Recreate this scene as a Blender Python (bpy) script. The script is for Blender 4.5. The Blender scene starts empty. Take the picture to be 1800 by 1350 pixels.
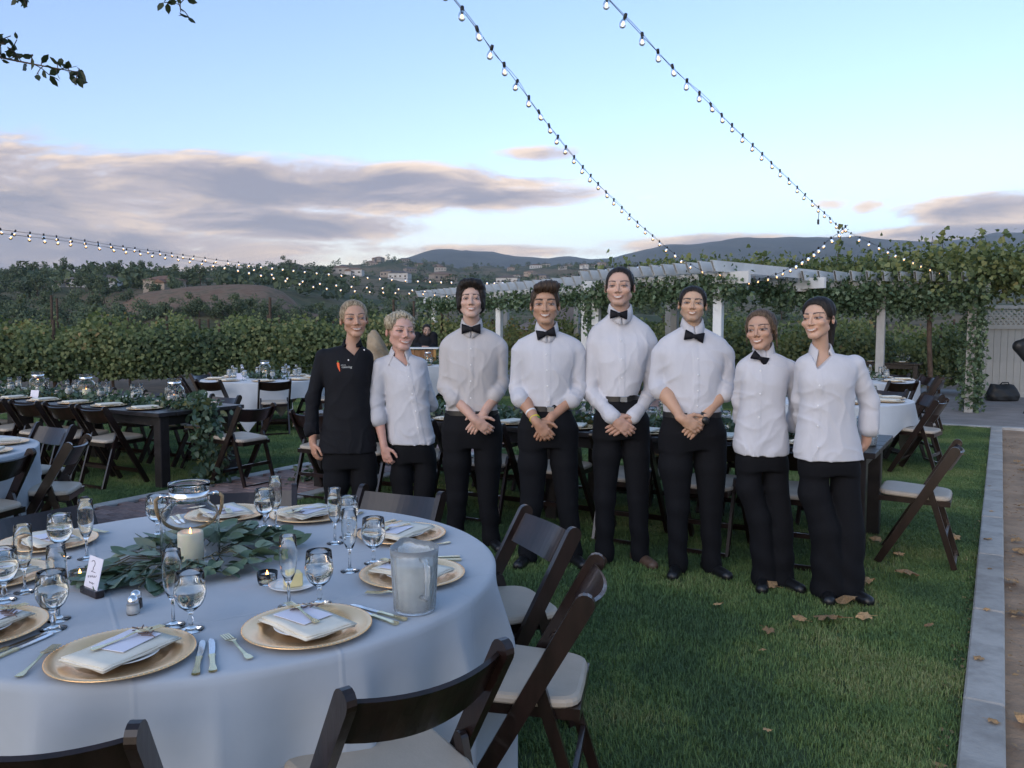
import bpy, bmesh, math, random
import numpy as np
from mathutils import Vector, Matrix, Euler
random.seed(7)
RNG = np.random.default_rng(11)
R = math.radians
SC = bpy.context.scene
COL = SC.collection
# ------------------------------------------------------------------ camera
F_PX, CX, CY, CAM_H = 1456.0, 900.0, 675.0, 1.52
PITCH = math.atan((675 - 572) / F_PX)
cam_data = bpy.data.cameras.new('camera')
cam_data.sensor_width = 36.0
cam_data.lens = 36.0 * F_PX / 1800.0
cam_data.clip_start = 0.05
cam_data.clip_end = 30000
cam = bpy.data.objects.new('camera', cam_data)
cam.location = (0, 0, CAM_H)
cam.rotation_euler = (math.pi / 2 - PITCH, 0, 0)
COL.objects.link(cam)
SC.camera = cam
# ------------------------------------------------------------------ sky (dusk: sun just above the horizon behind the camera)
SUN_EL, SUN_AZ = R(14.0), R(212.0)       # azimuth measured clockwise from +Y
world = bpy.data.worlds.new('World')
SC.world = world
world.use_nodes = True
wt = world.node_tree
wt.nodes.clear()
class NT:
    """small helper to write node maths"""
    def __init__(s, nt): s.nt = nt
    def n(s, t, **kw):
        nd = s.nt.nodes.new(t)
        for k, v in kw.items(): setattr(nd, k, v)
        return nd
    def put(s, sock, v):
        if isinstance(v, bpy.types.NodeSocket): s.nt.links.new(v, sock)
        elif v is not None:
            if sock.type == 'RGBA' and len(v) == 3: v = (*v, 1)
            sock.default_value = v
    def m(s, op, a, b=None, c=None, clamp=False):
        nd = s.n('ShaderNodeMath', operation=op, use_clamp=clamp)
        s.put(nd.inputs[0], a)
        if b is not None: s.put(nd.inputs[1], b)
        if c is not None: s.put(nd.inputs[2], c)
        return nd.outputs[0]
    def mix(s, f, a, b, blend='MIX'):
        nd = s.n('ShaderNodeMix', data_type='RGBA', blend_type=blend)
        s.put(nd.inputs[0], f); s.put(nd.inputs[6], a); s.put(nd.inputs[7], b)
        return nd.outputs[2]
    def sstep(s, x, lo, hi):
        nd = s.n('ShaderNodeMapRange', interpolation_type='SMOOTHSTEP')
        s.put(nd.inputs[0], x); s.put(nd.inputs[1], lo); s.put(nd.inputs[2], hi)
        return nd.outputs[0]
    def ramp(s, x, stops):
        nd = s.n('ShaderNodeValToRGB')
        s.put(nd.inputs[0], x)
        e = nd.color_ramp.elements
        while len(e) < len(stops): e.new(0.5)
        for el, (p, c) in zip(e, stops):
            el.position = p; el.color = (*c, 1) if len(c) == 3 else c
        return nd.outputs[0]
    def noise(s, vec, scale, detail=4, rough=0.5, dist=0.0, dim='3D'):
        nd = s.n('ShaderNodeTexNoise', noise_dimensions=dim)
        if vec is not None: s.put(nd.inputs['Vector'], vec)
        s.put(nd.inputs['Scale'], scale); s.put(nd.inputs['Detail'], detail)
        s.put(nd.inputs['Roughness'], rough); s.put(nd.inputs['Distortion'], dist)
        return nd.outputs[0]
def srgb(r, g, b):
    return tuple(((c / 255) / 12.92 if c / 255 <= 0.04045 else ((c / 255 + 0.055) / 1.055) ** 2.4) for c in (r, g, b))
W = NT(wt)
w_out = W.n('ShaderNodeOutputWorld')
w_bg = W.n('ShaderNodeBackground')
sky = W.n('ShaderNodeTexSky', sky_type='NISHITA')
sky.sun_disc = False
sky.sun_elevation = SUN_EL
sky.sun_rotation = SUN_AZ
sky.altitude = 400
sky.air_density = 1.0
sky.dust_density = 0.6
sky.ozone_density = 1.5
SKY_STR = 0.132
w_bg.inputs[1].default_value = 1.0
tc = W.n('ShaderNodeTexCoord')
sep = W.n('ShaderNodeSeparateXYZ')
wt.links.new(tc.outputs['Generated'], sep.inputs[0])
DX, DY, DZ = sep.outputs
EL = W.m('MULTIPLY', W.m('ARCSINE', DZ), 180 / math.pi)      # elevation, degrees
AZ = W.m('MULTIPLY', W.m('ARCTAN2', DX, DY), 180 / math.pi)  # azimuth, degrees, 0 = along the lawn view
base = W.n('ShaderNodeVectorMath', operation='SCALE')
wt.links.new(sky.outputs[0], base.inputs[0]); base.inputs['Scale'].default_value = SKY_STR
SKYCOL = base.outputs[0]
EXPO = 2 ** 1.35 / 1.03
def disp(r, g, b): return tuple(c / EXPO for c in srgb(r, g, b))
# warm, pale air low in the sky, warmer towards the left where the evening glow reflects
lowf = W.m('MULTIPLY', W.sstep(EL, 11.0, 1.5), 0.85)
glow = W.sstep(AZ, 22.0, -12.0)
lowc = W.mix(glow, disp(196, 217, 230), tuple(1.12 * c for c in disp(254, 242, 214)))
SKYCOL = W.mix(W.sstep(EL, 50.0, 8.0), SKYCOL, W.mix(1.0, SKYCOL, (0.94, 0.87, 0.99), 'MULTIPLY'))
SKYCOL = W.mix(lowf, SKYCOL, lowc)
def px_ang(x, y):
    X, Yf = (x - 900) / 1456, 1.0
    d = Vector((X, math.cos(PITCH) + (675 - y) / 1456 * math.sin(PITCH), -math.sin(PITCH) + (675 - y) / 1456 * math.cos(PITCH))).normalized()
    return math.degrees(math.atan2(d.x, d.y)), math.degrees(math.asin(d.z))
BANKS = [(-160, 325, 760, 108, 1), (520, 325, 520, 50, 1), (760, 345, 330, 24, 1), (0, 428, 720, 64, 1), (80, 470, 520, 26, .8), (470, 395, 260, 34, 1), (1740, 365, 200, 34, .9), (1260, 430, 260, 20, .7),
         (1700, 410, 340, 24, .8), (1528, 362, 34, 16, .35), (860, 442, 330, 14, .6), (958, 270, 90, 14, .3), (1010, 340, 80, 24, .5), (1465, 358, 36, 11, .2)]
f = None
for x, y, rx, ry, sb in BANKS:
    a0, e0 = px_ang(x, y)
    ca = math.cos(R(a0))
    ra, re = rx / 1456 * 57.3 * ca ** 1.2, ry / 1456 * 57.3 * ca
    u = W.m('MULTIPLY_ADD', AZ, 1 / ra, -a0 / ra); v = W.m('MULTIPLY_ADD', EL, 1 / re, -e0 / re)
    g = W.m('MULTIPLY_ADD', v, v, W.m('MULTIPLY', u, u))
    if sb < 1: g = W.m('MULTIPLY_ADD', g, sb + .25, 1 - sb)
    f = g if f is None else W.m('MINIMUM', f, g)
# the same broken bank goes on round the rest of the sky
v = W.m('MULTIPLY_ADD', EL, 0.25, -2.0)
g = W.m('MULTIPLY_ADD', v, v, W.sstep(W.m('ABSOLUTE', AZ), 60.0, 38.0))
f = W.m('SUBTRACT', 1.0, W.m('MINIMUM', W.m('MINIMUM', f, W.m('MULTIPLY_ADD', g, 1.6, 0.5)), 2.2))
def cl_noise(de):
    cv = W.n('ShaderNodeCombineXYZ')
    W.put(cv.inputs[0], W.m('MULTIPLY', AZ, 0.10)); W.put(cv.inputs[1], W.m('MULTIPLY_ADD', EL, 0.40, de * 0.40))
    return W.noise(cv.outputs[0], 1.0, 6, 0.62, 0.5)
n1 = cl_noise(0.0)
n2 = cl_noise(0.8)
fld = W.m('MULTIPLY_ADD', W.m('SUBTRACT', n1, 0.5), 3.4, f)
cover = W.sstep(fld, -0.30, 0.55)
thick = W.sstep(fld, 0.1, 1.1)
lit = W.m('MULTIPLY', W.sstep(W.m('SUBTRACT', n1, n2), -0.04, 0.12), W.sstep(fld, 1.25, 0.25))
ccol = W.mix(thick, disp(232, 214, 208), disp(160, 157, 170))
ccol = W.mix(W.m('MULTIPLY', lit, 0.9), ccol, tuple(1.28 * c for c in disp(255, 228, 200)))
SKYCOL = W.mix(W.m('MULTIPLY', cover, 0.95), SKYCOL, ccol)
SKYCOL = W.mix(W.sstep(EL, 0.0, -3.0), SKYCOL, disp(70, 76, 70))
W.put(w_bg.inputs[0], SKYCOL)
wt.links.new(w_bg.outputs[0], w_out.inputs[0])
world.cycles.sampling_method = 'MANUAL'
world.cycles.sample_map_resolution = 256
# ------------------------------------------------------------------ the one sun, low and veiled, behind the photographer
sun_d = bpy.data.lights.new('sun', 'SUN')
sun_d.energy = 0.62
sun_d.angle = R(70)
sun_d.color = (1.0, 0.90, 0.78)
sun = bpy.data.objects.new('sun', sun_d)
sdir = Vector((math.sin(SUN_AZ) * math.cos(SUN_EL), math.cos(SUN_AZ) * math.cos(SUN_EL), math.sin(SUN_EL)))
sun.rotation_euler = sdir.to_track_quat('Z', 'Y').to_euler()
sun.location = (0, -5, 8)
COL.objects.link(sun)
# ------------------------------------------------------------------ colour management, sampling
vs = SC.view_settings
vs.view_transform = 'Standard'; vs.look = 'None'; vs.gamma = 1.0; vs.use_curve_mapping = False
vs.exposure = 1.35
SC.render.engine = 'CYCLES'
SC.cycles.use_denoising = True
SC.cycles.max_bounces = 10; SC.cycles.diffuse_bounces = 3; SC.cycles.glossy_bounces = 3
SC.cycles.transmission_bounces = 8; SC.cycles.transparent_max_bounces = 8; SC.cycles.volume_bounces = 0
SC.cycles.caustics_reflective = False; SC.cycles.caustics_refractive = True
SC.cycles.sample_clamp_indirect = 6.0
# ------------------------------------------------------------------ projection helpers (photograph pixel -> place on a plane or at a distance)
_ct, _st = math.cos(PITCH), math.sin(PITCH)
def ray(px, py):
    a, b = (px - CX) / F_PX, (CY - py) / F_PX
    return Vector((a, _ct + b * _st, -_st + b * _ct))
def on(px, py, z=0.0):
    d = ray(px, py); t = (z - CAM_H) / d.z
    return Vector((d.x * t, d.y * t, z))
def at(px, py, Y):
    d = ray(px, py); t = Y / d.y
    return Vector((d.x * t, Y, CAM_H + d.z * t))
AX = R(30.5)                                   # the garden's own axis against the view
U = Vector((math.sin(AX), math.cos(AX), 0))    # along kerb and walk
V = Vector((math.cos(AX), -math.sin(AX), 0))   # across
# ------------------------------------------------------------------ materials
def new_mat(name):
    m = bpy.data.materials.new(name); m.use_nodes = True
    nt = NT(m.node_tree); b = m.node_tree.nodes['Principled BSDF']
    return m, nt, b
def mat(name, col, rough=0.6, var=0.15, scale=8.0, bump=0.0, bscale=40.0, metal=0.0, spec=0.5, coat=0.0, sheen=0.0, trans=0.0, col2=None, detail=4, obj_var=0.0, coords='Object', sss=0.0, stretch=None):
    m, n, b = new_mat(name)
    tcn = n.n('ShaderNodeTexCoord'); vec = tcn.outputs[coords]
    if stretch:
        mp = n.n('ShaderNodeMapping'); mp.inputs['Scale'].default_value = stretch; m.node_tree.links.new(vec, mp.inputs[0]); vec = mp.outputs[0]
    if col2 is None:
        lo = tuple(c * (1 - var) for c in col); hi = tuple(min(1, c * (1 + var)) for c in col)
    else: lo, hi = col, col2
    c = n.mix(n.sstep(n.noise(vec, scale, detail, 0.6), 0.3, 0.7), lo, hi)
    if obj_var:
        oi = n.n('ShaderNodeObjectInfo')
        hs = n.n('ShaderNodeHueSaturation'); n.put(hs.inputs['Color'], c)
        n.put(hs.inputs['Value'], n.m('MULTIPLY_ADD', oi.outputs['Random'], obj_var * 2, 1 - obj_var))
        c = hs.outputs[0]
    n.put(b.inputs['Base Color'], c)
    b.inputs['Roughness'].default_value = rough; b.inputs['Metallic'].default_value = metal
    b.inputs['Specular IOR Level'].default_value = spec; b.inputs['Coat Weight'].default_value = coat
    b.inputs['Sheen Weight'].default_value = sheen; b.inputs['Transmission Weight'].default_value = trans
    if sss:
        b.inputs['Subsurface Weight'].default_value = sss; b.inputs['Subsurface Radius'].default_value = (0.02, 0.008, 0.004); b.inputs['Subsurface Scale'].default_value = 0.5
    if bump:
        bp = n.n('ShaderNodeBump'); bp.inputs['Strength'].default_value = 1.0; bp.inputs['Distance'].default_value = bump
        n.put(bp.inputs['Height'], n.noise(vec, bscale, 5, 0.6)); n.put(b.inputs['Normal'], bp.outputs[0])
    return m
def leaf_mat(name, stops, rough=0.5, transl=0.25, clump=3.0):
    """foliage: colour differs from leaf to leaf ('tint' attribute, 0..1) and from clump to clump"""
    m, n, b = new_mat(name)
    at_ = n.n('ShaderNodeAttribute', attribute_name='tint')
    tcn = n.n('ShaderNodeTexCoord')
    f = n.m('MULTIPLY_ADD', n.m('SUBTRACT', n.noise(tcn.outputs['Object'], clump, 3, 0.6), 0.5), 0.9, at_.outputs['Fac'], clamp=True)
    c = n.ramp(f, stops)
    n.put(b.inputs['Base Color'], c); b.inputs['Roughness'].default_value = rough; b.inputs['Specular IOR Level'].default_value = 0.35
    tr = n.n('ShaderNodeBsdfTranslucent'); n.put(tr.inputs[0], n.mix(1.0, c, (1.0, 1.15, 0.6), 'MULTIPLY'))
    ms = n.n('ShaderNodeMixShader'); ms.inputs[0].default_value = transl
    out = m.node_tree.nodes['Material Output']
    m.node_tree.links.new(b.outputs[0], ms.inputs[1]); m.node_tree.links.new(tr.outputs[0], ms.inputs[2]); m.node_tree.links.new(ms.outputs[0], out.inputs[0])
    return m
def emit_mat(name, col, strength):
    m, n, b = new_mat(name)
    b.inputs['Base Color'].default_value = (*col, 1); b.inputs['Emission Color'].default_value = (*col, 1); b.inputs['Emission Strength'].default_value = strength
    return m
def glass_mat(name, col=(1, 1, 1), rough=0.0, ior=1.45):
    m, n, b = new_mat(name)
    b.inputs['Base Color'].default_value = (*col, 1); b.inputs['Roughness'].default_value = rough
    b.inputs['IOR'].default_value = ior; b.inputs['Transmission Weight'].default_value = 1.0
    return m
# ------------------------------------------------------------------ mesh builder
class MB:
    def __init__(s): s.v = []; s.f = []
    def add(s, verts, faces):
        o = len(s.v); s.v += [tuple(p) for p in verts]; s.f += [tuple(i + o for i in f) for f in faces]
        return s
    def box(s, c, d, rot=None):
        """box centred at c, full sizes d"""
        M = rot if rot is not None else Matrix.Identity(3)
        c = Vector(c); vs = []
        for z in (-1, 1):
            for x, y in ((-1, -1), (1, -1), (1, 1), (-1, 1)):
                vs.append(c + M @ Vector((x * d[0] / 2, y * d[1] / 2, z * d[2] / 2)))
        return s.add(vs, [(3, 2, 1, 0), (4, 5, 6, 7), (0, 1, 5, 4), (1, 2, 6, 5), (2, 3, 7, 6), (3, 0, 4, 7)])
    def cbox(s, c, d, ch, rot=None):
        """box with chamfered vertical and top edges"""
        M = rot if rot is not None else Matrix.Identity(3); c = Vector(c)
        hx, hy, hz = d[0] / 2, d[1] / 2, d[2] / 2
        def ring(ix, z):
            r = []
            for sx, sy, fl in ((-1, -1, 0), (1, -1, 1), (1, 1, 0), (-1, 1, 1)):
                a = Vector((sx * (hx - ix - ch), sy * (hy - ix), z)); b = Vector((sx * (hx - ix), sy * (hy - ix - ch), z))
                r += [b, a] if not fl else [a, b]
            return [c + M @ p for p in r]
        rings = [ring(ch, -hz), ring(0, -hz + ch), ring(0, hz - ch), ring(ch, hz)]
        vs = [p for r in rings for p in r]; fs = [tuple(range(7, -1, -1)), tuple(range(24, 32))]
        for k in range(3):
            for i in range(8):
                j = (i + 1) % 8; fs.append((k * 8 + i, k * 8 + j, k * 8 + 8 + j, k * 8 + 8 + i))
        return s.add(vs, fs)
    def bar(s, a, b, w, d, side=None, ch=0.0):
        """square bar from a to b; w across 'side', d the other way"""
        a, b = Vector(a), Vector(b); z = (b - a).normalized()
        sd = Vector(side) if side is not None else (Vector((1, 0, 0)) if abs(z.x) < 0.9 else Vector((0, 1, 0)))
        x = (sd - z * sd.dot(z)).normalized(); y = z.cross(x)
        M = Matrix((x, y, z)).transposed()
        (s.cbox((a + b) / 2, (w, d, (b - a).length), ch, M) if ch else s.box((a + b) / 2, (w, d, (b - a).length), M))
        return s
    def tube(s, pts, r, n=8, cap=True, closed=False):
        pts = [Vector(p) for p in pts]; m = len(pts)
        rs = r if isinstance(r, (list, tuple)) else [r] * m
        up = Vector((0, 0, 1)); vs = []
        prev = None
        for i, p in enumerate(pts):
            t = (pts[(i + 1) % m] - pts[i - 1]) if closed else (pts[min(i + 1, m - 1)] - pts[max(i - 1, 0)])
            t = t.normalized() if t.length > 1e-9 else Vector((0, 0, 1))
            if prev is None: x = t.orthogonal().normalized()
            else:
                x = prev - t * prev.dot(t)
                x = x.normalized() if x.length > 1e-6 else t.orthogonal().normalized()
            prev = x; y = t.cross(x)
            vs += [p + (x * math.cos(k * 2 * math.pi / n) + y * math.sin(k * 2 * math.pi / n)) * rs[i] for k in range(n)]
        fs = []
        for i in range(m if closed else m - 1):
            j = (i + 1) % m
            for k in range(n):
                l = (k + 1) % n; fs.append((i * n + k, i * n + l, j * n + l, j * n + k))
        if cap and not closed: fs += [tuple(range(n - 1, -1, -1)), tuple((m - 1) * n + k for k in range(n))]
        return s.add(vs, fs)
    def lathe(s, prof, n=24, c=(0, 0, 0), closed=False):
        """profile [(r, z)] turned about z; r = 0 makes a pole"""
        c = Vector(c); vs = []; idx = []
        for r, z in prof:
            if r < 1e-6: idx.append([len(vs)]); vs.append(c + Vector((0, 0, z)))
            else:
                idx.append(list(range(len(vs), len(vs) + n)))
                vs += [c + Vector((r * math.cos(2 * math.pi * k / n), r * math.sin(2 * math.pi * k / n), z)) for k in range(n)]
        fs = []
        pairs = list(zip(idx, idx[1:])) + ([(idx[-1], idx[0])] if closed else [])
        for A, B in pairs:
            for k in range(n):
                l = (k + 1) % n
                if len(A) == 1 and len(B) == 1: break
                if len(A) == 1: fs.append((A[0], B[l], B[k]))
                elif len(B) == 1: fs.append((A[k], A[l], B[0]))
                else: fs.append((A[k], A[l], B[l], B[k]))
        return s.add(vs, fs)
    def mesh(s, name, m, smooth=False):
        me = bpy.data.meshes.new(name)
        me.from_pydata(s.v, [], s.f); me.update()
        if m is not None: me.materials.append(m)
        if smooth: me.polygons.foreach_set('use_smooth', [True] * len(me.polygons))
        return me
    def build(s, name, m, parent=None, smooth=False, loc=None):
        return link(name, s.mesh(name, m, smooth), parent, loc)
def link(name, me, parent=None, loc=None, rot=None, scale=None):
    o = bpy.data.objects.new(name, me); COL.objects.link(o)
    if parent is not None: o.parent = parent
    if loc is not None: o.location = loc
    if rot is not None: o.rotation_euler = rot
    if scale is not None: o.scale = scale
    return o
def tag(o, label=None, cat=None, group=None, kind=None):
    if label: o['label'] = label
    if cat: o['category'] = cat
    if group: o['group'] = group
    if kind: o['kind'] = kind
    return o
def thing(name, label, cat, loc=(0, 0, 0), rz=0.0, group=None):
    o = bpy.data.objects.new(name, None); COL.objects.link(o)
    o.location = loc; o.rotation_euler = (0, 0, rz); o.empty_display_size = 0.05
    return tag(o, label, cat, group)
def copy_tree(o, parent=None):
    c = o.copy(); COL.objects.link(c); c.parent = parent
    for ch in list(o.children): copy_tree(ch, c)
    return c
def np_mesh(name, verts, faces, m, smooth=False, tint=None):
    """numpy arrays -> mesh; faces (n,3) or (n,4); tint per face -> face attribute"""
    verts = np.asarray(verts, np.float32); faces = np.asarray(faces, np.int32)
    me = bpy.data.meshes.new(name); k = faces.shape[1]
    me.vertices.add(len(verts)); me.vertices.foreach_set('co', verts.ravel())
    me.loops.add(faces.size); me.loops.foreach_set('vertex_index', faces.ravel())
    me.polygons.add(len(faces)); me.polygons.foreach_set('loop_start', np.arange(0, faces.size, k, dtype=np.int32))
    me.update(calc_edges=True)
    if smooth: me.polygons.foreach_set('use_smooth', np.ones(len(faces), bool))
    if m is not None: me.materials.append(m)
    if tint is not None:
        a = me.attributes.new('tint', 'FLOAT', 'FACE'); a.data.foreach_set('value', np.asarray(tint, np.float32))
    me.validate()
    return me
# a leaf: 6 triangles, folded a little along the midrib; length 1 along +y
LEAF_OVAL = (np.array([(0, 0, 0), (-.26, .3, .05), (.26, .3, .05), (0, .34, 0), (-.24, .66, .06), (.24, .66, .06), (0, .68, 0), (0, 1, -.03)], np.float32),
             np.array([(0, 3, 1), (0, 2, 3), (1, 3, 4), (3, 6, 4), (2, 5, 3), (3, 5, 6), (4, 6, 7), (6, 5, 7)], np.int32))
LEAF_VINE = (np.array([(0, 0, 0), (-.34, -.1, .04), (-.52, .3, -.03), (-.3, .52, .05), (0, .95, -.05), (.3, .52, .05), (.52, .3, -.03), (.34, -.1, .04), (0, .35, .08)], np.float32),
             np.array([(0, 8, 1), (1, 8, 2), (2, 8, 3), (3, 8, 4), (4, 8, 5), (5, 8, 6), (6, 8, 7), (7, 8, 0)], np.int32))
LEAF_QUAD = (np.array([(0, 0, 0), (-.32, .45, .06), (.32, .45, .06), (0, 1, 0)], np.float32), np.array([(0, 2, 1), (1, 2, 3)], np.int32))
def leaf_cloud(P, size, leaf=LEAF_VINE, out=None, droop=0.3, rng=RNG, tint=None, jitter=0.35):
    """many leaves at points P (n,3); 'out' (n,3) preferred normals; returns verts, tris, tint"""
    n = len(P); LV, LF = leaf
    a = rng.normal(size=(n, 3)); a /= np.linalg.norm(a, axis=1)[:, None]
    nrm = a if out is None else out * 1.0 + a * 0.7
    nrm /= np.linalg.norm(nrm, axis=1)[:, None]
    t = rng.normal(size=(n, 3)); t[:, 2] -= droop * 2
    t -= nrm * (t * nrm).sum(1)[:, None]; t /= np.linalg.norm(t, axis=1)[:, None] + 1e-9
    b = np.cross(t, nrm)
    sz = size * (1 + jitter * rng.uniform(-1, 1, n))
    vs = (P[:, None, :] + sz[:, None, None] * (LV[None, :, 0:1] * b[:, None, :] + LV[None, :, 1:2] * t[:, None, :] + LV[None, :, 2:3] * nrm[:, None, :])).reshape(-1, 3)
    fs = (LF[None] + (np.arange(n) * len(LV))[:, None, None]).reshape(-1, 3)
    tn = np.repeat(rng.uniform(0, 1, n) if tint is None else tint, len(LF))
    return vs, fs, tn
_ONES = ['', 'first', 'second', 'third', 'fourth', 'fifth', 'sixth', 'seventh', 'eighth', 'ninth', 'tenth', 'eleventh', 'twelfth', 'thirteenth', 'fourteenth', 'fifteenth', 'sixteenth', 'seventeenth', 'eighteenth', 'nineteenth']
def ordinal(n):
    if n < 20: return _ONES[n]
    t = ['', '', 'twent', 'thirt', 'fort', 'fift', 'sixt', 'sevent'][n // 10]
    return t + 'ieth' if n % 10 == 0 else t + 'y-' + _ONES[n % 10]
def vnoise(P, seed=0):
    """cheap smooth value noise for numpy points (n,k) -> -1..1"""
    P = np.asarray(P, np.float64); s = np.zeros(len(P)); r = np.random.default_rng(seed)
    for k in range(6):
        w = r.normal(size=P.shape[1]) * (1.0 + 0.35 * k); s += np.sin(P @ w + r.uniform(0, 6.28)) / (1 + 0.25 * k)
    return s / 3.2
# ------------------------------------------------------------------ the palette
M = {}
M['wood'] = mat('dark_mahogany', (0.015, 0.0075, 0.0062), 0.28, 0.5, 14, 0.0006, 60, coat=0.25, stretch=(1, 1, 0.25))
M['wood_table'] = mat('dark_farm_table', (0.014, 0.011, 0.012), 0.38, 0.5, 9, 0.001, 30, coat=0.1)
M['cushion'] = mat('ivory_vinyl', (0.42, 0.36, 0.29), 0.5, 0.08, 5, 0.0008, 120)
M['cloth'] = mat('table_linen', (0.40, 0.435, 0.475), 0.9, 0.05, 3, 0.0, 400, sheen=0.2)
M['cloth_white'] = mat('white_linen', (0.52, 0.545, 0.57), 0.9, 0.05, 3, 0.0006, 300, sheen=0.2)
M['gold'] = mat('gold_charger', (1.0, 0.63, 0.33), 0.22, 0.04, 10, 0.0002, 200, metal=0.8)
M['gold_cut'] = mat('gold_cutlery', (0.86, 0.74, 0.46), 0.22, 0.05, 10, metal=1.0)
M['steel'] = mat('polished_steel', (0.75, 0.76, 0.78), 0.15, 0.05, 10, metal=1.0)
M['china'] = mat('white_china', (0.76, 0.75, 0.73), 0.2, 0.03, 5, coat=0.4)
M['napkin'] = mat('ivory_napkin', (0.74, 0.70, 0.60), 0.85, 0.05, 10, 0.0006, 300)
M['paper'] = mat('card_paper', (0.74, 0.73, 0.82), 0.8, 0.03, 10)
M['glass'] = glass_mat('clear_glass', (0.97, 0.985, 0.98))
M['water'] = glass_mat('drinking_water', (0.98, 1.0, 1.0), 0.0, 1.33)
M['frost'] = mat('frosted_plastic', (0.88, 0.93, 0.95), 0.25, 0.03, 10, 0.0006, 60, trans=0.85)
M['ice'] = mat('iced_water', (0.93, 0.96, 0.97), 0.25, 0.05, 40, 0.002, 60, trans=0.45)
M['wax'] = mat('ivory_wax', (0.78, 0.74, 0.58), 0.55, 0.04, 10, sss=0.3)
M['flame'] = emit_mat('flame', (1.0, 0.36, 0.08), 5.0)
M['bulb'] = emit_mat('bulb_filament_glow', (1.0, 0.52, 0.22), 1.25)
M['black_plastic'] = mat('black_plastic', (0.012, 0.013, 0.014), 0.5, 0.2, 10)
M['rope'] = mat('hemp_rope', (0.33, 0.24, 0.14), 0.9, 0.3, 60, 0.002, 150)
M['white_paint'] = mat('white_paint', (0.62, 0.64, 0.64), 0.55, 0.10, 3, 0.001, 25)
M['shaded_white'] = mat('shaded_white_paint', (0.36, 0.36, 0.35), 0.65, 0.15, 3, 0.001, 25)  # white post paint, shade put into the colour as a darker grey
M['vinyl_fence'] = mat('fence_paint', (0.43, 0.42, 0.385), 0.6, 0.08, 2, 0.001, 30)
M['concrete'] = mat('kerb_concrete', (0.29, 0.27, 0.245), 0.88, 0.2, 7, 0.004, 45, obj_var=0.10, col2=(0.43, 0.405, 0.37), detail=10)
M['concrete2'] = mat('walk_border_concrete', (0.36, 0.355, 0.34), 0.85, 0.18, 4, 0.003, 40)
M['brick'] = mat('paver_brick', (0.25, 0.165, 0.145), 0.85, 0.25, 20, 0.003, 60, obj_var=0.28)
M['mortar'] = mat('joint_sand', (0.20, 0.17, 0.14), 0.95, 0.2, 30, 0.003, 80)
M['dirt'] = mat('bare_dirt', (0.33, 0.22, 0.14), 0.95, 0.25, 2.5, 0.02, 12, detail=8)
M['soil'] = mat('vineyard_soil', (0.15, 0.11, 0.08), 0.95, 0.25, 3, 0.02, 8)
M['bark'] = mat('vine_bark', (0.075, 0.052, 0.038), 0.95, 0.35, 12, 0.006, 30)
M['euc'] = leaf_mat('eucalyptus_leaf', [(0.0, (0.040, 0.075, 0.042)), (0.4, (0.075, 0.125, 0.078)), (0.8, (0.135, 0.195, 0.14)), (1.0, (0.13, 0.135, 0.05))], 0.45, 0.2)
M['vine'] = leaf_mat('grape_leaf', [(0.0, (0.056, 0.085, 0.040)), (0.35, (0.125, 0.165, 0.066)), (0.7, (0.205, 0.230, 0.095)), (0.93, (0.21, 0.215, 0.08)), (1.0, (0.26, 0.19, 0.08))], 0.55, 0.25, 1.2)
M['ivy'] = leaf_mat('ivy_leaf', [(0.0, (0.050, 0.090, 0.052)), (0.5, (0.10, 0.155, 0.086)), (0.85, (0.155, 0.215, 0.12)), (1.0, (0.20, 0.23, 0.12))], 0.4, 0.15)
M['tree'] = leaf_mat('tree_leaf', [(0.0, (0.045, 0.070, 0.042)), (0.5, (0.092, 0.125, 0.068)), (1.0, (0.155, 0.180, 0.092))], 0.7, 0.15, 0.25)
M['oak'] = leaf_mat('oak_leaf', [(0.0, (0.022, 0.036, 0.018)), (1.0, (0.05, 0.065, 0.03))], 0.5, 0.2)
M['deadleaf'] = mat('fallen_leaf', (0.34, 0.21, 0.10), 0.8, 0.3, 20, obj_var=0.35)

def crease_cloth():
    """linen with ironed-in fold lines and soft wrinkles (fine relief only)"""
    m = M['cloth']; n = NT(m.node_tree); b = m.node_tree.nodes['Principled BSDF']
    tcn = n.n('ShaderNodeTexCoord'); sp = n.n('ShaderNodeSeparateXYZ'); m.node_tree.links.new(tcn.outputs['Object'], sp.inputs[0])
    h = n.m('MULTIPLY', n.noise(tcn.outputs['Object'], 5.0, 4, 0.55), 0.5)
    for ca, sa, per, ph in ((0.86, 0.5, 0.46, 0.12), (-0.5, 0.86, 0.46, 0.30)):
        t = n.m('MULTIPLY_ADD', sp.outputs[0], ca, n.m('MULTIPLY_ADD', sp.outputs[1], sa, ph + 10 * per))
        d = n.m('ABSOLUTE', n.m('SUBTRACT', n.m('MODULO', t, per), per / 2))
        h = n.m('ADD', h, n.m('MULTIPLY', n.sstep(d, 0.010, 0.0), 0.16))
    bp = n.n('ShaderNodeBump'); bp.inputs['Distance'].default_value = 0.008; n.put(bp.inputs['Height'], h); n.put(b.inputs['Normal'], bp.outputs[0])
crease_cloth()
# ================================================================== THE SETTING
def sheet(name, pts, z, m, kind='structure'):
    mb = MB(); mb.add([(x, y, z) for x, y in pts], [tuple(range(len(pts)))])
    return tag(mb.build(name, m), kind=kind)
K0 = on(1682, 1350); K0 = Vector((K0.x, K0.y, 0))      # kerb's lawn-side edge
def along(o, u, v, z=0.0): return o + U * u + V * v + Vector((0, 0, z))
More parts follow.
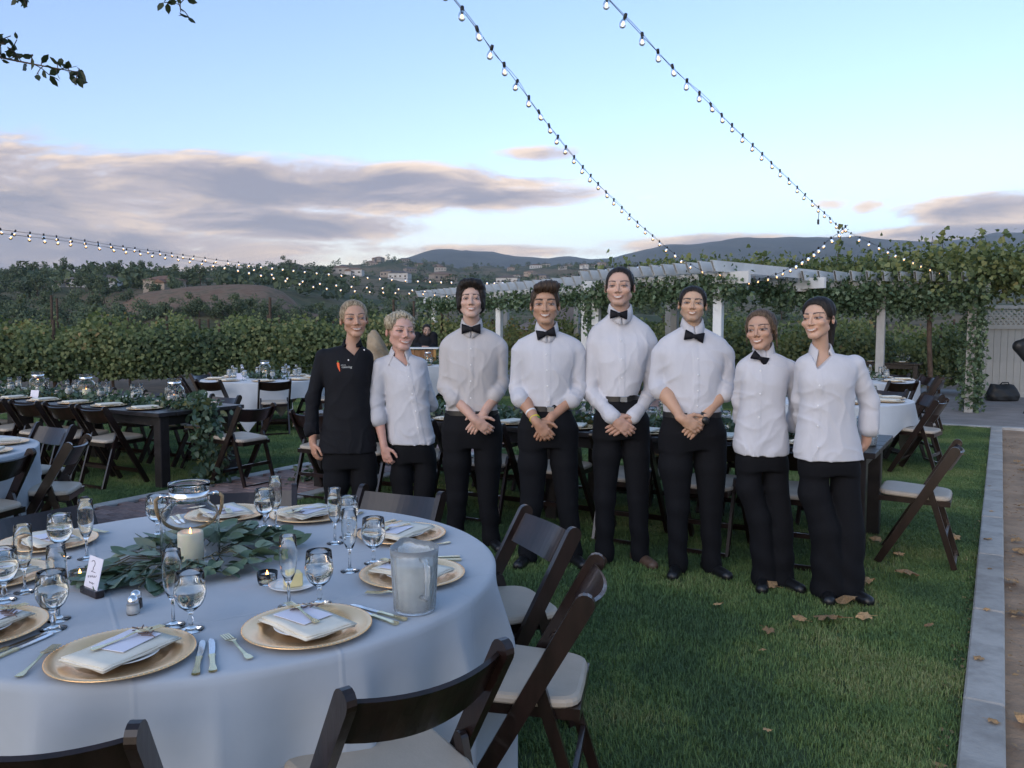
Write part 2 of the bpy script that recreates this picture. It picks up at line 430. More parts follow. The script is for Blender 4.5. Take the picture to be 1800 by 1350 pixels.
# terrain: one sheet from the lawn down through the valley and up over the far hillsides
def pl(x, pts):
    xs, ys = zip(*pts); return np.interp(x, xs, ys)
def y_bluff(x): return pl(x, [(-900, 540), (0, 545), (200, 540), (250, 515), (330, 506), (420, 502), (470, 503), (505, 515), (540, 548), (700, 556), (1000, 556), (1400, 552), (2700, 548)])
def y_near(x): return pl(x, [(-900, 505), (0, 498), (200, 496), (360, 498), (480, 500), (560, 506), (640, 520), (760, 528), (900, 530), (1100, 535), (1500, 530), (2700, 525)])
def y_mid(x): return pl(x, [(-900, 494), (0, 490), (200, 489), (330, 487), (440, 484), (520, 482), (600, 484), (700, 494), (850, 502), (1000, 500), (1200, 498), (1700, 492), (2700, 490)])
def y_far(x): return pl(x, [(-900, 490), (0, 488), (300, 486), (450, 480), (540, 474), (620, 470), (680, 464), (730, 464), (800, 474), (900, 474), (1000, 470), (1100, 474), (1300, 470), (1700, 462), (2700, 460)])
RINGS = [(26, None, -0.1), (34, None, -1.2), (60, None, -5.0), (110, None, -7.0), (170, y_bluff, 40), (215, y_bluff, 0), (260, y_bluff, 16), (330, y_near, 14), (420, y_near, 0), (520, y_near, 2),
         (700, y_mid, 4), (900, y_mid, 0), (1150, y_mid, 0), (1500, y_far, 4), (1900, y_far, 0), (2300, y_far, 6), (2900, y_far, 16), (9000, None, 40)]
def terr_z(xpx, r):
    """height at photograph column xpx (array) and distance r (array)"""
    xpx = np.asarray(xpx, float); r = np.asarray(r, float)
    rows = []
    for rr, fn, off in RINGS:
        z = np.full_like(xpx, off, dtype=float) if fn is None else CAM_H + (572 - (fn(xpx) + off)) / F_PX * rr / np.cos(np.arctan((xpx - 900) / F_PX)) ** 0
        rows.append(z)
    rows = np.array(rows); rr = np.array([a[0] for a in RINGS], float)
    i = np.clip(np.searchsorted(rr, r) - 1, 0, len(rr) - 2)
    t = np.clip((r - rr[i]) / (rr[i + 1] - rr[i]), 0, 1); t = t * t * (3 - 2 * t)
    j = np.arange(xpx.size).reshape(xpx.shape)
    fl = rows.reshape(len(rr), -1); jj = j.ravel(); ii = i.ravel()
    z = (fl[ii, jj] * (1 - t.ravel()) + fl[ii + 1, jj] * t.ravel()).reshape(xpx.shape)
    return z
def terr_point(xpx, r):
    """r is the forward distance Y"""
    xpx = np.atleast_1d(np.asarray(xpx, float)); r = np.atleast_1d(np.asarray(r, float)) * np.ones_like(xpx)
    X = (xpx - 900) / F_PX * r
    z = terr_z(xpx, r) + rough_z(X, r)
    return np.stack([X, r, z], 1)
def rough_z(X, Y):
    P = np.stack([X.ravel() * 0.02, Y.ravel() * 0.02], 1); P2 = np.stack([X.ravel() * 0.09, Y.ravel() * 0.07], 1)
    amp = np.clip((Y.ravel() - 120) / 150, 0, 1)
    return ((vnoise(P, 3) * 0.006 * Y.ravel() + vnoise(P2, 4) * 0.0012 * Y.ravel()) * amp).reshape(X.shape)
cols = np.linspace(-1900, 3700, 330); rws = np.concatenate([np.linspace(26, 110, 12), np.geomspace(118, 9000, 110)])
CC, RR = np.meshgrid(cols, rws)
XX = (CC - 900) / F_PX * RR
ZZ = terr_z(CC, RR) + rough_z(XX, RR)
nv = np.stack([XX, RR, ZZ], 2).reshape(-1, 3)
nr, nc = CC.shape
ii, jj = np.meshgrid(np.arange(nr - 1), np.arange(nc - 1), indexing='ij')
q = np.stack([ii * nc + jj, ii * nc + jj + 1, (ii + 1) * nc + jj + 1, (ii + 1) * nc + jj], 2).reshape(-1, 4)
m, n, b = new_mat('hillside_scrub')
g = n.n('ShaderNodeNewGeometry'); ps = n.n('ShaderNodeSeparateXYZ'); m.node_tree.links.new(g.outputs['Position'], ps.inputs[0])
big = n.noise(g.outputs['Position'], 0.012, 6, 0.62)
fine = n.noise(g.outputs['Position'], 0.22, 4, 0.6)
c = n.mix(n.sstep(big, 0.40, 0.60), (0.066, 0.082, 0.046), (0.17, 0.135, 0.088))
# the bare eroded bluff, dry earth
dx = n.m('MULTIPLY_ADD', ps.outputs[0], 1 / 30.0, 68 / 30.0); dy = n.m('MULTIPLY_ADD', ps.outputs[1], 1 / 55.0, -218 / 55.0)
bl = n.sstep(n.m('ADD', n.m('MULTIPLY', dx, dx), n.m('MULTIPLY', dy, dy)), 1.5, 0.7)
c = n.mix(bl, c, n.mix(n.sstep(fine, 0.35, 0.65), (0.165, 0.105, 0.072), (0.23, 0.165, 0.115)))
c = n.mix(n.m('MULTIPLY', n.sstep(fine, 0.50, 0.62), 0.55), c, (0.040, 0.050, 0.028))
n.put(b.inputs['Base Color'], c); b.inputs['Roughness'].default_value = 0.95; b.inputs['Specular IOR Level'].default_value = 0.1
tag(link('hills', np_mesh('hills', nv, q, m, True)), kind='structure')
# distant mountains
def y_mtn(x): return pl(x, [(-3000, 470), (-600, 478), (300, 490), (560, 480), (640, 470), (690, 462), (735, 450), (770, 442), (795, 440), (830, 444), (870, 446), (905, 452), (960, 456), (1000, 454), (1040, 457), (1075, 458), (1105, 449),
        (1135, 440), (1165, 434), (1205, 434), (1240, 428), (1283, 423), (1336, 420), (1400, 421), (1450, 420), (1507, 420), (1560, 424), (1620, 428), (1655, 426), (1700, 421), (1745, 413), (1800, 410), (2000, 404), (2600, 430), (4200, 450)])
cols = np.linspace(-2500, 4200, 560); rws = np.array([3000, 3300, 3700, 4100, 4500, 4900, 5200, 5400, 5600, 6000, 6600])
prof = np.array([0.0, 0.10, 0.28, 0.50, 0.68, 0.86, 0.965, 1.0, 0.96, 0.6, 0.0])
CC, RR = np.meshgrid(cols, rws)
ridge = CAM_H + (572 - y_mtn(CC)) / F_PX * 5400
P = np.stack([CC.ravel() * 0.035, RR.ravel() * 0.0032], 1)
fold = (vnoise(P, 8) * 0.5 + vnoise(P * 2.7, 9) * 0.3).reshape(CC.shape)
pr = np.repeat(prof[:, None], len(cols), 1)
wob = np.where(np.abs(pr - 1) < 0.01, 0.006 * vnoise(np.stack([CC.ravel() * 0.5, CC.ravel() * 0.13], 1), 5).reshape(CC.shape), fold * 0.16 * np.clip(1 - np.abs(pr - 0.55) * 1.8, 0, 1))
ZZ = 120 + (ridge - 120) * (pr + wob)
XX = (CC - 900) / F_PX * RR
nv = np.stack([XX, RR, ZZ], 2).reshape(-1, 3); nr, nc = CC.shape
ii, jj = np.meshgrid(np.arange(nr - 1), np.arange(nc - 1), indexing='ij')
q = np.stack([ii * nc + jj, ii * nc + jj + 1, (ii + 1) * nc + jj + 1, (ii + 1) * nc + jj], 2).reshape(-1, 4)
m = mat('mountain_chaparral', (0.035, 0.045, 0.034), 0.95, 0.2, 0.004, col2=(0.075, 0.078, 0.058), detail=7)
tag(link('mountains', np_mesh('mountains', nv, q, m, True)), kind='structure')
# garden ground under everything near
EDGE = 26.5
mg, n, b = new_mat('lawn_ground')
tcn = n.n('ShaderNodeTexCoord')
c = n.mix(n.sstep(n.noise(tcn.outputs['Object'], 0.9, 5, 0.6), 0.35, 0.65), (0.030, 0.055, 0.020), (0.055, 0.085, 0.026))
n.put(b.inputs['Base Color'], c); b.inputs['Roughness'].default_value = 0.95
# yard: soil base sheet, lawn over it, dirt beyond the kerb
sheet('ground', [(-40, -6), (40, -6), (40, EDGE), (-40, EDGE)], -0.04, M['soil'])
kl = lambda u: along(K0, u, 0.0)
LAWN_A, LAWN_B = -9.0, 10.9        # u range of the lawn on the kerb's line
lawn_pts = [along(K0, LAWN_A, -0.01), along(K0, LAWN_B, -0.01), along(K0, LAWN_B, -2.2), along(K0, 16.5, -3.6), along(K0, 16.5, -14.5), along(K0, LAWN_A, -14.5)]
sheet('lawn', [(p.x, p.y) for p in lawn_pts], 0.0, mg)
KW = 0.145
dirt = [along(K0, -9, KW - 0.01), along(K0, 11.0, KW - 0.01), along(K0, 11.0, 9), along(K0, -9, 9)]
mb = MB(); G = 26
vs = []
for i in range(G * 3 + 1):
    for j in range(G + 1):
        u, v = -9 + 20.0 * i / (G * 3), KW - 0.01 + 7.5 * (j / G) ** 1.6
        p = along(K0, u, v); vs.append((p.x, p.y, -0.012 + 0.022 * math.sin(u * 3.1 + v * 5) * math.sin(v * 4.3 + u) * min(1, j / 4)))
mb.add(vs, [(i * (G + 1) + j, i * (G + 1) + j + 1, (i + 1) * (G + 1) + j + 1, (i + 1) * (G + 1) + j) for i in range(G * 3) for j in range(G)])
tag(mb.build('dirt_path', M['dirt'], smooth=True), kind='structure')
# kerb: poured concrete mowing strip in blocks
kerb = tag(thing('kerb', None, None), kind='structure')
u = -8.0; bm_ = None; k = 0
lens = [1.22, 1.22, 1.22]
while u < 10.9:
    L = min(1.22, 10.9 - u)
    mb = MB(); mb.cbox((0, 0, 0), (KW, L - 0.010, 0.12), 0.008)
    o = mb.build('block', M['concrete'], kerb, loc=along(K0, u + L / 2, KW / 2, -0.022 + random.uniform(-.003, .003)))
    o.rotation_euler = (0, 0, -AX + random.uniform(-.003, .003)); u += L
# paved patio at the far end, with a concrete edge
pat = [along(K0, 11.05, -3.4), along(K0, 11.05, 9.0), along(K0, 19, 9.0), along(K0, 19, -3.4)]
sheet('patio', [(p.x, p.y) for p in pat], 0.006, mat('patio_concrete', (0.25, 0.225, 0.21), 0.9, 0.15, 3, 0.002, 40))
mb = MB(); c0 = along(K0, 11.0, 2.7, 0.0); mb.cbox((0, 0, 0), (12.2, 0.16, 0.10), 0.01)
o = mb.build('patio_edge', M['concrete2'], loc=along(K0, 10.98, 2.75, -0.018)); o.rotation_euler = (0, 0, -AX); tag(o, kind='structure')
# brick walk between the tables, soldier bricks between two concrete borders
W0 = on(168, 894); walk = tag(thing('brick_walk', None, None, (W0.x, W0.y, 0), -AX), kind='structure')   # local +y runs along the walk
WW, BD = 1.02, 0.13
mb = MB(); mb.box((WW / 2 + BD / 2, 4.0, -0.012), (WW + BD, 22.0, 0.024)); mb.build('joint_sand', M['mortar'], walk)
for xx, nm in ((0.0, 'border'), (WW + BD, 'border')):
    for k in range(11):
        mb = MB(); mb.cbox((0, 0, 0), (BD, 1.98, 0.07), 0.008); mb.build(nm, M['concrete2'], walk, loc=(xx, -6 + k * 2.0 + 1.0, -0.008))
bme = MB().cbox((0, 0, 0), (0.196, 0.096, 0.05), 0.005).mesh('brick', M['brick'])
bm2 = MB(); nb = 0
for iy in range(-22, 150):
    for ix in range(6):
        x = BD / 2 + 0.10 + ix * 0.2 - (0.1 if iy % 2 else 0.0); y = iy * 0.1
        if x > WW + BD / 2 - 0.02 or x < BD / 2 + 0.05: continue
        z = 0.0 + random.uniform(-.003, .003)
        p = walk.matrix_basis if False else None
        wx = W0 + U * y + V * x
        sx = 900 + F_PX * wx.x / wx.y if wx.y > 0.5 else -999
        if -30 < sx < 560 and wx.y > 5.2 and nb < 300 and wx.y < 9.6:
            o = link('brick', bme, walk, (x, y, z), (random.uniform(-.01, .01), random.uniform(-.01, .01), random.uniform(-.02, .02))); nb += 1
        else: bm2.cbox((x, y, z), (0.196, 0.096, 0.05), 0.005)
o = bm2.build('bricks', M['brick'], walk); o['kind'] = 'stuff'
# ------------------------------------------------------------------ grass: one growing mass
def grass_tile(name, size, count, hmin, hmax, seed):
    r = np.random.default_rng(seed); n = count
    P = np.stack([r.uniform(-size / 2, size / 2, n), r.uniform(-size / 2, size / 2, n), np.zeros(n)], 1)
    h = r.uniform(hmin, hmax, n); a = r.uniform(0, 6.283, n); w = r.uniform(0.0010, 0.0018, n)
    d = np.stack([np.cos(a), np.sin(a), np.zeros(n)], 1); s = np.stack([-np.sin(a), np.cos(a), np.zeros(n)], 1)
    lean = r.uniform(0.15, 0.95, n); up = np.array([0, 0, 1.0])
    v0 = P - s * w[:, None]; v1 = P + s * w[:, None]
    mid = P + d * (lean * h * 0.35)[:, None] + up * (h * 0.6)[:, None]
    v2 = mid - s * (w * .8)[:, None]; v3 = mid + s * (w * .8)[:, None]
    v4 = P + d * (lean * h)[:, None] + up * (h * (1.05 - 0.35 * lean))[:, None]
    vs = np.stack([v0, v1, v2, v3, v4], 1).reshape(-1, 3)
    f = (np.array([(0, 1, 3), (0, 3, 2), (2, 3, 4)])[None] + (np.arange(n) * 5)[:, None, None]).reshape(-1, 3)
    return np_mesh(name, vs, f, M['grass'], tint=np.repeat(r.uniform(0, 1, n), 3))
m, n, b = new_mat('grass_blade')
at_ = n.n('ShaderNodeAttribute', attribute_name='tint'); g = n.n('ShaderNodeNewGeometry')
patch = n.noise(g.outputs['Position'], 0.9, 4, 0.6); patch2 = n.noise(g.outputs['Position'], 3.7, 3, 0.6)
f = n.m('ADD', n.m('MULTIPLY', n.sstep(patch, 0.38, 0.62), 0.62), n.m('MULTIPLY_ADD', patch2, 0.45, n.m('MULTIPLY_ADD', at_.outputs['Fac'], 0.45, -0.22)), clamp=True)
c = n.ramp(f, [(0.0, (0.052, 0.100, 0.048)), (0.45, (0.092, 0.162, 0.060)), (0.8, (0.155, 0.232, 0.072)), (1.0, (0.27, 0.29, 0.125))])
n.put(b.inputs['Base Color'], c); b.inputs['Roughness'].default_value = 0.6; b.inputs['Specular IOR Level'].default_value = 0.25
M['grass'] = m
tiles = [grass_tile('grass_tuft_%d' % k, 0.30, 860, 0.012, 0.034, 50 + k) for k in range(4)]
tile_col = bpy.data.collections.new('grass_tiles')
for k, me in enumerate(tiles):
    tile_col.objects.link(bpy.data.objects.new('grass_tuft', me))
def in_poly(x, y, poly):
    c = np.zeros(len(x), bool); j = len(poly) - 1
    for i in range(len(poly)):
        xi, yi = poly[i].x, poly[i].y; xj, yj = poly[j].x, poly[j].y
        c ^= ((yi > y) != (yj > y)) & (x < (xj - xi) * (y - yi) / (yj - yi + 1e-12) + xi); j = i
    return c
gx, gy = np.meshgrid(np.arange(-14, 11, 0.2), np.arange(1.2, 17.5, 0.2))
gx = gx.ravel() + RNG.uniform(-.05, .05, gx.size); gy = gy.ravel() + RNG.uniform(-.05, .05, gy.size)
rel = np.stack([gx - W0.x, gy - W0.y], 1); wv = rel @ np.array([V.x, V.y])
relk = np.stack([gx - K0.x, gy - K0.y], 1); kv = relk @ np.array([V.x, V.y])
keep = in_poly(gx, gy, lawn_pts) & ~((wv > -0.19) & (wv < WW + BD + 0.19)) & (kv < -0.13) & (np.abs(gx) < gy * 0.66 + 1.0)
gp = np.stack([gx[keep], gy[keep], np.zeros(keep.sum())], 1)
edge = [along(K0, u_, -0.135 + random.uniform(-.02, .02)) for u_ in np.arange(-1.2, 10.8, 0.13)] + [along(K0, u_, -0.26) for u_ in np.arange(-1.2, 10.8, 0.2)]
for off_ in (-0.22, WW + BD + 0.22): edge += [W0 + U * u_ + V * off_ for u_ in np.arange(-2.0, 9.0, 0.16)]
gp = np.concatenate([gp, np.array([(p.x, p.y, 0.0) for p in edge])])
gme = bpy.data.meshes.new('grass'); gme.vertices.add(len(gp)); gme.vertices.foreach_set('co', gp.astype(np.float32).ravel()); gme.update()
grass = tag(link('grass', gme), 'short mown green grass of the lawn', 'grass', kind='stuff')
ng = bpy.data.node_groups.new('grass_scatter', 'GeometryNodeTree')
ng.interface.new_socket('Geometry', in_out='INPUT', socket_type='NodeSocketGeometry'); ng.interface.new_socket('Geometry', in_out='OUTPUT', socket_type='NodeSocketGeometry')
gi = ng.nodes.new('NodeGroupInput'); go = ng.nodes.new('NodeGroupOutput')
ci = ng.nodes.new('GeometryNodeCollectionInfo'); ci.inputs[0].default_value = tile_col; ci.inputs[1].default_value = True
ip = ng.nodes.new('GeometryNodeInstanceOnPoints'); ip.inputs['Pick Instance'].default_value = True
rv = ng.nodes.new('FunctionNodeRandomValue'); rv.data_type = 'FLOAT_VECTOR'; rv.inputs[0].default_value = (0, 0, 0); rv.inputs[1].default_value = (0, 0, 6.283)
rs = ng.nodes.new('FunctionNodeRandomValue'); rs.data_type = 'FLOAT'; rs.inputs[2].default_value = 0.85; rs.inputs[3].default_value = 1.2
L = ng.links.new
L(gi.outputs[0], ip.inputs['Points']); L(ci.outputs[0], ip.inputs['Instance']); L(rv.outputs[0], ip.inputs['Rotation']); L(rs.outputs[1], ip.inputs['Scale']); L(ip.outputs[0], go.inputs[0])
grass.modifiers.new('scatter', 'NODES').node_group = ng
# ================================================================== FURNITURE
ORD = ['first', 'second', 'third', 'fourth', 'fifth', 'sixth', 'seventh', 'eighth', 'ninth', 'tenth', 'eleventh', 'twelfth', 'thirteenth', 'fourteenth']
TZ = 0.72
def plank2d(mb, a, b, wa, wb, thick, xc, round_b=True, seg=7):
    """board in the y-z plane from a to b (tuples y,z), widths wa/wb, rounded far end, thickness along x about xc"""
    a, b = Vector(a), Vector(b); t = (b - a).normalized(); s = Vector((-t.y, t.x))
    pts = [a + s * wa / 2, a - s * wa / 2]
    if round_b:
        for k in range(seg + 1):
            an = -math.pi / 2 + math.pi * k / seg
            pts.append(b + s * math.sin(an) * wb / 2 + t * math.cos(an) * wb / 2)
    else: pts += [b - s * wb / 2, b + s * wb / 2]
    n = len(pts)
    vs = [(xc - thick / 2, p.x, p.y) for p in pts] + [(xc + thick / 2, p.x, p.y) for p in pts]
    fs = [tuple(range(n)), tuple(range(2 * n - 1, n - 1, -1))] + [(i, i + n, (i + 1) % n + n, (i + 1) % n) for i in range(n)]
    mb.add(vs, fs)
def make_chair():
    t = thing('folding_chair', 'x', 'chair')
    FT, TP = (0.20, 0.02), (-0.215, 0.755)
    for sx in (-1, 1):
        mb = MB(); plank2d(mb, FT, TP, 0.044, 0.058, 0.024, sx * 0.208); mb.build('post', M['wood'], t)
    for sx in (-1, 1):
        mb = MB(); plank2d(mb, (-0.235, 0.02), (-0.085, 0.50), 0.034, 0.036, 0.020, sx * 0.180); mb.build('rear_leg', M['wood'], t)
    mb = MB(); mb.bar((-0.168, -0.232, 0.022), (0.168, -0.232, 0.022), 0.034, 0.018, (0, 0, 1)); mb.build('rear_stretcher', M['wood'], t)
    mb = MB(); mb.bar((-0.195, 0.135, 0.135), (0.195, 0.135, 0.135), 0.036, 0.018, (0, -.5, .8)); mb.build('front_stretcher', M['wood'], t)
    mb = MB(); mb.bar((-0.168, -0.18, 0.21), (0.168, -0.18, 0.21), 0.03, 0.016, (0, 0, 1)); mb.build('rear_stretcher', M['wood'], t)
    mb = MB()
    for sx in (-1, 1): mb.bar((sx * 0.155, -0.20, 0.418), (sx * 0.155, 0.205, 0.425), 0.022, 0.034, (1, 0, 0))
    mb.bar((-0.144, 0.194, 0.425), (0.144, 0.194, 0.425), 0.034, 0.02, (0, 0, 1)); mb.bar((-0.144, -0.19, 0.418), (0.144, -0.19, 0.418), 0.034, 0.02, (0, 0, 1))
    mb.build('seat_frame', M['wood'], t)
    # cushion: rounded pad
    mb = MB(); prof = [(0.965, 0.0), (1.0, 0.007), (1.0, 0.018), (0.98, 0.027), (0.93, 0.032)]
    n = 24; vs = []; fs = []
    for s, z in prof:
        for k in range(n):
            a = 2 * math.pi * k / n; c, d = math.cos(a), math.sin(a); e = 0.32
            x = 0.186 * s * math.copysign(abs(c) ** e, c); y = 0.205 * s * math.copysign(abs(d) ** e, d)
            x *= 1.0 + 0.06 * (y / 0.2); vs.append((x, y + 0.005, 0.442 + z + 0.01 * (y / 0.2)))
    for i in range(len(prof) - 1):
        for k in range(n): fs.append((i * n + k, i * n + (k + 1) % n, (i + 1) * n + (k + 1) % n, (i + 1) * n + k))
    fs += [tuple(range(n - 1, -1, -1)), tuple((len(prof) - 1) * n + k for k in range(n))]
    mb.add(vs, fs); mb.build('cushion', M['cushion'], t, smooth=False)
    # bowed back slat
    mb = MB(); N = 14; dirv = Vector((0, TP[0] - FT[0], TP[1] - FT[1])).normalized(); nrm = Vector((0, -dirv.z, dirv.y))
    top = Vector((0, TP[0], TP[1])) - dirv * 0.005
    vs = []
    for i in range(N + 1):
        x = -0.198 + 0.396 * i / N; bow = 0.045 * (1 - (x / 0.198) ** 2)
        crown = 0.012 * (1 - (x / 0.198) ** 2)
        p0 = top + nrm * bow + Vector((x, 0, 0))
        for dn, dl in ((0.006, crown), (0.006, -0.125), (-0.006, -0.125), (-0.006, crown)): vs.append(p0 + nrm * dn + dirv * dl)
    fs = [(3, 2, 1, 0), (N * 4, N * 4 + 1, N * 4 + 2, N * 4 + 3)]
    for i in range(N):
        for k in range(4): fs.append((i * 4 + k, i * 4 + (k + 1) % 4, i * 4 + 4 + (k + 1) % 4, i * 4 + 4 + k))
    mb.add(vs, fs); sl = mb.build('back_slat', M['wood'], t)
    return t
CHAIR0 = make_chair(); _chair_used = [False]
def chair(p, face, label, group, z=0.0):
    """p = chair centre on the ground, face = direction the sitter looks (radians, from +x)"""
    o = copy_tree(CHAIR0) if _chair_used[0] else CHAIR0
    _chair_used[0] = True
    o.location = (p[0], p[1], z); o.rotation_euler = (0, 0, face - math.pi / 2)
    return tag(o, label, 'chair', group)
# ------------------------------------------------------------------ round tables with cloths
def cloth_mesh(name, r, z, drop_fn, nfold, amp, m, seed=0, n=192, phase=0.0):
    rg = np.random.default_rng(seed); vs = []; fs = []
    ph = rg.uniform(0, 6.28, 6); rows = [(0.0, 0), (0.35, 0), (0.7, 0), (0.93, 0), (0.985, 0)]
    for rr, _ in rows[1:]:
        for k in range(n): vs.append((r * rr * math.cos(2 * math.pi * k / n), r * rr * math.sin(2 * math.pi * k / n), z))
    sk = [0.0, 0.012, 0.04, 0.10, 0.2, 0.32, 0.45, 0.58, 0.7, 0.85, 1.0]
    for i, s in enumerate(sk):
        for k in range(n):
            a = 2 * math.pi * k / n
            dr = drop_fn(a + phase) * s
            w = min(1, max(0, (dr - 0.012) / 0.24))
            f = 2.2 * (1 - abs(math.sin((nfold * a + ph[0] + 0.9 * math.sin(2 * a + ph[1])) / 2))) ** 1.5 - 0.7 + 0.45 * math.sin((nfold * 1.7 // 1) * a + ph[2] + 1.3 * math.sin(3 * a + ph[3])) + 0.25 * math.sin(3 * a + ph[4])
            rr = r * 1.0 + (0.006 if i else 0.0) + amp * w * (f + 0.55) + 0.008 * w
            if i == 0: rr = r * 0.997
            zz = z - dr + (0.0 if i else 0.0)
            if i == 0: zz = z - 0.002
            vs.append((rr * math.cos(a), rr * math.sin(a), zz))
    vs.append((0, 0, z)); c = len(vs) - 1
    nr = len(rows) - 1 + len(sk)
    for k in range(n): fs.append((c, k, (k + 1) % n))
    for i in range(nr - 1):
        for k in range(n): fs.append((i * n + k, i * n + n + k, i * n + n + (k + 1) % n, i * n + (k + 1) % n))
    mb = MB(); mb.add(vs, fs); return mb.mesh(name, m, True)
def round_table(c, r, cloth, lab_t, lab_c, group=None):
    t = thing('round_table', lab_t, 'table', (c[0], c[1], 0), 0.3, group)
    mb = MB(); mb.lathe([(0, TZ - 0.03), (r - 0.012, TZ - 0.03), (r - 0.006, TZ - 0.006), (0, TZ - 0.006)], 48); mb.build('tabletop', M['wood_table'], t)
    for k in range(4):
        a = math.pi / 4 + k * math.pi / 2
        mb = MB(); mb.tube([(0.55 * math.cos(a), 0.55 * math.sin(a), 0), (0.5 * math.cos(a), 0.5 * math.sin(a), TZ - 0.03)], 0.015, 8); mb.build('leg', M['steel'], t)
    o = link('tablecloth', cloth, None, (c[0], c[1], 0))
    tag(o, lab_c, 'tablecloth', 'cloths over round tables'); return t
T1 = Vector((-0.975, 2.72, 0))
R72 = 0.915
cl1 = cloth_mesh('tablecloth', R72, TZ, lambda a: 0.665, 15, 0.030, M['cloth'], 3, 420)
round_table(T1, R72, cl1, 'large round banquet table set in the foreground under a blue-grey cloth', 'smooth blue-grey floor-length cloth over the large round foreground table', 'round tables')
def sq(a, s=1.15, r=R72):
    return min(0.69, s / max(abs(math.cos(a)), abs(math.sin(a))) - r)
ROUND = {}
def far_round(key, c, lab, seed, phase=0.6, m='cloth_white'):
    ROUND[key] = Vector((c[0], c[1], 0))
    cm = cloth_mesh('tablecloth', R72, TZ, sq, 8, 0.022, M[m], seed, 128, phase)
    round_table(c, R72, cm, 'round banquet table ' + lab, 'white pointed cloth on round table ' + lab, 'round tables')
far_round('vine', (-3.72, 12.45), 'in front of the vine rows on the left', 5, 0.75)
far_round('bar', (-1.75, 17.2), 'next to the wooden bar', 6)
far_round('right', (3.42, 9.1), 'hidden behind the two women at the right', 7, 0.75)
far_round('ivy', (5.05, 12.3), 'nearest to the ivy-covered post', 8, 0.1)
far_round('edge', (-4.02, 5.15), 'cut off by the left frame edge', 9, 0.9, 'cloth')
# ------------------------------------------------------------------ farm tables
def farm_table(corner, ulen, lab, flip=False):
    """corner = near right-hand corner on the ground; runs to -V, width along +U"""
    t = thing('farm_table', lab, 'table', corner, -AX, 'long dark farm tables')   # local x = V, y = U
    L, Wd = ulen, 1.0
    pw = Wd / 5
    me = MB().cbox((0, 0, 0), (L, pw - 0.003, 0.038), 0.004).mesh('plank', M['wood_table'])
    for k in range(5): link('plank', me, t, (-L / 2, pw * (k + 0.5), TZ - 0.019 + random.uniform(-.001, .001)))
    for x in (-0.11, -L + 0.11):
        for y in (0.11, Wd - 0.11):
            mb = MB(); mb.cbox((x, y, (TZ - 0.04) / 2), (0.10, 0.10, TZ - 0.042), 0.006); mb.build('leg', M['wood_table'], t)
    for y in (0.09, Wd - 0.09):
        mb = MB(); mb.box((-L / 2, y, TZ - 0.085), (L - 0.33, 0.025, 0.09)); mb.build('apron', M['wood_table'], t)
    for x in (-0.10, -L + 0.10):
        mb = MB(); mb.box((x, Wd / 2, TZ - 0.085), (0.025, Wd - 0.33, 0.09)); mb.build('apron', M['wood_table'], t)
    return t
def g3(p, z=0.0): return Vector((p.x, p.y, z))
TP0 = g3(on(1539, 797, TZ)); TL0 = g3(on(278, 727, TZ)); TB0 = Vector((8.6, 17.4, 0))
LF = 2.44
farm_table(TP0, LF, 'long dark farm table behind the right half of the group')
farm_table(TP0 - V * (LF + 0.012), LF, 'long dark farm table behind the left half of the group')
farm_table(TL0, LF, 'dark farm table on the left with greenery hanging off its end')
farm_table(TL0 - V * (LF + 0.012), LF, 'dark farm table running out of the left frame edge')
farm_table(TB0, LF, 'dark farm table at the back under the pergola at right')
farm_table(TB0 - V * (LF + 0.012), LF, 'dark farm table at the back hidden behind the dark-haired woman')
# ------------------------------------------------------------------ chairs in place
def ring_chair(c, ang, rad, lab, group, twist=0.0):
    a = R(ang); p = c + Vector((math.cos(a), math.sin(a), 0)) * rad
    chair(p, a + math.pi + R(twist), lab, group)
G1 = 'chairs around the foreground table'
ring_chair(T1, -87, 1.02, 'dark folding chair cut off at the bottom left corner, only its back seen', G1)
ring_chair(T1, -50, 1.02, 'nearest dark folding chair with its back to us at the foreground table', G1)
ring_chair(T1, -14, 1.03, 'dark folding chair right of the water pitcher, seen from the side', G1, 4)
ring_chair(T1, 22, 0.99, 'dark folding chair with shining bowed back before the men\'s legs', G1, 2)
ring_chair(T1, 65, 0.90, 'dark folding chair pushed in at the far rim before the blonde women', G1)
ring_chair(T1, 103, 0.88, 'reddish-brown folding chair showing just its slat right of the glass lantern', G1)
ring_chair(T1, 147, 0.96, 'grey-brown folding chair at the far left rim by the tall flutes', G1)
G2 = 'chairs around the table cut off at left'
cE = ROUND['edge']
ring_chair(cE, 62, 1.0, 'dark folding chair behind the cut-off table, shiny bowed slat facing us', G2)
ring_chair(cE, -22, 0.93, 'dark folding chair leaning in front of the cut-off table at the left', G2, 8)
ring_chair(cE, 12, 0.98, 'dark folding chair seen from the side, right of the cut-off table', G2)
ring_chair(cE, -50, 1.0, 'dark folding chair low at the left edge with pale seat only', G2)
G3 = 'chairs along the left farm table'
def row(t0, n, side, start, step, depth, labf, group, jit=0.02):
    for k in range(n):
        v = -(start + k * step)
        p = t0 + V * v + (U * -depth if side < 0 else U * (1.0 + depth))
        f = math.atan2(U.y, U.x) if side < 0 else math.atan2(-U.y, -U.x)
        chair(p + Vector((random.uniform(-jit, jit), random.uniform(-jit, jit), 0)), f + R(random.uniform(-3, 3)), labf(k), group)
row(TL0, 7, -1, 0.62, 0.56, 0.02, lambda k: f'{ORD[k]} dark folding chair from the hanging greenery, near side of left farm table', G3)
row(TL0, 6, 1, 0.55, 0.58, 0.04, lambda k: f'{ORD[k]} dark folding chair from the hanging greenery, far side of left farm table', G3)
chair(TL0 + V * 0.38 + U * 0.62, math.atan2(-V.y, -V.x), 'dark folding chair at the garland end of the left farm table', G3)
G4 = 'chairs along the table behind the group'
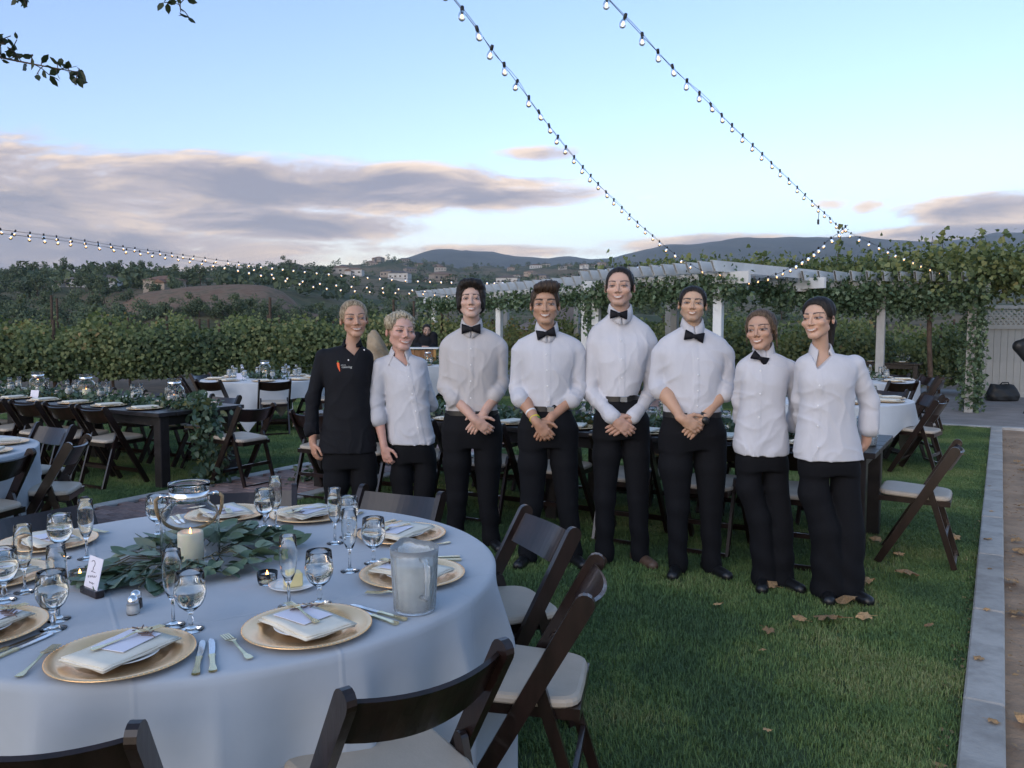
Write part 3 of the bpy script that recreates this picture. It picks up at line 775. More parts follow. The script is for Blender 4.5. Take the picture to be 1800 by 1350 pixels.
row(TP0, 8, -1, 0.42, 0.585, 0.10, lambda k: f'{ORD[k]} dark folding chair from the right, near side of table behind the group', G4)
row(TP0, 8, 1, 0.42, 0.585, 0.02, lambda k: f'{ORD[k]} dark folding chair from the right, far side of table behind the group', G4)
pc = (on(1536, 988) + on(1657, 1003) + on(1665, 978)) / 3
chair((pc.x - 0.02, pc.y + 0.05), R(150), 'lone dark folding chair with pale seat standing right of the woman at far right', G4)
def ring(key, angs, labf, group, rad=0.98):
    for i, a in enumerate(angs): ring_chair(ROUND[key], a + random.uniform(-3, 3), rad, labf(i), group)
ring('vine', [-112, -68, -24, 20, 160, 200, 60, 120], lambda i: ['dark folding chair with back to us at the vine-side table, left of the black-clad woman', 'dark folding chair beside the black sleeve at the round table near the vines', 'dark folding chair at the vine-side round table hidden behind the black-clad woman', 'dark folding chair at the right of the vine-side round table', 'dark folding chair at the far left rim of the vine-side table', 'dark folding chair left of the vine-side table next to the garland end', 'dark folding chair on the far right rim of the vine-side table', 'dark folding chair on the far rim of the vine-side table before the vines'][i], 'chairs around the vine-side table')
ring('right', [30, -5, -40, 70, 110], lambda i: ['dark folding chair behind the pitcher at the right table, farther one of the pair', 'dark folding chair behind the pitcher at the right table, nearer one of the pair', 'dark folding chair at the right table mostly hidden by the woman at far right', 'dark folding chair on the far right rim of the right table', 'dark folding chair on the far rim of the right table behind the women'][i], 'chairs around the right table')
ring('ivy', [-80, -35, 0, 35, 75, 115], lambda i: ['dark folding chair with reddish slat facing away at the ivy-side table', 'dark folding chair turned to the ivy-side table, left of the ivy post', 'dark folding chair right against the ivy post base', 'dark folding chair with raised front leg behind the ivy-side table', 'dark folding chair at the far rim of the ivy-side table', 'dark folding chair behind the ivy-side table centrepiece'][i], 'chairs around the ivy-side table')
ring('bar', [-60, -100, 20, 200], lambda i: f'{ORD[i]} dark folding chair at the round table next to the wooden bar', 'chairs around the bar-side table')
# ================================================================== TABLEWARE
Z0 = TZ + 0.0008
def lath(name, prof, m, n=28, smooth=True): return MB().lathe(prof, n).mesh(name, m, smooth)
GOB = [(0, 0), (0.032, 0), (0.033, 0.002), (0.02, 0.005), (0.007, 0.010), (0.0055, 0.02), (0.0085, 0.028), (0.0055, 0.036), (0.0065, 0.048), (0.016, 0.055), (0.030, 0.068), (0.039, 0.088), (0.041, 0.105), (0.038, 0.13), (0.0355, 0.155), (0.0347, 0.1556),
       (0.0340, 0.155), (0.0365, 0.13), (0.0394, 0.105), (0.0373, 0.089), (0.0285, 0.070), (0.015, 0.058), (0, 0.0545)]
GOBW = [(0, 0.0550), (0.0147, 0.0583), (0.0282, 0.0703), (0.0370, 0.0892), (0.0391, 0.105), (0.0378, 0.118), (0, 0.118)]
FLU = [(0, 0), (0.030, 0), (0.031, 0.002), (0.012, 0.006), (0.0045, 0.014), (0.004, 0.05), (0.0045, 0.066), (0.011, 0.076), (0.021, 0.10), (0.0255, 0.135), (0.0255, 0.165), (0.023, 0.205), (0.0225, 0.2056), (0.0220, 0.205), (0.0243, 0.165), (0.0243, 0.135), (0.0198, 0.101), (0.0095, 0.079), (0, 0.075)]
ME = {}
ME['goblet'] = lath('goblet', GOB, M['glass']); ME['water'] = lath('water', GOBW, M['water']); ME['flute'] = lath('champagne_flute', FLU, M['glass'])
ME['goblet_far'] = lath('goblet', GOB, M['glass'], 12); ME['flute_far'] = lath('champagne_flute', FLU, M['glass'], 10); ME['ice'] = lath('iced_water', GOBW, M['ice'], 12)
CH = [(0, 0.004), (0.10, 0.004), (0.108, 0.006), (0.118, 0.012), (0.152, 0.016), (0.163, 0.018), (0.167, 0.017), (0.168, 0.0145), (0.163, 0.013), (0.118, 0.008), (0.108, 0.002), (0.10, 0.0), (0, 0)]
ME['charger'] = lath('charger', CH[::-1], M['gold'], 64); ME['charger_far'] = lath('charger', CH[::-1], M['gold'], 24)
beads = MB()
for k in range(90):
    a = 2 * math.pi * k / 90; beads.lathe([(0, -0.0022), (0.002, 0), (0, 0.0022)], 5, (0.1655 * math.cos(a), 0.1655 * math.sin(a), 0.0172))
ME['beads'] = beads.mesh('beaded_rim', M['gold'], True)
PLT = [(0, 0.0), (0.05, 0.0), (0.056, 0.003), (0.085, 0.012), (0.087, 0.0132), (0.0855, 0.0142), (0.056, 0.006), (0.05, 0.004), (0, 0.004)]
ME['plate'] = lath('side_plate', PLT, M['china'], 40)
def folded(name, w, l, layers, m, th=0.004, seed=1):
    r = random.Random(seed); mb = MB()
    for k in range(layers):
        n = 8; vs = []
        dx, dy = r.uniform(-.004, .004), r.uniform(-.004, .004); sh = 1 - 0.025 * k
        for s in (0, 1):
            for i in range(n + 1):
                for j in range(n + 1):
                    x, y = (i / n - .5) * w * sh + dx, (j / n - .5) * l * sh + dy
                    z = k * th + s * th * 0.86 + 0.0018 * math.sin(x * 60 + k) * math.sin(y * 45 + 2 * k) - 0.03 * max(0, abs(y) - 0.09) * 0.6
                    vs.append((x, y, z))
        q = (n + 1) ** 2; fs = []
        for i in range(n):
            for j in range(n):
                a = i * (n + 1) + j; fs.append((a, a + 1, a + n + 2, a + n + 1)); fs.append((q + a, q + a + n + 1, q + a + n + 2, q + a + 1))
        for i in range(n):
            for a, b_ in ((i * (n + 1), (i + 1) * (n + 1)), ((i + 1) * (n + 1) + n, i * (n + 1) + n), (i + 1, i), (n * (n + 1) + i, n * (n + 1) + i + 1)): fs.append((a, b_, b_ + q, a + q))
        mb.add(vs, fs)
    return mb.mesh(name, m, True)
ME['napkin'] = folded('napkin', 0.150, 0.225, 3, M['napkin'], 0.0036)
ME['napkin_far'] = MB().cbox((0, 0, 0.008), (0.135, 0.215, 0.016), 0.004).mesh('napkin', M['napkin'])
ME['menu'] = MB().box((0, 0, 0.0006), (0.095, 0.125, 0.0012)).mesh('menu_card', M['paper'])
def fork_mesh(m):
    mb = MB()
    hz = lambda y: 0.004 + 0.008 * math.exp(-((y - 0.02) / 0.03) ** 2)
    pts = [(y, w) for y, w in ((-0.095, 0.003), (-0.092, 0.009), (-0.075, 0.0085), (-0.06, 0.0045), (-0.01, 0.003), (0.018, 0.004), (0.028, 0.011), (0.048, 0.012))]
    vs = []
    for y, w in pts: vs += [(-w, y, hz(y) + .002), (w, y, hz(y) + .002), (w, y, hz(y)), (-w, y, hz(y))]
    fs = [(0, 1, 2, 3)]
    for i in range(len(pts) - 1):
        for k in range(4): fs.append((i * 4 + k, i * 4 + 4 + k, i * 4 + 4 + (k + 1) % 4, i * 4 + (k + 1) % 4))
    e = (len(pts) - 1) * 4; fs.append((e + 3, e + 2, e + 1, e)); mb.add(vs, fs)
    for k in range(4):
        x = -0.0098 + k * 0.00653; mb.bar((x, 0.047, hz(.048) + .001), (x * .95, 0.092, 0.0075), 0.0036, 0.0018)
    return mb.mesh('fork', m)
ME['fork'] = fork_mesh(M['gold_cut'])
mb = MB()
pts = [(-0.11, .003), (-0.107, .0095), (-0.09, .0085), (-0.07, .006), (-0.02, .006), (-0.012, .0085), (-0.005, .006)]
vs = []
for y, w in pts: vs += [(-w, y, .006), (w, y, .006), (w, y, .001), (-w, y, .001)]
fs = [(0, 1, 2, 3)]
for i in range(len(pts) - 1):
    for k in range(4): fs.append((i * 4 + k, i * 4 + 4 + k, i * 4 + 4 + (k + 1) % 4, i * 4 + (k + 1) % 4))
e = (len(pts) - 1) * 4; fs.append((e + 3, e + 2, e + 1, e)); mb.add(vs, fs); ME['knife_handle'] = mb.mesh('handle', M['gold_cut'])
mb = MB(); vs = [(-.006, -.005), (.006, -.005), (.0085, .02), (.0095, .07), (.007, .095), (-.002, .107), (-.006, .09)]
n = len(vs); mb.add([(x, y, .0024) for x, y in vs] + [(x, y, .0044) for x, y in vs], [tuple(range(n - 1, -1, -1)), tuple(range(n, 2 * n))] + [(i, (i + 1) % n, (i + 1) % n + n, i + n) for i in range(n)])
ME['knife_blade'] = mb.mesh('knife', M['steel'])
mb = MB(); rr_ = random.Random(4)
for k in range(9):
    a = rr_.uniform(-.5, .5); y = -.03 + .008 * k
    mb.bar((0, y, .003), (math.sin(a + (1 if k % 2 else -1)) * .02, y + .014, .005 + rr_.uniform(0, .004)), 0.003, 0.0014)
mb.tube([(0, -.045, .003), (.003, 0, .004), (-.002, .05, .003)], .0013, 5)
ME['sprig'] = mb.mesh('dried_sprig', mat('dried_sprig', (0.14, 0.085, 0.07), 0.8, 0.3))
def put(name, me, p, rz, label, cat, group=None, rx=0.0):
    o = link(name, me, None, p, (rx, 0, rz)); return tag(o, label, cat, group)
def knife(p, rz, label):
    o = put('table_knife', ME['knife_blade'], p, rz, label, 'knife', 'knives on the foreground table'); link('handle', ME['knife_handle'], o)
def goblet(p, label, far=False, group='water goblets'):
    o = put('water_goblet', ME['goblet_far' if far else 'goblet'], p, random.uniform(0, 6), label, 'goblet', group)
    link('iced_water' if far else 'water', ME['ice' if far else 'water'], o); return o
def flute(p, label, far=False, group='champagne flutes'):
    return put('champagne_flute', ME['flute_far' if far else 'flute'], p, random.uniform(0, 6), label, 'flute', group)
# ------------------------------------------------------------------ the foreground table
SEATS = [((215, 1158), 'the place nearest the lower left chair'), ((541, 1108), 'the place before the nearest chair'), ((725, 1014), 'the place hidden by the water pitcher'), ((706, 943), 'the place just beyond the water pitcher'),
         ((546, 908), 'the far place before the bowed chair back'), ((398, 907), 'the far place right behind the glass lantern'), ((84, 957), 'the left place behind goblet and flute'), ((-12, 1018), 'the left edge place beside the menu card'), ((-42, 1112), 'the place cut off at left in front')]
for i, ((px, py), lab) in enumerate(SEATS):
    p = on(px, py, Z0); d = p - T1; a = math.atan2(d.y, d.x); rz = a + math.pi / 2      # local -y points to the diner
    rad = Vector((math.cos(a), math.sin(a), 0)); tan = Vector((-rad.y, rad.x, 0))
    o = put('charger_plate', ME['charger'], p, rz, 'gold charger plate with beaded rim at ' + lab, 'charger', 'gold chargers on the foreground table'); link('beaded_rim', ME['beads'], o)
    put('side_plate', ME['plate'], p + Vector((0, 0, 0.0052)), rz, 'small white plate on the gold charger at ' + lab, 'plate', 'white plates on the foreground table')
    jr = random.uniform(-.5, .5)
    put('napkin', ME['napkin'], p + Vector((0, 0, 0.0200)), rz + jr, 'folded ivory napkin on the charger at ' + lab, 'napkin', 'napkins on the foreground table')
    put('menu_card', ME['menu'], p + Vector((0, 0, 0.0335)) - rad * 0.03, rz + jr + 0.12, 'lilac-white menu card lying on the napkin at ' + lab, 'menu card', 'menu cards on the foreground table')
    put('dried_sprig', ME['sprig'], p + Vector((0, 0, 0.0350)) - rad * 0.07 + tan * 0.03, rz + 1.3 + jr, 'dried brown sprig at ' + lab, 'sprig', 'sprigs on the foreground table')
    put('dessert_fork', ME['fork'], p + Vector((0, 0, 0.0325)) - rad * 0.04, rz + jr - 0.15, 'gold dessert fork lying on the napkin at ' + lab, 'fork', 'gold forks on the foreground table')
    put('dinner_fork', ME['fork'], on(px, py, Z0) - tan * 0.190 + rad * 0.01, rz + 0.02, 'gold dinner fork left of the charger at ' + lab, 'fork', 'gold forks on the foreground table')
    for k in (0, 1): knife(p + tan * (0.182 + 0.026 * k) - rad * (0.0 + 0.012 * k), rz + 0.24 + 0.08 * k, ('inner' if k == 0 else 'outer') + ' gold-handled knife at ' + lab)
for (px, py), lab in [((94, 1106), 'left front, before the menu card'), ((336, 1107), 'front middle, next to the salt shaker'), ((107, 982), 'at far left with ripples of ice'), ((8, 1056), 'cut by the left frame edge'), ((277, 941), 'behind the glass lantern'),
                      ((466, 927), 'far right of the lantern'), ((612, 944), 'far rim beside two flutes'), ((657, 990), 'left of the water pitcher, farther one'), ((562, 1061), 'right of the butter dish')]:
    goblet(on(px, py, Z0), 'water goblet on foreground table, ' + lab)
for (px, py), lab in [((44, 1041), 'far left before the charger'), ((153, 982), 'far left before the brick walk'), ((103, 1089), 'behind the left front goblet'), ((305, 1099), 'beside the front middle goblet'), ((485, 928), 'far right of the lantern'),
                      ((589, 955), 'far rim, leftmost of three glasses'), ((615, 1004), 'left of the pitcher, farther one'), ((508, 1066), 'in front of the butter dish')]:
    flute(on(px, py, Z0), 'empty champagne flute on the foreground table, ' + lab)
# lantern jar with candle
M['jarglass'] = glass_mat('jar_glass', (0.965, 0.98, 0.98), 0.0, 1.28)
def jar_meshes(n):
    G = [(0, 0.0), (0.078, 0), (0.090, 0.006), (0.094, 0.02), (0.094, 0.155), (0.088, 0.185), (0.070, 0.203), (0.062, 0.212), (0.062, 0.25), (0.066, 0.262), (0.068, 0.272), (0.066, 0.276), (0.062, 0.272), (0.058, 0.25), (0.058, 0.212), (0.067, 0.200), (0.0845, 0.183), (0.0905, 0.155), (0.0905, 0.02), (0.085, 0.008), (0, 0.006)]
    return lath('lantern_jar', G, M['jarglass'], n), lath('collar', [(0.063, 0.214), (0.0645, 0.215), (0.0645, 0.247), (0.063, 0.248)], M['steel'], n)
ME['jar'], ME['collar'] = jar_meshes(40); ME['jar_far'], ME['collar_far'] = jar_meshes(16)
CAND = [(0, 0), (0.040, 0), (0.041, 0.004), (0.041, 0.100), (0.040, 0.108), (0.036, 0.110), (0.032, 0.104), (0.0, 0.098)]
ME['candle'] = lath('pillar_candle', CAND, M['wax'], 24); ME['flame'] = lath('flame', [(0, 0.098), (0.004, 0.104), (0.003, 0.112), (0, 0.122)], M['flame'], 8)
def lantern(p, label, clabel, far=False, handle=True, cand=None):
    o = put('lantern_jar', ME['jar_far' if far else 'jar'], p, 0.4, label, 'lantern', 'glass lantern jars')
    link('collar', ME['collar_far' if far else 'collar'], o)
    if not far:
        mb = MB(); hp = []
        for s in (-1, 1):
            mbk = MB(); mbk.tube([(s * 0.0655, 0, 0.232), (s * 0.085, 0, 0.236), (s * 0.094, 0, 0.228)], 0.006, 8); lk = mbk.build('lug', M['steel'], o, True)
        for k in range(25):
            a = math.pi * k / 24; hp.append((0.104 * math.cos(a), 0.105 * math.sin(a), 0.222 - 0.13 * math.sin(a) ** .7))
        hp = [(0.094, 0, 0.232)] + hp + [(-0.094, 0, 0.232)]
        mb.tube(hp, 0.0062, 8); mb.build('rope_handle', M['rope'], o, True)
    c = put('pillar_candle', ME['candle'], p + (cand or Vector((0.0, 0, 0))) + Vector((0, 0, 0.0075)), 0.3, clabel, 'candle', 'pillar candles in the lanterns')
    link('flame', ME['flame'], c); return o
JP = on(336, 990, Z0)
lantern(JP, 'glass lantern jar with steel collar and rope handle on the foreground table', 'ivory pillar candle with tiny flame inside the foreground lantern', cand=Vector((0.012, -0.03, 0)))
# tea lights
for (px, py), lab in [((141, 1024), 'left of the menu card'), ((470, 1026), 'right of the greenery')]:
    p = on(px, py, Z0)
    o = put('tea_light', lath('tea_light', [(0, 0), (0.026, 0), (0.030, 0.012), (0.032, 0.038), (0.0305, 0.038), (0.0285, 0.012), (0.024, 0.004), (0, 0.004)], M['glass'], 24), p, 0, 'small glass tea light with flame, ' + lab, 'tea light', 'tea lights on the foreground table')
    lath_m = lath('wax', [(0, 0.0045), (0.022, 0.0045), (0.0225, 0.02), (0, 0.02)], M['wax'], 18); link('wax', lath_m, o)
    link('flame', lath('flame', [(0, 0.021), (0.0045, 0.028), (0.003, 0.036), (0, 0.044)], M['flame'], 8), o)
# menu card in its wooden holder with hand lettering
p = on(162, 1046, Z0)
o = thing('table_sign', 'lilac table card with handwriting in a dark wooden holder, left of the greenery', 'sign', p, R(-38))
MB().cbox((0, 0, 0.011), (0.10, 0.026, 0.022), 0.002).build('holder', M['wood'], o)
rt = Matrix.Rotation(R(-14), 3, 'X')
MB().box((0, 0.006, 0.062), (0.082, 0.0014, 0.10), rt).build('card', M['paper'], o)
mb = MB(); ink = mat('ink', (0.10, 0.09, 0.13), 0.8)
def stroke(pts, r=0.0006): mb.tube([rt @ Vector((x, -0.0012, z)) + Vector((0, 0.006, 0.062)) for x, z in pts], r, 5)
stroke([(-.012 + .012 * math.cos(a), .028 + .010 * math.sin(a)) for a in [2.6 - k * .45 for k in range(9)]] + [(-.004, .012), (-.014, .006), (.012, .006)], 0.0009)
stroke([(-.03 + .0035 * k + .002 * math.sin(k * 1.9), -.012 + .004 * math.sin(k * 2.3) + .0006 * k) for k in range(16)])
stroke([(-.014 + .003 * k, -.026 + .003 * math.sin(k * 2.1)) for k in range(11)])
mb.build('handwriting', ink, o, True)
# salt and pepper shakers
for k, (dx, dy) in enumerate(((0, 0), (-0.012, 0.045))):
    p = on(234, 1079, Z0) + Vector((dx, dy, 0))
    o = put('salt_shaker' if k == 0 else 'pepper_shaker', lath('shaker', [(0, 0), (0.017, 0), (0.018, 0.003), (0.0165, 0.028), (0.014, 0.032), (0, 0.032)], M['glass'], 8), p, .3, ['small glass salt shaker with domed steel lid, nearer one', 'small glass pepper shaker with domed steel lid, farther one'][k], 'shaker', 'shakers on the foreground table')
    link('lid', lath('lid', [(0.0148, 0.0325), (0.0152, 0.040), (0.012, 0.048), (0.005, 0.0525), (0, 0.053)], M['steel'], 16), o)
    link('contents', lath('contents', [(0, 0.003), (0.0145, 0.003), (0.0140, 0.022), (0, 0.022)], M['china'] if k == 0 else M['bark'], 8), o)
# butter dish
p = on(515, 1033, Z0)
put('butter_plate', lath('butter_plate', [(0, 0), (0.045, 0), (0.05, 0.003), (0.071, 0.012), (0.0725, 0.0135), (0.071, 0.0145), (0.05, 0.0065), (0, 0.0045)], M['china'], 36), p, 0, 'small white butter plate between flute and greenery', 'plate')
o = put('butter', MB().cbox((0, 0, 0.021), (0.05, 0.044, 0.042), 0.003).mesh('butter', mat('butter', (0.78, 0.66, 0.33), 0.45, 0.05)), p + Vector((0, 0.004, 0.0056)), .5, 'pale yellow block of butter on the small white plate', 'butter')
# water pitcher
def pitcher(p, rz, label, s=1.0):
    n = 72; vs = []; fs = []
    prof = [(0.056, 0.0), (0.062, 0.004), (0.063, 0.02), (0.067, 0.10), (0.071, 0.20), (0.0735, 0.232), (0.0715, 0.232), (0.069, 0.20), (0.065, 0.10), (0.060, 0.02), (0.056, 0.012)]
    for i, (r, z) in enumerate(prof):
        for k in range(n):
            a = 2 * math.pi * k / n
            rr = r + (0.0011 * (1 if k % 4 < 2 else -1) if 0.015 < z < 0.222 and i < 6 else 0)
            sp = max(0, math.cos(a)) ** 14 * max(0, (z - 0.17) / 0.06) * 0.022
            vs.append(((rr + sp) * math.cos(a), (rr + sp) * math.sin(a), z + sp * 0.3))
    for i in range(len(prof) - 1):
        for k in range(n): fs.append((i * n + k, i * n + (k + 1) % n, i * n + n + (k + 1) % n, i * n + n + k))
    fs += [tuple(range(n - 1, -1, -1)), tuple((len(prof) - 1) * n + k for k in range(n))]
    mb = MB(); mb.add(vs, fs)
    o = put('water_pitcher', mb.mesh('water_pitcher', M['frost'], True), p, rz, label, 'pitcher', 'plastic water pitchers'); o.scale = (s, s, s * .84)
    mb = MB(); mb.tube([(-0.066, 0, 0.205), (-0.10, 0, 0.207), (-0.115, 0, 0.19), (-0.115, 0, 0.10), (-0.105, 0, 0.075), (-0.064, 0, 0.07)], 0.0085, 8); mb.build('handle', M['frost'], o, True)
    link('water', lath('water', [(0, 0.0125), (0.058, 0.0125), (0.0645, 0.11), (0.0668, 0.175), (0, 0.175)], M['ice'], 32), o)
    return o
pitcher(on(729, 1072, Z0), R(115), 'tall frosted ribbed water pitcher at the right of the foreground table', 0.93)
pitcher(on(1524, 782, Z0), R(100), 'frosted water pitcher at the right end of the table behind the group', 0.95)
# ------------------------------------------------------------------ greenery
def big_leaf_mesh(seed):
    r = random.Random(seed); mb = MB(); N = 7; vs = [(0, 0, 0)]; w = r.uniform(.27, .36); cv = r.uniform(-.1, .22); fo = r.uniform(.03, .12)
    for i in range(1, N):
        t = i / N; ww = w * math.sin(math.pi * t ** 0.85) ** 0.8; z = -cv * t * t
        vs += [(-ww, t, z + fo * ww * 2), (0, t, z), (ww, t, z + fo * ww * 2)]
    vs.append((0, 1, -cv)); e = len(vs) - 1
    fs = [(0, 2, 1), (0, 3, 2)]
    for i in range(N - 2):
        a = 1 + i * 3; fs += [(a, a + 1, a + 4, a + 3), (a + 1, a + 2, a + 5, a + 4)]
    a = 1 + (N - 2) * 3; fs += [(a, a + 1, e), (a + 1, a + 2, e)]
    me = mb.add(vs, fs).mesh('leaf', M['euc_obj'], True); return me
m, n, b = new_mat('eucalyptus_leaf_single')
oi = n.n('ShaderNodeObjectInfo'); tcn = n.n('ShaderNodeTexCoord')
c = n.ramp(oi.outputs['Random'], [(0.0, (0.050, 0.090, 0.050)), (0.4, (0.095, 0.155, 0.092)), (0.75, (0.17, 0.235, 0.165)), (0.92, (0.23, 0.29, 0.23)), (1.0, (0.19, 0.16, 0.06))])
c = n.mix(n.m('MULTIPLY', n.sstep(n.noise(tcn.outputs['Object'], 5, 4, 0.6), 0.4, 0.7), 0.3), c, (0.16, 0.20, 0.13))
n.put(b.inputs['Base Color'], c); b.inputs['Roughness'].default_value = 0.42; b.inputs['Specular IOR Level'].default_value = 0.45
M['euc_obj'] = m
LEAVES = [big_leaf_mesh(k) for k in range(6)]
gar = thing('garland', 'thick eucalyptus garland laid around the lantern on the foreground table', 'garland', JP, 0)
stem = MB(); rg = random.Random(5); axis = Vector((0.55, 0.83, 0)); ax2 = Vector((0.83, -0.55, 0)); nl = 0
for k in range(270):
    a = rg.uniform(0, 2 * math.pi); rr = math.sqrt(rg.uniform(0.06, 1.0))
    q_ = axis * (math.cos(a) * rr * 0.37 + 0.03) + ax2 * (math.sin(a) * rr * 0.25)
    if q_.length < 0.098: continue
    fr_ = max(0.0, -q_.y / 0.2)
    hgt = 0.012 + 0.085 * (1 - rr) * rg.uniform(0.35, 1.0) * max(.25, 1 - fr_) + rg.uniform(0, .016)
    o = link('leaf', LEAVES[k % 6], gar, (q_.x, q_.y, hgt)); s = rg.uniform(.05, .098)
    out_a = math.atan2(q_.y, q_.x) + rg.uniform(-1.1, 1.1)
    tilt = rg.uniform(-0.12, 0.75) * (1 - 0.55 * rr); 
    if fr_ > .3: tilt *= .45
    if hgt < 0.03: tilt = abs(tilt)
    o.rotation_euler = Euler((tilt, rg.uniform(-.7, .7), out_a - math.pi / 2), 'XYZ'); o.scale = (s, s, s); nl += 1
for k in range(26):
    a = k / 26 * 6.283 + rg.uniform(-.1, .1); r0 = 0.11; r1 = rg.uniform(.2, .36)
    d = axis * math.cos(a) + ax2 * (math.sin(a) * .68)
    stem.tube([d * r0 + Vector((0, 0, .03)), d * ((r0 + r1) / 2) + Vector((0, 0, .05)), d * r1 + Vector((0, 0, .018))], 0.0022, 5)
stem.build('stems', mat('stem', (0.09, 0.085, 0.05), 0.8), gar)
def leaf_run(name, pts, n, spread, size, label, rng_seed, down=False, group='garlands on the tables'):
    """a garland along a polyline: stem plus many small leaves"""
    rg2 = np.random.default_rng(rng_seed); pts = np.array([tuple(p) for p in pts])
    seg = np.linalg.norm(np.diff(pts, axis=0), axis=1); cum = np.concatenate([[0], np.cumsum(seg)])
    s = rg2.uniform(0, cum[-1], n); P = np.stack([np.interp(s, cum, pts[:, k]) for k in range(3)], 1)
    off = rg2.normal(size=(n, 3)) * np.array(spread); off[:, 2] = np.abs(off[:, 2]) if not down else off[:, 2]
    P2 = P + off
    vs, fs, tn = leaf_cloud(P2, size, LEAF_OVAL, None, 0.4, rg2)
    if not down: vs[:, 2] = np.maximum(vs[:, 2], pts[:, 2].min() + 0.001)
    else: vs[:, 2] = np.maximum(vs[:, 2], 0.005)
    base_ = Vector(pts[0]); t = thing(name, label, 'garland', (0, 0, 0), 0, group)
    link('leaves', np_mesh('leaves', vs, fs, M['euc'], tint=tn), t)
    MB().tube([Vector(p) + Vector((0, 0, .012)) for p in pts], 0.006, 6).build('stem', M['bark'], t)
    return t
# left farm table: garland along it, over its end and down to the grass
cl = TL0 + U * 0.5 + Vector((0, 0, TZ))
leaf_run('garland', [cl - V * 4.8, cl - V * 2.5, cl - V * 0.1], 1500, (0.09, 0.09, 0.05), 0.06, 'leafy garland running down the middle of the left farm table', 21)
e0 = cl + V * 0.03
leaf_run('garland', [cl - V * 0.25 + Vector((0, 0, .03)), e0 + Vector((0, 0, 0.03)), e0 + V * 0.05 - Vector((0, 0, .35)), e0 + V * 0.08 - Vector((0, 0, .62)), e0 + V * 0.16 - U * 0.1 - Vector((0, 0, .70))], 900, (0.075, 0.085, 0.05), 0.07, 'thick eucalyptus garland hanging off the left farm table to the grass', 22, True)
cp = TP0 + U * 0.5 + Vector((0, 0, TZ))
leaf_run('garland', [cp - V * 4.7, cp - V * 2.5, cp - V * 0.3], 1900, (0.10, 0.10, 0.05), 0.065, 'leafy garland along the table behind the group', 23)
ge = TP0 - V * 4.9 + U * 0.35
leaf_run('garland', [ge + Vector((0, 0, TZ)), ge - V * 0.06 + Vector((0, 0, .4)), ge - V * 0.12 + Vector((0, 0, .06)), ge - V * 0.3 - U * 0.2 + Vector((0, 0, .03))], 420, (0.06, 0.07, 0.05), 0.065, 'end of a garland trailing onto the lawn by the black-clad woman', 24, True)
for key, sd, lab in (('vine', 25, 'low greenery in the middle of the vine-side round table'), ('ivy', 26, 'low greenery in the middle of the ivy-side round table'), ('right', 27, 'low greenery on the round table behind the women at right'), ('bar', 28, 'low greenery on the round table next to the bar')):
    c = ROUND[key] + Vector((0, 0, TZ)); leaf_run('garland', [c - V * 0.32, c + V * 0.32], 260, (0.09, 0.09, 0.05), 0.065, lab, sd)
cb = TB0 + U * 0.5 + Vector((0, 0, TZ)); leaf_run('garland', [cb - V * 4.7, cb - V * 0.3], 500, (0.09, 0.09, 0.05), 0.07, 'leafy garland on the dark table at the back under the pergola', 29)
# ------------------------------------------------------------------ the other tables' settings
def far_setting(p, ang, lab, gl=True, cg=True):
    """ang: direction from table middle to diner"""
    rz = ang + math.pi / 2; rad = Vector((math.cos(ang), math.sin(ang), 0)); tan = Vector((-rad.y, rad.x, 0)); p = Vector((p[0], p[1], Z0))
    put('charger_plate', ME['charger_far'], p, rz, f'gold charger, {lab}', 'charger', 'chargers on the other tables')
    put('napkin', ME['napkin_far'], p + Vector((0, 0, 0.018)), rz + random.uniform(-.3, .3), f'folded napkin, {lab}', 'napkin', 'napkins on the other tables')
    if gl:
        goblet(p - rad * 0.20 + tan * 0.12, f'goblet of iced water, {lab}', True, 'goblets on the other tables')
        flute(p - rad * 0.24 + tan * 0.03, f'champagne flute, {lab}', True, 'flutes on the other tables')
def row_settings(t0, n, start, step, name, far_side=True):
    aN, aF = math.atan2(-U.y, -U.x), math.atan2(U.y, U.x)
    for k in range(n):
        b_ = t0 - V * (start + k * step)
        far_setting(b_ + U * 0.19, aN, f'{ORD[k]} near-side place from right, {name}')
        if far_side: far_setting(b_ + U * 0.81, aF, f'{ORD[k]} far-side place from right, {name}')
row_settings(TL0, 8, 0.45, 0.56, 'left farm table')
row_settings(TP0, 8, 0.42, 0.585, 'the table behind the group')
row_settings(TB0, 6, 0.4, 0.6, 'the dark back table')
for key, nm, angs in (('vine', 'vine-side round table', range(-165, 195, 45)), ('ivy', 'ivy-side round table', range(-150, 210, 45)), ('right', 'round table behind the women', range(-80, 100, 36)), ('bar', 'round table by the bar', range(-150, 210, 60)), ('edge', 'round table cut off at left', (0, 36, -36))):
    for i, a in enumerate(angs):
        c = ROUND[key]; far_setting(c + Vector((math.cos(R(a)), math.sin(R(a)), 0)) * 0.70, R(a), f'{ORD[i]} place counter-clockwise on the {nm}')
for k, px in enumerate((88, 160, 297)):
    p = cl - V * (0.42 + [2.35, 1.45, 0.0][k]); p.z = Z0
    lantern(p, f'glass lantern jar on the left farm table, {["leftmost", "middle", "rightmost"][k]} of three', f'pillar candle in the {["leftmost", "middle", "rightmost"][k]} lantern of the left farm table', True)
for key, nm in (('vine', 'vine-side round table'), ('bar', 'round table by the bar'), ('ivy', 'ivy-side round table')):
    c = ROUND[key].copy(); c.z = Z0; lantern(c, f'glass lantern jar amid greenery on the {nm}', f'candle inside the lantern on the {nm}', True)
lantern(g3(cb - V * 0.95, Z0), 'glowing glass lantern jar on the dark back table', 'candle inside the lantern on the dark back table', True)
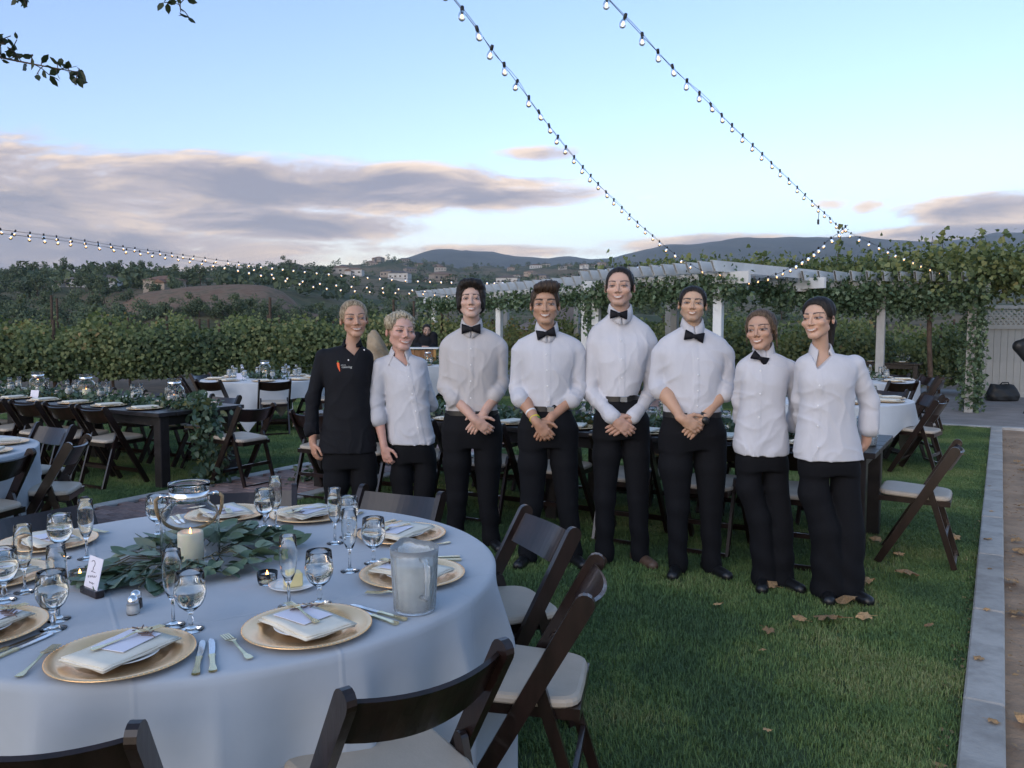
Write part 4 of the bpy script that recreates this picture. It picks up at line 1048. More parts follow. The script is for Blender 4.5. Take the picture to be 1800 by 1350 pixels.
def place_card(p, rz, lab):
    o = put('place_card', MB().box((0, 0, .045), (0.13, 0.0016, 0.09), Matrix.Rotation(R(-12), 3, 'X')).mesh('place_card', M['paper']), p, rz, lab, 'card', 'standing cards on the tables')
place_card(g3(TL0 - V * 2.55 + U * 0.33, Z0), -AX + .1, 'lilac-white card standing before the leftmost lantern of the left farm table')
place_card(g3(ROUND['vine'] + Vector((-.32, -.12, 0)), Z0), .3, 'white card standing on the vine-side round table')
# ================================================================== PEOPLE
class Field:
    """signed distance field on a grid; shapes are blended in, then skinned to one continuous surface"""
    def __init__(s, lo, hi, h):
        s.lo = np.array(lo, float); s.h = h
        s.n = np.maximum(((np.array(hi, float) - s.lo) / h).astype(int) + 1, 4)
        s.D = np.full(s.n, 10.0, np.float32)
    def box(s, lo, hi):
        a = np.clip(((np.array(lo) - s.lo) / s.h).astype(int), 0, s.n - 1); b = np.clip(((np.array(hi) - s.lo) / s.h).astype(int) + 2, 1, s.n)
        sl = tuple(slice(i, j) for i, j in zip(a, b))
        ax = [s.lo[k] + s.h * np.arange(a[k], b[k]) for k in range(3)]
        return sl, ax[0][:, None, None], ax[1][None, :, None], ax[2][None, None, :]
    def op(s, fn, lo, hi, k=0.0, mode='add'):
        mg = k + 3 * s.h; sl, x, y, z = s.box(np.array(lo) - mg, np.array(hi) + mg)
        d = fn(x, y, z).astype(np.float32); A = s.D[sl]
        if A.size == 0: return
        if mode == 'add':
            if k > 0:
                h = np.clip(k - np.abs(A - d), 0, None); s.D[sl] = np.minimum(A, d) - h * h * (0.25 / k)
            else: s.D[sl] = np.minimum(A, d)
        else:
            d = -d
            if k > 0:
                h = np.clip(k - np.abs(A - d), 0, None); s.D[sl] = np.maximum(A, d) + h * h * (0.25 / k)
            else: s.D[sl] = np.maximum(A, d)
    def cone(s, a, b, ra, rb, k=0.0, mode='add', flat=None):
        a, b = np.array(a, float), np.array(b, float); ab = b - a; L2 = max((ab ** 2).sum(), 1e-9); rm = max(ra, rb)
        def fn(x, y, z):
            px, py, pz = x - a[0], y - a[1], z - a[2]
            t = np.clip((px * ab[0] + py * ab[1] + pz * ab[2]) / L2, 0, 1)
            return np.sqrt((px - t * ab[0]) ** 2 + (py - t * ab[1]) ** 2 + (pz - t * ab[2]) ** 2) - (ra + t * (rb - ra))
        s.op(fn, np.minimum(a, b) - rm, np.maximum(a, b) + rm, k, mode)
    def ell(s, c, r, k=0.0, mode='add', M3=None):
        c, r = np.array(c, float), np.array(r, float); rm = r.max() if M3 is not None else r
        A = np.eye(3) if M3 is None else np.array(M3)
        def fn(x, y, z):
            px, py, pz = x - c[0], y - c[1], z - c[2]
            q = [(A[0, i] * px + A[1, i] * py + A[2, i] * pz) for i in range(3)]
            k0 = np.sqrt((q[0] / r[0]) ** 2 + (q[1] / r[1]) ** 2 + (q[2] / r[2]) ** 2)
            k1 = np.sqrt((q[0] / r[0] ** 2) ** 2 + (q[1] / r[1] ** 2) ** 2 + (q[2] / r[2] ** 2) ** 2) + 1e-9
            return k0 * (k0 - 1) / k1
        s.op(fn, c - rm, c + rm, k, mode)
    def loft(s, rows, k=0.0, p=2.4, mode='add'):
        """rows [(z, xc, yc, a, b)] from top or bottom; superellipse sections"""
        rows = sorted(rows); Zs = np.array([r[0] for r in rows]); C = np.array([r[1:] for r in rows])
        def fn(x, y, z):
            zz = z.ravel(); zc = np.clip(zz, Zs[0], Zs[-1])
            fz = np.linspace(Zs[0], Zs[-1], 240); I = []
            for i in range(4):
                cv = np.interp(fz, Zs, C[:, i]); ex = np.concatenate([2 * cv[0] - cv[20:0:-1], cv, 2 * cv[-1] - cv[-2:-22:-1]])
                cv = np.convolve(ex, np.hanning(41) / np.hanning(41).sum(), 'valid'); I.append(np.interp(zc, fz, cv)[None, None, :])
            q = (np.abs((x - I[0]) / I[2]) ** p + np.abs((y - I[1]) / I[3]) ** p) ** (1 / p)
            d = (q - 1) * np.minimum(I[2], I[3])
            over = np.maximum(np.maximum(Zs[0] - zz, zz - Zs[-1]), -1)[None, None, :]
            return np.maximum(d, over)
        lo = [(C[:, 0] - C[:, 2]).min(), (C[:, 1] - C[:, 3]).min(), Zs[0]]; hi = [(C[:, 0] + C[:, 2]).max(), (C[:, 1] + C[:, 3]).max(), Zs[-1]]
        s.op(fn, lo, hi, k, mode)
    def everywhere(s, fn):
        """add a displacement fn(x,y,z) near the surface"""
        x = s.lo[0] + s.h * np.arange(s.n[0])[:, None, None]; y = s.lo[1] + s.h * np.arange(s.n[1])[None, :, None]; z = s.lo[2] + s.h * np.arange(s.n[2])[None, None, :]
        near = np.abs(s.D) < 0.05
        i = np.nonzero(near); s.D[i] += fn(s.lo[0] + s.h * i[0], s.lo[1] + s.h * i[1], s.lo[2] + s.h * i[2]).astype(np.float32)
    def front(s, x, z):
        """first surface seen from the camera side along +y"""
        i = int(round((x - s.lo[0]) / s.h)); k = int(round((z - s.lo[2]) / s.h))
        if not (0 <= i < s.n[0] and 0 <= k < s.n[2]): return None
        col = s.D[i, :, k]; j = np.nonzero(col < 0)[0]
        if len(j) == 0: return None
        j = j[0]
        if j == 0: return s.lo[1]
        t = col[j - 1] / (col[j - 1] - col[j]); return s.lo[1] + s.h * (j - 1 + t)
    def skin(s):
        D = s.D; inside = D < 0
        c = np.zeros(np.array(D.shape) - 1, np.int8)
        for i in (0, 1):
            for j in (0, 1):
                for k in (0, 1): c += inside[i:D.shape[0] - 1 + i, j:D.shape[1] - 1 + j, k:D.shape[2] - 1 + k]
        act = np.argwhere((c > 0) & (c < 8)); idm = np.full(c.shape, -1, np.int32); idm[tuple(act.T)] = np.arange(len(act))
        corners = np.array([(i, j, k) for i in (0, 1) for j in (0, 1) for k in (0, 1)])
        val = np.stack([D[tuple((act + o).T)] for o in corners], 1)
        pos = np.zeros((len(act), 3)); cnt = np.zeros(len(act))
        for a in range(8):
            for b in range(a + 1, 8):
                if np.abs(corners[a] - corners[b]).sum() != 1: continue
                m_ = (val[:, a] < 0) != (val[:, b] < 0)
                t = np.zeros(len(act)); t[m_] = val[m_, a] / (val[m_, a] - val[m_, b])
                pos[m_] += corners[a] + t[m_, None] * (corners[b] - corners[a]); cnt[m_] += 1
        V3 = s.lo + s.h * (act + pos / cnt[:, None])
        F = []
        for ax in range(3):
            sl0 = [slice(None)] * 3; sl1 = [slice(None)] * 3; sl0[ax] = slice(0, -1); sl1[ax] = slice(1, None)
            ch = inside[tuple(sl0)] != inside[tuple(sl1)]
            e = np.argwhere(ch); o1, o2 = [(1, 2), (2, 0), (0, 1)][ax]
            e = e[(e[:, o1] > 0) & (e[:, o2] > 0) & (e[:, o1] < D.shape[o1] - 1) & (e[:, o2] < D.shape[o2] - 1)]
            def cell(d1, d2):
                q_ = e.copy(); q_[:, o1] -= d1; q_[:, o2] -= d2; return idm[tuple(q_.T)]
            Q = np.stack([cell(1, 1), cell(0, 1), cell(0, 0), cell(1, 0)], 1)
            ins = inside[tuple(e.T)]; Q[~ins] = Q[~ins][:, ::-1]
            F.append(Q)
        F = np.concatenate(F); F = F[(F >= 0).all(1)]
        return V3, F
def person_mat(name, rough=0.55, sheen=0.0, bump=0.0, bscale=30.0, sss=0.0, stretch=None, spec=0.4):
    m, n, b = new_mat(name)
    a = n.n('ShaderNodeAttribute', attribute_name='col'); tcn = n.n('ShaderNodeTexCoord')
    c = n.mix(1.0, a.outputs['Color'], n.mix(n.noise(tcn.outputs['Object'], 25, 4, 0.6), (0.9, 0.9, 0.9), (1.1, 1.1, 1.1)), 'MULTIPLY')
    n.put(b.inputs['Base Color'], c); b.inputs['Roughness'].default_value = rough; b.inputs['Specular IOR Level'].default_value = spec
    if sss:
        b.inputs['Subsurface Weight'].default_value = sss; b.inputs['Subsurface Radius'].default_value = (0.012, 0.005, 0.003); b.inputs['Subsurface Scale'].default_value = 0.6
    return m
M['skin'] = person_mat('skin', 0.5, sss=0.12)
def cloth_mat(name, col, rough=0.85, bump=0.004, bscale=14.0, sheen=0.15, st=(1, 1, 0.45)):
    return mat(name, col, rough, 0.06, 6, bump, bscale, sheen=sheen, stretch=st, spec=0.25)
M['shirt_white'] = cloth_mat('white_shirt_cotton', (0.55, 0.55, 0.585))
M['shirt_warm'] = cloth_mat('offwhite_shirt_cotton', (0.48, 0.46, 0.46))
M['chef'] = cloth_mat('black_chef_jacket', (0.0065, 0.0072, 0.0105), 0.8, 0.004, 14, 0.0)
M['trouser'] = cloth_mat('black_trousers', (0.0042, 0.0046, 0.0068), 0.85, 0.006, 9, 0.0)
M['shoe'] = mat('black_leather', (0.010, 0.010, 0.011), 0.35, 0.2, 20)
M['shoe_brown'] = mat('brown_leather', (0.10, 0.06, 0.04), 0.45, 0.2, 20)
M['tie'] = mat('black_satin', (0.004, 0.004, 0.008), 0.6, 0.2, 20, spec=0.25)
def hair_mat(name, lo, hi):
    m, n, b = new_mat(name); tcn = n.n('ShaderNodeTexCoord')
    mp = n.n('ShaderNodeMapping'); mp.inputs['Scale'].default_value = (5.5, 1.0, 1.3); m.node_tree.links.new(tcn.outputs['Object'], mp.inputs[0])
    nz = n.noise(mp.outputs[0], 26, 5, 0.65, 0.6)
    n.put(b.inputs['Base Color'], n.mix(n.sstep(nz, 0.32, 0.68), lo, hi)); b.inputs['Roughness'].default_value = 0.55; b.inputs['Specular IOR Level'].default_value = 0.3
    bp = n.n('ShaderNodeBump'); bp.inputs['Distance'].default_value = 0.004; n.put(bp.inputs['Height'], nz); n.put(b.inputs['Normal'], bp.outputs[0])
    return m
HAIR = {'blond': hair_mat('blond_hair', (0.12, 0.085, 0.05), (0.42, 0.34, 0.23)), 'curl': hair_mat('curly_blond_hair', (0.15, 0.115, 0.07), (0.60, 0.52, 0.38)), 'dark': hair_mat('dark_hair', (0.004, 0.003, 0.0028), (0.026, 0.019, 0.016)),
        'brown': hair_mat('brown_hair', (0.022, 0.014, 0.009), (0.075, 0.05, 0.034)), 'lbrown': hair_mat('light_brown_hair', (0.028, 0.018, 0.012), (0.14, 0.095, 0.062))}
def rotm(yaw, pitch, roll):
    return np.array((Matrix.Rotation(yaw, 3, 'Z') @ Matrix.Rotation(pitch, 3, 'X') @ Matrix.Rotation(roll, 3, 'Y')))
def head_shape(F, c, s, Rm, o):
    """skull, face, ears, neck in head space (eye level at 0, chin at -0.115, face to -y)"""
    wx = np.array((o.get('wx', 1.16), 1, 1))
    T = lambda p: c + s * (Rm @ (np.array(p, float) * wx))
    E = lambda p, r, k=0.012, mode='add': F.ell(T(p), np.array(r) * wx * s, k * s, mode, Rm)
    C = lambda p, q, ra, rb, k=0.012, mode='add': F.cone(T(p), T(q), ra * s, rb * s, k * s, mode)
    w = o.get('jaw', 1.0); fw = o.get('fw', 1.0)
    E((0, .018, .030), (.0715, .090, .083))
    E((0, -.030, -.030), (.0600 * fw, .060, .074), .02)
    C((-.044 * w, -.002, -.058), (-.016 * w, -.064, -.098), .020, .016, .02); C((.044 * w, -.002, -.058), (.016 * w, -.064, -.098), .020, .016, .02)
    E((0, -.068, -.097), (.022 * w, .019, .018), .02)
    for sx in (-1, 1): E((sx * .040 * fw, -.066, -.026), (.021, .020, .018), .018)
    C((-.034, -.080, .022), (.034, -.080, .022), .010, .010, .014)
    for sx in (-1, 1): E((sx * .031, -.101, .001), (.0155, .013, .0095), .010, 'sub')
    for sx in (-1, 1): E((sx * .031, -.0780, .001), (.0130, .0130, .0125), .003)
    nl = o.get('nl', 1.0); C((0, -.085, .014), (0, -.1075 - .012 * (nl - 1), -.029 * nl), .0070, .0095, .010)
    for sx in (-1, 1): E((sx * .0110, -.096, -.034), (.0075, .010, .0070), .007)
    # smile: upper lip, lower lip, cheeks lifted
    for i in range(6):
        x0 = -.0246 + .0082 * i; x1 = x0 + .0082
        x0 *= o.get('sm', 1); x1 *= o.get('sm', 1)
        zf = lambda x: -.0605 + 8.0 * x * x; yf = lambda x: -.0950 + 18.0 * x * x
        C((x0, yf(x0), zf(x0)), (x1, yf(x1), zf(x1)), .0042, .0042, .004)
        zl = lambda x: -.0720 + 15.0 * x * x
        C((x0 * .9, yf(x0) + .001, zl(x0)), (x1 * .9, yf(x1) + .001, zl(x1)), .0048, .0048, .004)
    for sx in (-1, 1):
        F.ell(T((sx * .0745 * fw ** .5, .012, -.012)), np.array((.0090, .017, .027)) * s, .004 * s, 'add', Rm @ np.array(Matrix.Rotation(R(sx * 22), 3, 'Z')))
        F.ell(T((sx * .0815 * fw ** .5, .004, -.010)), np.array((.0045, .008, .014)) * s, .003 * s, 'sub', Rm)
def face_color(P, c, s, Rm, o):
    q = ((P - c) / s) @ Rm                       # head space
    x, y, z = q.T; x = x / o.get('wx', 1.16); front = y < -.045
    sk = np.array(o['skin']); col = np.tile(sk, (len(P), 1))
    def blend(mask, cc, a=1.0):
        w = np.clip(mask, 0, 1)[:, None] * a; col[:] = col * (1 - w) + np.array(cc) * w
    blush = np.exp(-(((np.abs(x) - .042) / .02) ** 2 + ((z + .03) / .022) ** 2)) * (y < -.02)
    blend(blush, sk * np.array([1.02, .82, .78]), .35)
    blend(np.exp(-((x / .014) ** 2 + ((z + .032) / .012) ** 2)) * front, sk * np.array([1.0, .86, .82]), .3)
    ear = np.clip((np.abs(x) - .070) / .006, 0, 1) * (np.abs(z + .01) < .045); blend(ear, sk * np.array([1.0, .8, .76]), .35)
    if o.get('beard'):
        bd = ((z < -.045) & (y < .03) & (z > -.125)) * np.clip((-.045 - z) / .02, 0, 1); blend(bd.astype(float), o['beard'], o.get('bw', .5))
    # brows
    ax = np.abs(x); bz = .0255 + .0050 * np.sin(np.clip((ax - .012) / .040, 0, 1) * 2.6) - .05 * np.clip(ax - .045, 0, 1) * 10 * .02
    bt = o.get('brow_t', .0042) * np.clip(1.25 - (ax - .012) / .055, .4, 1)
    blend(((ax > .011) & (ax < .053) & (y < -.03)) * np.clip((bt - np.abs(z - bz)) / .0022 + .6, 0, 1), o['brow'], .9)
    # eyes: lids with socket shade painted into the skin, white, iris
    ex = (ax - .031) / .0160; ez = (z - .0005) / (.0044 * o.get('eye', 1.0))
    lid = ((ex * .86) ** 2 + ((z - .0015) / .0105) ** 2 < 1) & front; blend(lid.astype(float), sk * np.array([.50, .40, .39]), .65)
    eye = (ex ** 2 + ez ** 2 < 1) & front; blend(eye.astype(float), (.34, .295, .28), 1.0)
    blend((((ax - .031) ** 2 + (z - .0012) ** 2 < .0060 ** 2) & eye).astype(float), o.get('iris', (.03, .02, .015)), 1.0)
    lash = front & (np.abs(ex) < 1.12) & (np.abs(z - (.0005 + .0048 * o.get('eye', 1.0) * np.sqrt(np.clip(1 - ex ** 2 * .75, 0, 1)))) < .0021); blend(lash.astype(float), o.get('lash', (.03, .02, .018)), .85)
    # nostrils
    blend((((ax - .0080) / .0038) ** 2 + ((z + .0430) / .0024) ** 2 < 1) * (y < -.085).astype(float), sk * .25, .7)
    # mouth
    x = x / o.get('sm', 1); ax = np.abs(x)
    up = -.0605 + 8 * x * x; lo = -.0720 + 15 * (x / .9) ** 2
    inm = front & (ax < .0262)
    lips = inm & (z < up + .0038) & (z > lo - .0050); blend(lips.astype(float), o.get('lip', tuple(sk * np.array([.86, .62, .60]))), .75)
    teeth = inm & (ax < .0215) & (z < up - .0018) & (z > np.maximum(lo + .0022, up - .0105)); blend(teeth.astype(float), (.62, .59, .55), .95)
    corner = front & (ax > .0210) & (ax < .0265) & (np.abs(z - (up + lo) / 2) < .0032); blend(corner.astype(float), sk * .40, .5)
    fold = front & (np.abs(ax - (.030 + (-.055 - z) * -.30)) < .0022) & (z < -.032) & (z > -.07); blend(fold.astype(float), sk * np.array([.8, .7, .68]), .25)
    x = q[:, 0] / o.get('wx', 1.16); hs = o['hair']; fc, fr = hs.get('face', FACE_OPEN)
    g = (np.abs((x - fc[0]) / fr[0]) ** 2.6 + np.abs((y - fc[1]) / fr[1]) ** 2.6 + np.abs((z - fc[2]) / fr[2]) ** 2.6) ** (1 / 2.6)
    jit = .05 * np.sin(x * 900 + 3 * np.sin(z * 300)) * np.sin(z * 500)
    blend(np.clip((g + jit - .93) / .07, 0, 1) * (z > (hs.get('burn', -.005) - .012)) * (np.abs(x) < .078), HAIRTONE[hs['col']], .85)
    return col
FACE_OPEN = ((0, -.118, -.032), (.0715, .122, .127))
HAIRTONE = {'blond': (.26, .19, .12), 'curl': (.34, .27, .19), 'dark': (.012, .009, .008), 'brown': (.04, .027, .018), 'lbrown': (.075, .05, .034)}
def hand(F, w, f, n, L, side, curl=(15, 35, 40), spread=0.0):
    """palm and five fingers: w wrist, f finger direction, n back-of-hand normal, L hand length, side = +1 when the thumb is on +s"""
    w, f, n = np.array(w, float), np.array(f, float), np.array(n, float)
    f /= np.linalg.norm(f); n = n - f * (n @ f); n /= np.linalg.norm(n); s_ = np.cross(f, n) * side
    k = L / 0.185
    Rm = np.stack([f, s_, n], 1)
    F.ell(w + f * .048 * k, np.array((.052, .038, .0155)) * k, .012 * k, 'add', Rm)
    F.cone(w - f * .02 * k, w + f * .03 * k, .0235 * k, .024 * k, .016 * k)
    for i, (off, ln) in enumerate(((.028, .93), (.0095, 1.0), (-.0095, .95), (-.0275, .76))):
        p = w + f * (.082 - .004 * abs(i - 1)) * k + s_ * off * k; d = f + s_ * off * (1.6 + spread); ang = 0
        for seg, (l, r0, r1) in enumerate(((.043, .0098, .0090), (.026, .0090, .0082), (.021, .0082, .0068))):
            ang += R(curl[seg]); dd = d / np.linalg.norm(d) * math.cos(ang) - n * math.sin(ang)
            q_ = p + dd * l * ln * k; F.cone(p, q_, r0 * k, r1 * k, .0025 * k); p = q_
    p = w + f * .022 * k + s_ * .026 * k; d = f * .62 + s_ * .72 - n * .25
    for l, r0, r1 in ((.042, .0135, .0112), (.030, .0108, .0098), (.024, .0098, .0080)):
        dd = d / np.linalg.norm(d); q_ = p + dd * l * k; F.cone(p, q_, r0 * k, r1 * k, .006 * k); p = q_; d = d + f * .45 - s_ * .25
def np3(v): return np.array((v[0], v[1], v[2]), float)
def build_person(o):
    Y0 = o['Y']; sc = Y0 / F_PX
    J = lambda px, py, dy=0.0: np3(at(px, py, Y0 + dy))
    zof = lambda py: J(900, py)[2]
    hx, ht, hc = o['head']; hh = (hc - ht) * sc; s = hh / o.get('hdiv', .243) / 1.045
    Rm = rotm(R(o.get('yaw', 0)) - math.atan2((hx - 900) / F_PX, 1.0), R(o.get('pitch', 0)), R(o.get('roll', 0)))
    hcen = J(hx, hc + 2, o.get('hy', -.015)) + np.array((0, 0, .112 * s))
    nb = J(*o['neck'], 0.02)                                         # base of the neck
    skinc = np.array(o['skin'])
    # ---- head, neck and chest
    F = Field(np.minimum(hcen - .16 * s, nb - .17), np.maximum(hcen + .16 * s, nb + .17), .0034 * o.get('coarse', 1))
    head_shape(F, hcen, s, Rm, o)
    nr = o.get('nr', .056)
    F.cone(hcen + s * (Rm @ np.array((0, .022, -.055))), nb + np.array((0, .005, -.02)), nr * s, (nr + .004) * s, .02)
    F.ell(nb + np.array((0, .02, -.11)), (.125, .085, .10), .05)
    _arms_under = []
    Vh, Fh = F.skin(); colh = face_color(Vh, hcen, s, Rm, o)
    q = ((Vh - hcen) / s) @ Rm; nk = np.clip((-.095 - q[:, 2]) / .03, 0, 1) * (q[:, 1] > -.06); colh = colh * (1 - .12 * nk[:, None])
    vs_, fs_, cs_ = [Vh], [Fh], [colh]; off = len(Vh)
    # ---- forearms and hands
    for arm in o['arms']:
        if not arm.get('hand'): continue
        e, w = J(*arm['elbow']), J(*arm['wrist']); hd = arm['hand']; e = e + (w - e) * arm.get('from', .12)
        al = [e, w, w + np.array((0, 0, -.22)), w + np.array((.12, .05, 0)), w - np.array((.12, .05, 0))]
        f = np.array(hd['f'], float); f /= np.linalg.norm(f)
        pts = np.stack([e, w, w + f * .2]); Fa = Field(pts.min(0) - .075, pts.max(0) + .075, .0038 * o.get('coarse', 1))
        rs = o.get('arm_r', 1.0)
        fr0 = arm.get('from', .12); ra0 = .042 - .0165 * max(0, fr0 - .3) / .7
        Fa.cone(e, e + (w - e) * .35, ra0 * rs * .96, ra0 * rs, .02); Fa.cone(e + (w - e) * .35, w, ra0 * rs, .0255 * rs, .02)
        hand(Fa, w, hd['f'], hd['n'], hd.get('L', .185), hd['side'], hd.get('curl', (15, 35, 40)))
        Va, Fq = Fa.skin(); ca = np.tile(skinc * np.array(o.get('hand_tone', (.97, .9, .88))), (len(Va), 1))
        vs_.append(Va); fs_.append(Fq + off); cs_.append(ca); off += len(Va)
        tb = MB(); tb.tube([tuple(nb + np.array((0, .02, -.06))), tuple(J(*arm['sh'])), tuple(J(*arm['elbow'])), tuple(e + (w - e) * .1)], [.04, .034, .03, .022], 8)
        tv = np.array([tuple(p) for p in tb.v]); tf = np.array([f for f in tb.f if len(f) == 4]); vs_.append(tv); fs_.append(tf + off); cs_.append(np.tile(skinc, (len(tv), 1))); off += len(tv)
    V3 = np.concatenate(vs_); F4 = np.concatenate(fs_); C3 = np.concatenate(cs_)
    me = np_mesh('person', V3, F4, M['skin'], True)
    a = me.color_attributes.new('col', 'FLOAT_COLOR', 'POINT'); a.data.foreach_set('color', np.concatenate([C3, np.ones((len(C3), 1))], 1).astype(np.float32).ravel())
    root = tag(link('person', me), o['label'], 'person', o.get('group', 'catering staff lined up'))
    # ---- hair
    hair_build(o, hcen, s, Rm, root)
    # ---- shirt
    rows = [(zof(py), (xl + xr) / 2 * 1.0, dy, (xr - xl) / 2 * sc, b) for py, xl, xr, dy, b in o['torso']]
    rows = [(z, J(xc, 600)[0], Y0 + dy, a_, b) for z, xc, dy, a_, b in rows]
    allp = [np.array((r[1] - r[3], r[2] - r[4], r[0])) for r in rows] + [np.array((r[1] + r[3], r[2] + r[4], r[0])) for r in rows]
    for arm in o['arms']: allp += [J(*arm['sh']), J(*arm['elbow']), J(*arm['cuff'])]
    allp = np.stack(allp); Fs = Field(allp.min(0) - .1, allp.max(0) + .1, .0062 * o.get('coarse', 1))
    Fs.loft(rows, 0, o.get('tp', 2.3))
    for arm in o['arms']:
        S_, E_, C_ = J(*arm['sh']), J(*arm['elbow']), J(*arm['cuff']); r0, r1, r2 = arm.get('r', (.070, .058, .052))
        Fs.cone(S_, E_, r0, r1, .016)
        if np.linalg.norm(C_ - E_) > .01: Fs.cone(E_, C_, r1, r2, .03)
        d = C_ - E_ if np.linalg.norm(C_ - E_) > .03 else E_ - S_
        d = d / np.linalg.norm(d)
        cw = arm.get('cuffw', .045); base = C_ - d * cw
        Fs.cone(base, C_ - d * .004, r2 + .0075, r2 + .0085, .004)
        # flat cuff opening
        Fs.op(lambda x, y, z, C_=C_, d=d: -((x - C_[0]) * d[0] + (y - C_[1]) * d[1] + (z - C_[2]) * d[2]), C_ - r2 * 1.6, C_ + r2 * 1.6 + d * 0, .0, 'add') if False else None
    ph = o.get('seed', 1); rr = np.random.default_rng(ph); pp = rr.uniform(0, 6.28, 8)
    zt, zb = rows and max(r[0] for r in rows), min(r[0] for r in rows); amp = min(o.get('wrinkle', .0042), .0042) * .85
    els = [J(*arm['elbow']) for arm in o['arms']]
    rdg = lambda t: (1 - np.abs(np.sin(t))) ** 2
    def wr(x, y, z):
        t = np.clip((zt - z) / (zt - zb), 0, 1)
        wp = np.sin(9 * z + 6 * x + pp[0]) + .7 * np.sin(17 * x - 12 * z + pp[1]) + .3 * np.sin(31 * z + 23 * x)
        w1 = rdg(15 * z + 15 * x + 1.3 * wp + pp[2]) * (.5 + .5 * np.sin(10 * z - 7 * x + pp[6]))
        w2 = rdg(25 * x - 6 * z + 1.1 * wp + pp[3]) * (.25 + .75 * t)
        w3 = rdg(-16 * z + 13 * x + 1.4 * wp + pp[4]) * np.clip(np.sin(6 * x + 4 * z + pp[7]), 0, 1)
        ne = 0
        for e in els: ne = ne + np.exp(-((x - e[0]) ** 2 + (z - e[2]) ** 2) / .009) * (rdg(30 * z + 16 * (x - e[0]) * np.sign(e[0] - nb[0]) + pp[5]) - .3)
        bl = np.exp(-((z - zb - .05) / .05) ** 2) * rdg(24 * x + 3 * wp)
        return -amp * (1.3 * w1 + 1.5 * w2 + 1.2 * w3 + 1.6 * ne + 1.2 * bl - 1.0) * np.clip((zt - z) / .10, 0, 1)
    Fs.everywhere(wr)
    if o.get('placket', True):
        px0, px1 = o.get('front', (o['neck'][0], o['neck'][0])); xa, xb = J(px0, 600)[0], J(px1, 600)[0]
        Fs.everywhere(lambda x, y, z: np.where((np.abs(x - (xa + (xb - xa) * np.clip((zt - z) / (zt - zb), 0, 1))) < .017) & (y < Y0), -.0028, 0))
    if o.get('vneck'):
        vx, vy, wid = o['vneck']; vp = J(vx, vy)
        zt2 = nb[2] + .10; half = wid * sc / 2; topz = nb[2] + .01
        def vcut(x, y, z):
            return np.maximum(np.abs(x - (vp[0] + (nb[0] - vp[0]) * np.clip((z - vp[2]) / (topz - vp[2]), 0, 1.2))) - half * (z - vp[2]) / (topz - vp[2]), np.maximum(y - (Y0 + .0), vp[2] - z)) + 0 * y
        Fs.op(vcut, (vp[0] - half * 1.6, Y0 - .3, vp[2] - .01), (vp[0] + half * 1.6, Y0 + .02, zt2), 0.004, 'sub')
        # room for the skin inside the opening
        Fs.ell(nb + np.array((0, .02, -.11)), (.1265, .0865, .1015), .004, 'sub') if False else None
    Fs.cone(nb + np.array((0, 0, -.02)), nb + np.array((0, -.01, .12)), (nr + .004) * s, (nr + .012) * s, .004, 'sub')
    Vs, Fq = Fs.skin(); shirt = link('jacket' if o.get('chef') else 'shirt', np_mesh('shirt', Vs, Fq, M[o['shirt']], True), root)
    # buttons
    bme = ME_BUTTON
    for (bx, by) in o.get('buttons', []):
        p = J(bx, by); yf = Fs.front(p[0], p[2])
        if yf is not None: link('button', bme, shirt, (p[0], yf - .0012, p[2]), (R(90), 0, 0))
    # ---- collar
    collar_build(o, nb, s, nr, root, Y0, J, Fs)
    # ---- bow tie
    if o.get('tie'):
        tx, ty, rot, tw = o['tie']; p = J(tx, ty); w_ = tw * sc
        yf = Fs.front(p[0], p[2]); yf = min((yf if yf is not None else Y0) - .022, nb[1] - nr * s - .044)
        mb = MB(); n_ = 8
        for sx in (-1, 1):
            vs = []
            for i, (t, hgt, th) in enumerate(((.06, .20, .05), (.25, .30, .10), (.6, .44, .13), (.92, .52, .10), (1.0, .50, .06))):
                for zz, yy in ((1, -.4), (1, .4), (.33, 1), (-.33, 1), (-1, .4), (-1, -.4), (-.33, -1), (.33, -1)):
                    vs.append((sx * t * w_ / 2, yy * th * w_ * .35 + .006 * t, zz * hgt * w_ / 2 * (1 + .04 * math.sin(t * 9))))
            fs = []
            for i in range(4):
                for k in range(8): fs.append((i * 8 + k, i * 8 + 8 + k, i * 8 + 8 + (k + 1) % 8, i * 8 + (k + 1) % 8))
            fs += [tuple(range(7, -1, -1)), tuple(32 + k for k in range(8))]
            if sx < 0: fs = [f[::-1] for f in fs]
            mb.add(vs, fs)
        tie = mb.build('bow_tie', M['tie'], root, True); tie.location = (p[0], yf, p[2]); tie.rotation_euler = (0, R(rot), 0)
        MB().cbox((0, -.003, 0), (w_ * .15, .022, w_ * .22), .003).build('knot', M['tie'], tie)
    # ---- trousers
    tr = [(zof(py), J((xl + xr) / 2, 600)[0], Y0 + dy, (xr - xl) / 2 * sc, b) for py, xl, xr, dy, b in o['hips']]
    pts = [np.array((r[1] - r[3], r[2] - r[4], r[0])) for r in tr] + [np.array((r[1] + r[3], r[2] + r[4], r[0])) for r in tr]
    legs = []
    for lg in o['legs']:
        hp, kn, an = J(*lg['hip']), J(*lg['knee']), J(*lg['ankle']); an[2] = max(an[2], .075); legs.append((hp, kn, an, lg)); pts += [hp, kn, an]
    pts = np.stack(pts); lo = pts.min(0) - .12; lo[2] = 0.0
    Ft = Field(lo, pts.max(0) + .08, .0100 * o.get('coarse', 1)); tl = sorted(tr); tl[0] = (tl[0][0] + .055, tl[0][1], tl[0][2], tl[0][3] * .98, tl[0][4] * .80); Ft.loft(tl, 0, 2.3)
    cr = min(tr); hw = cr[3]
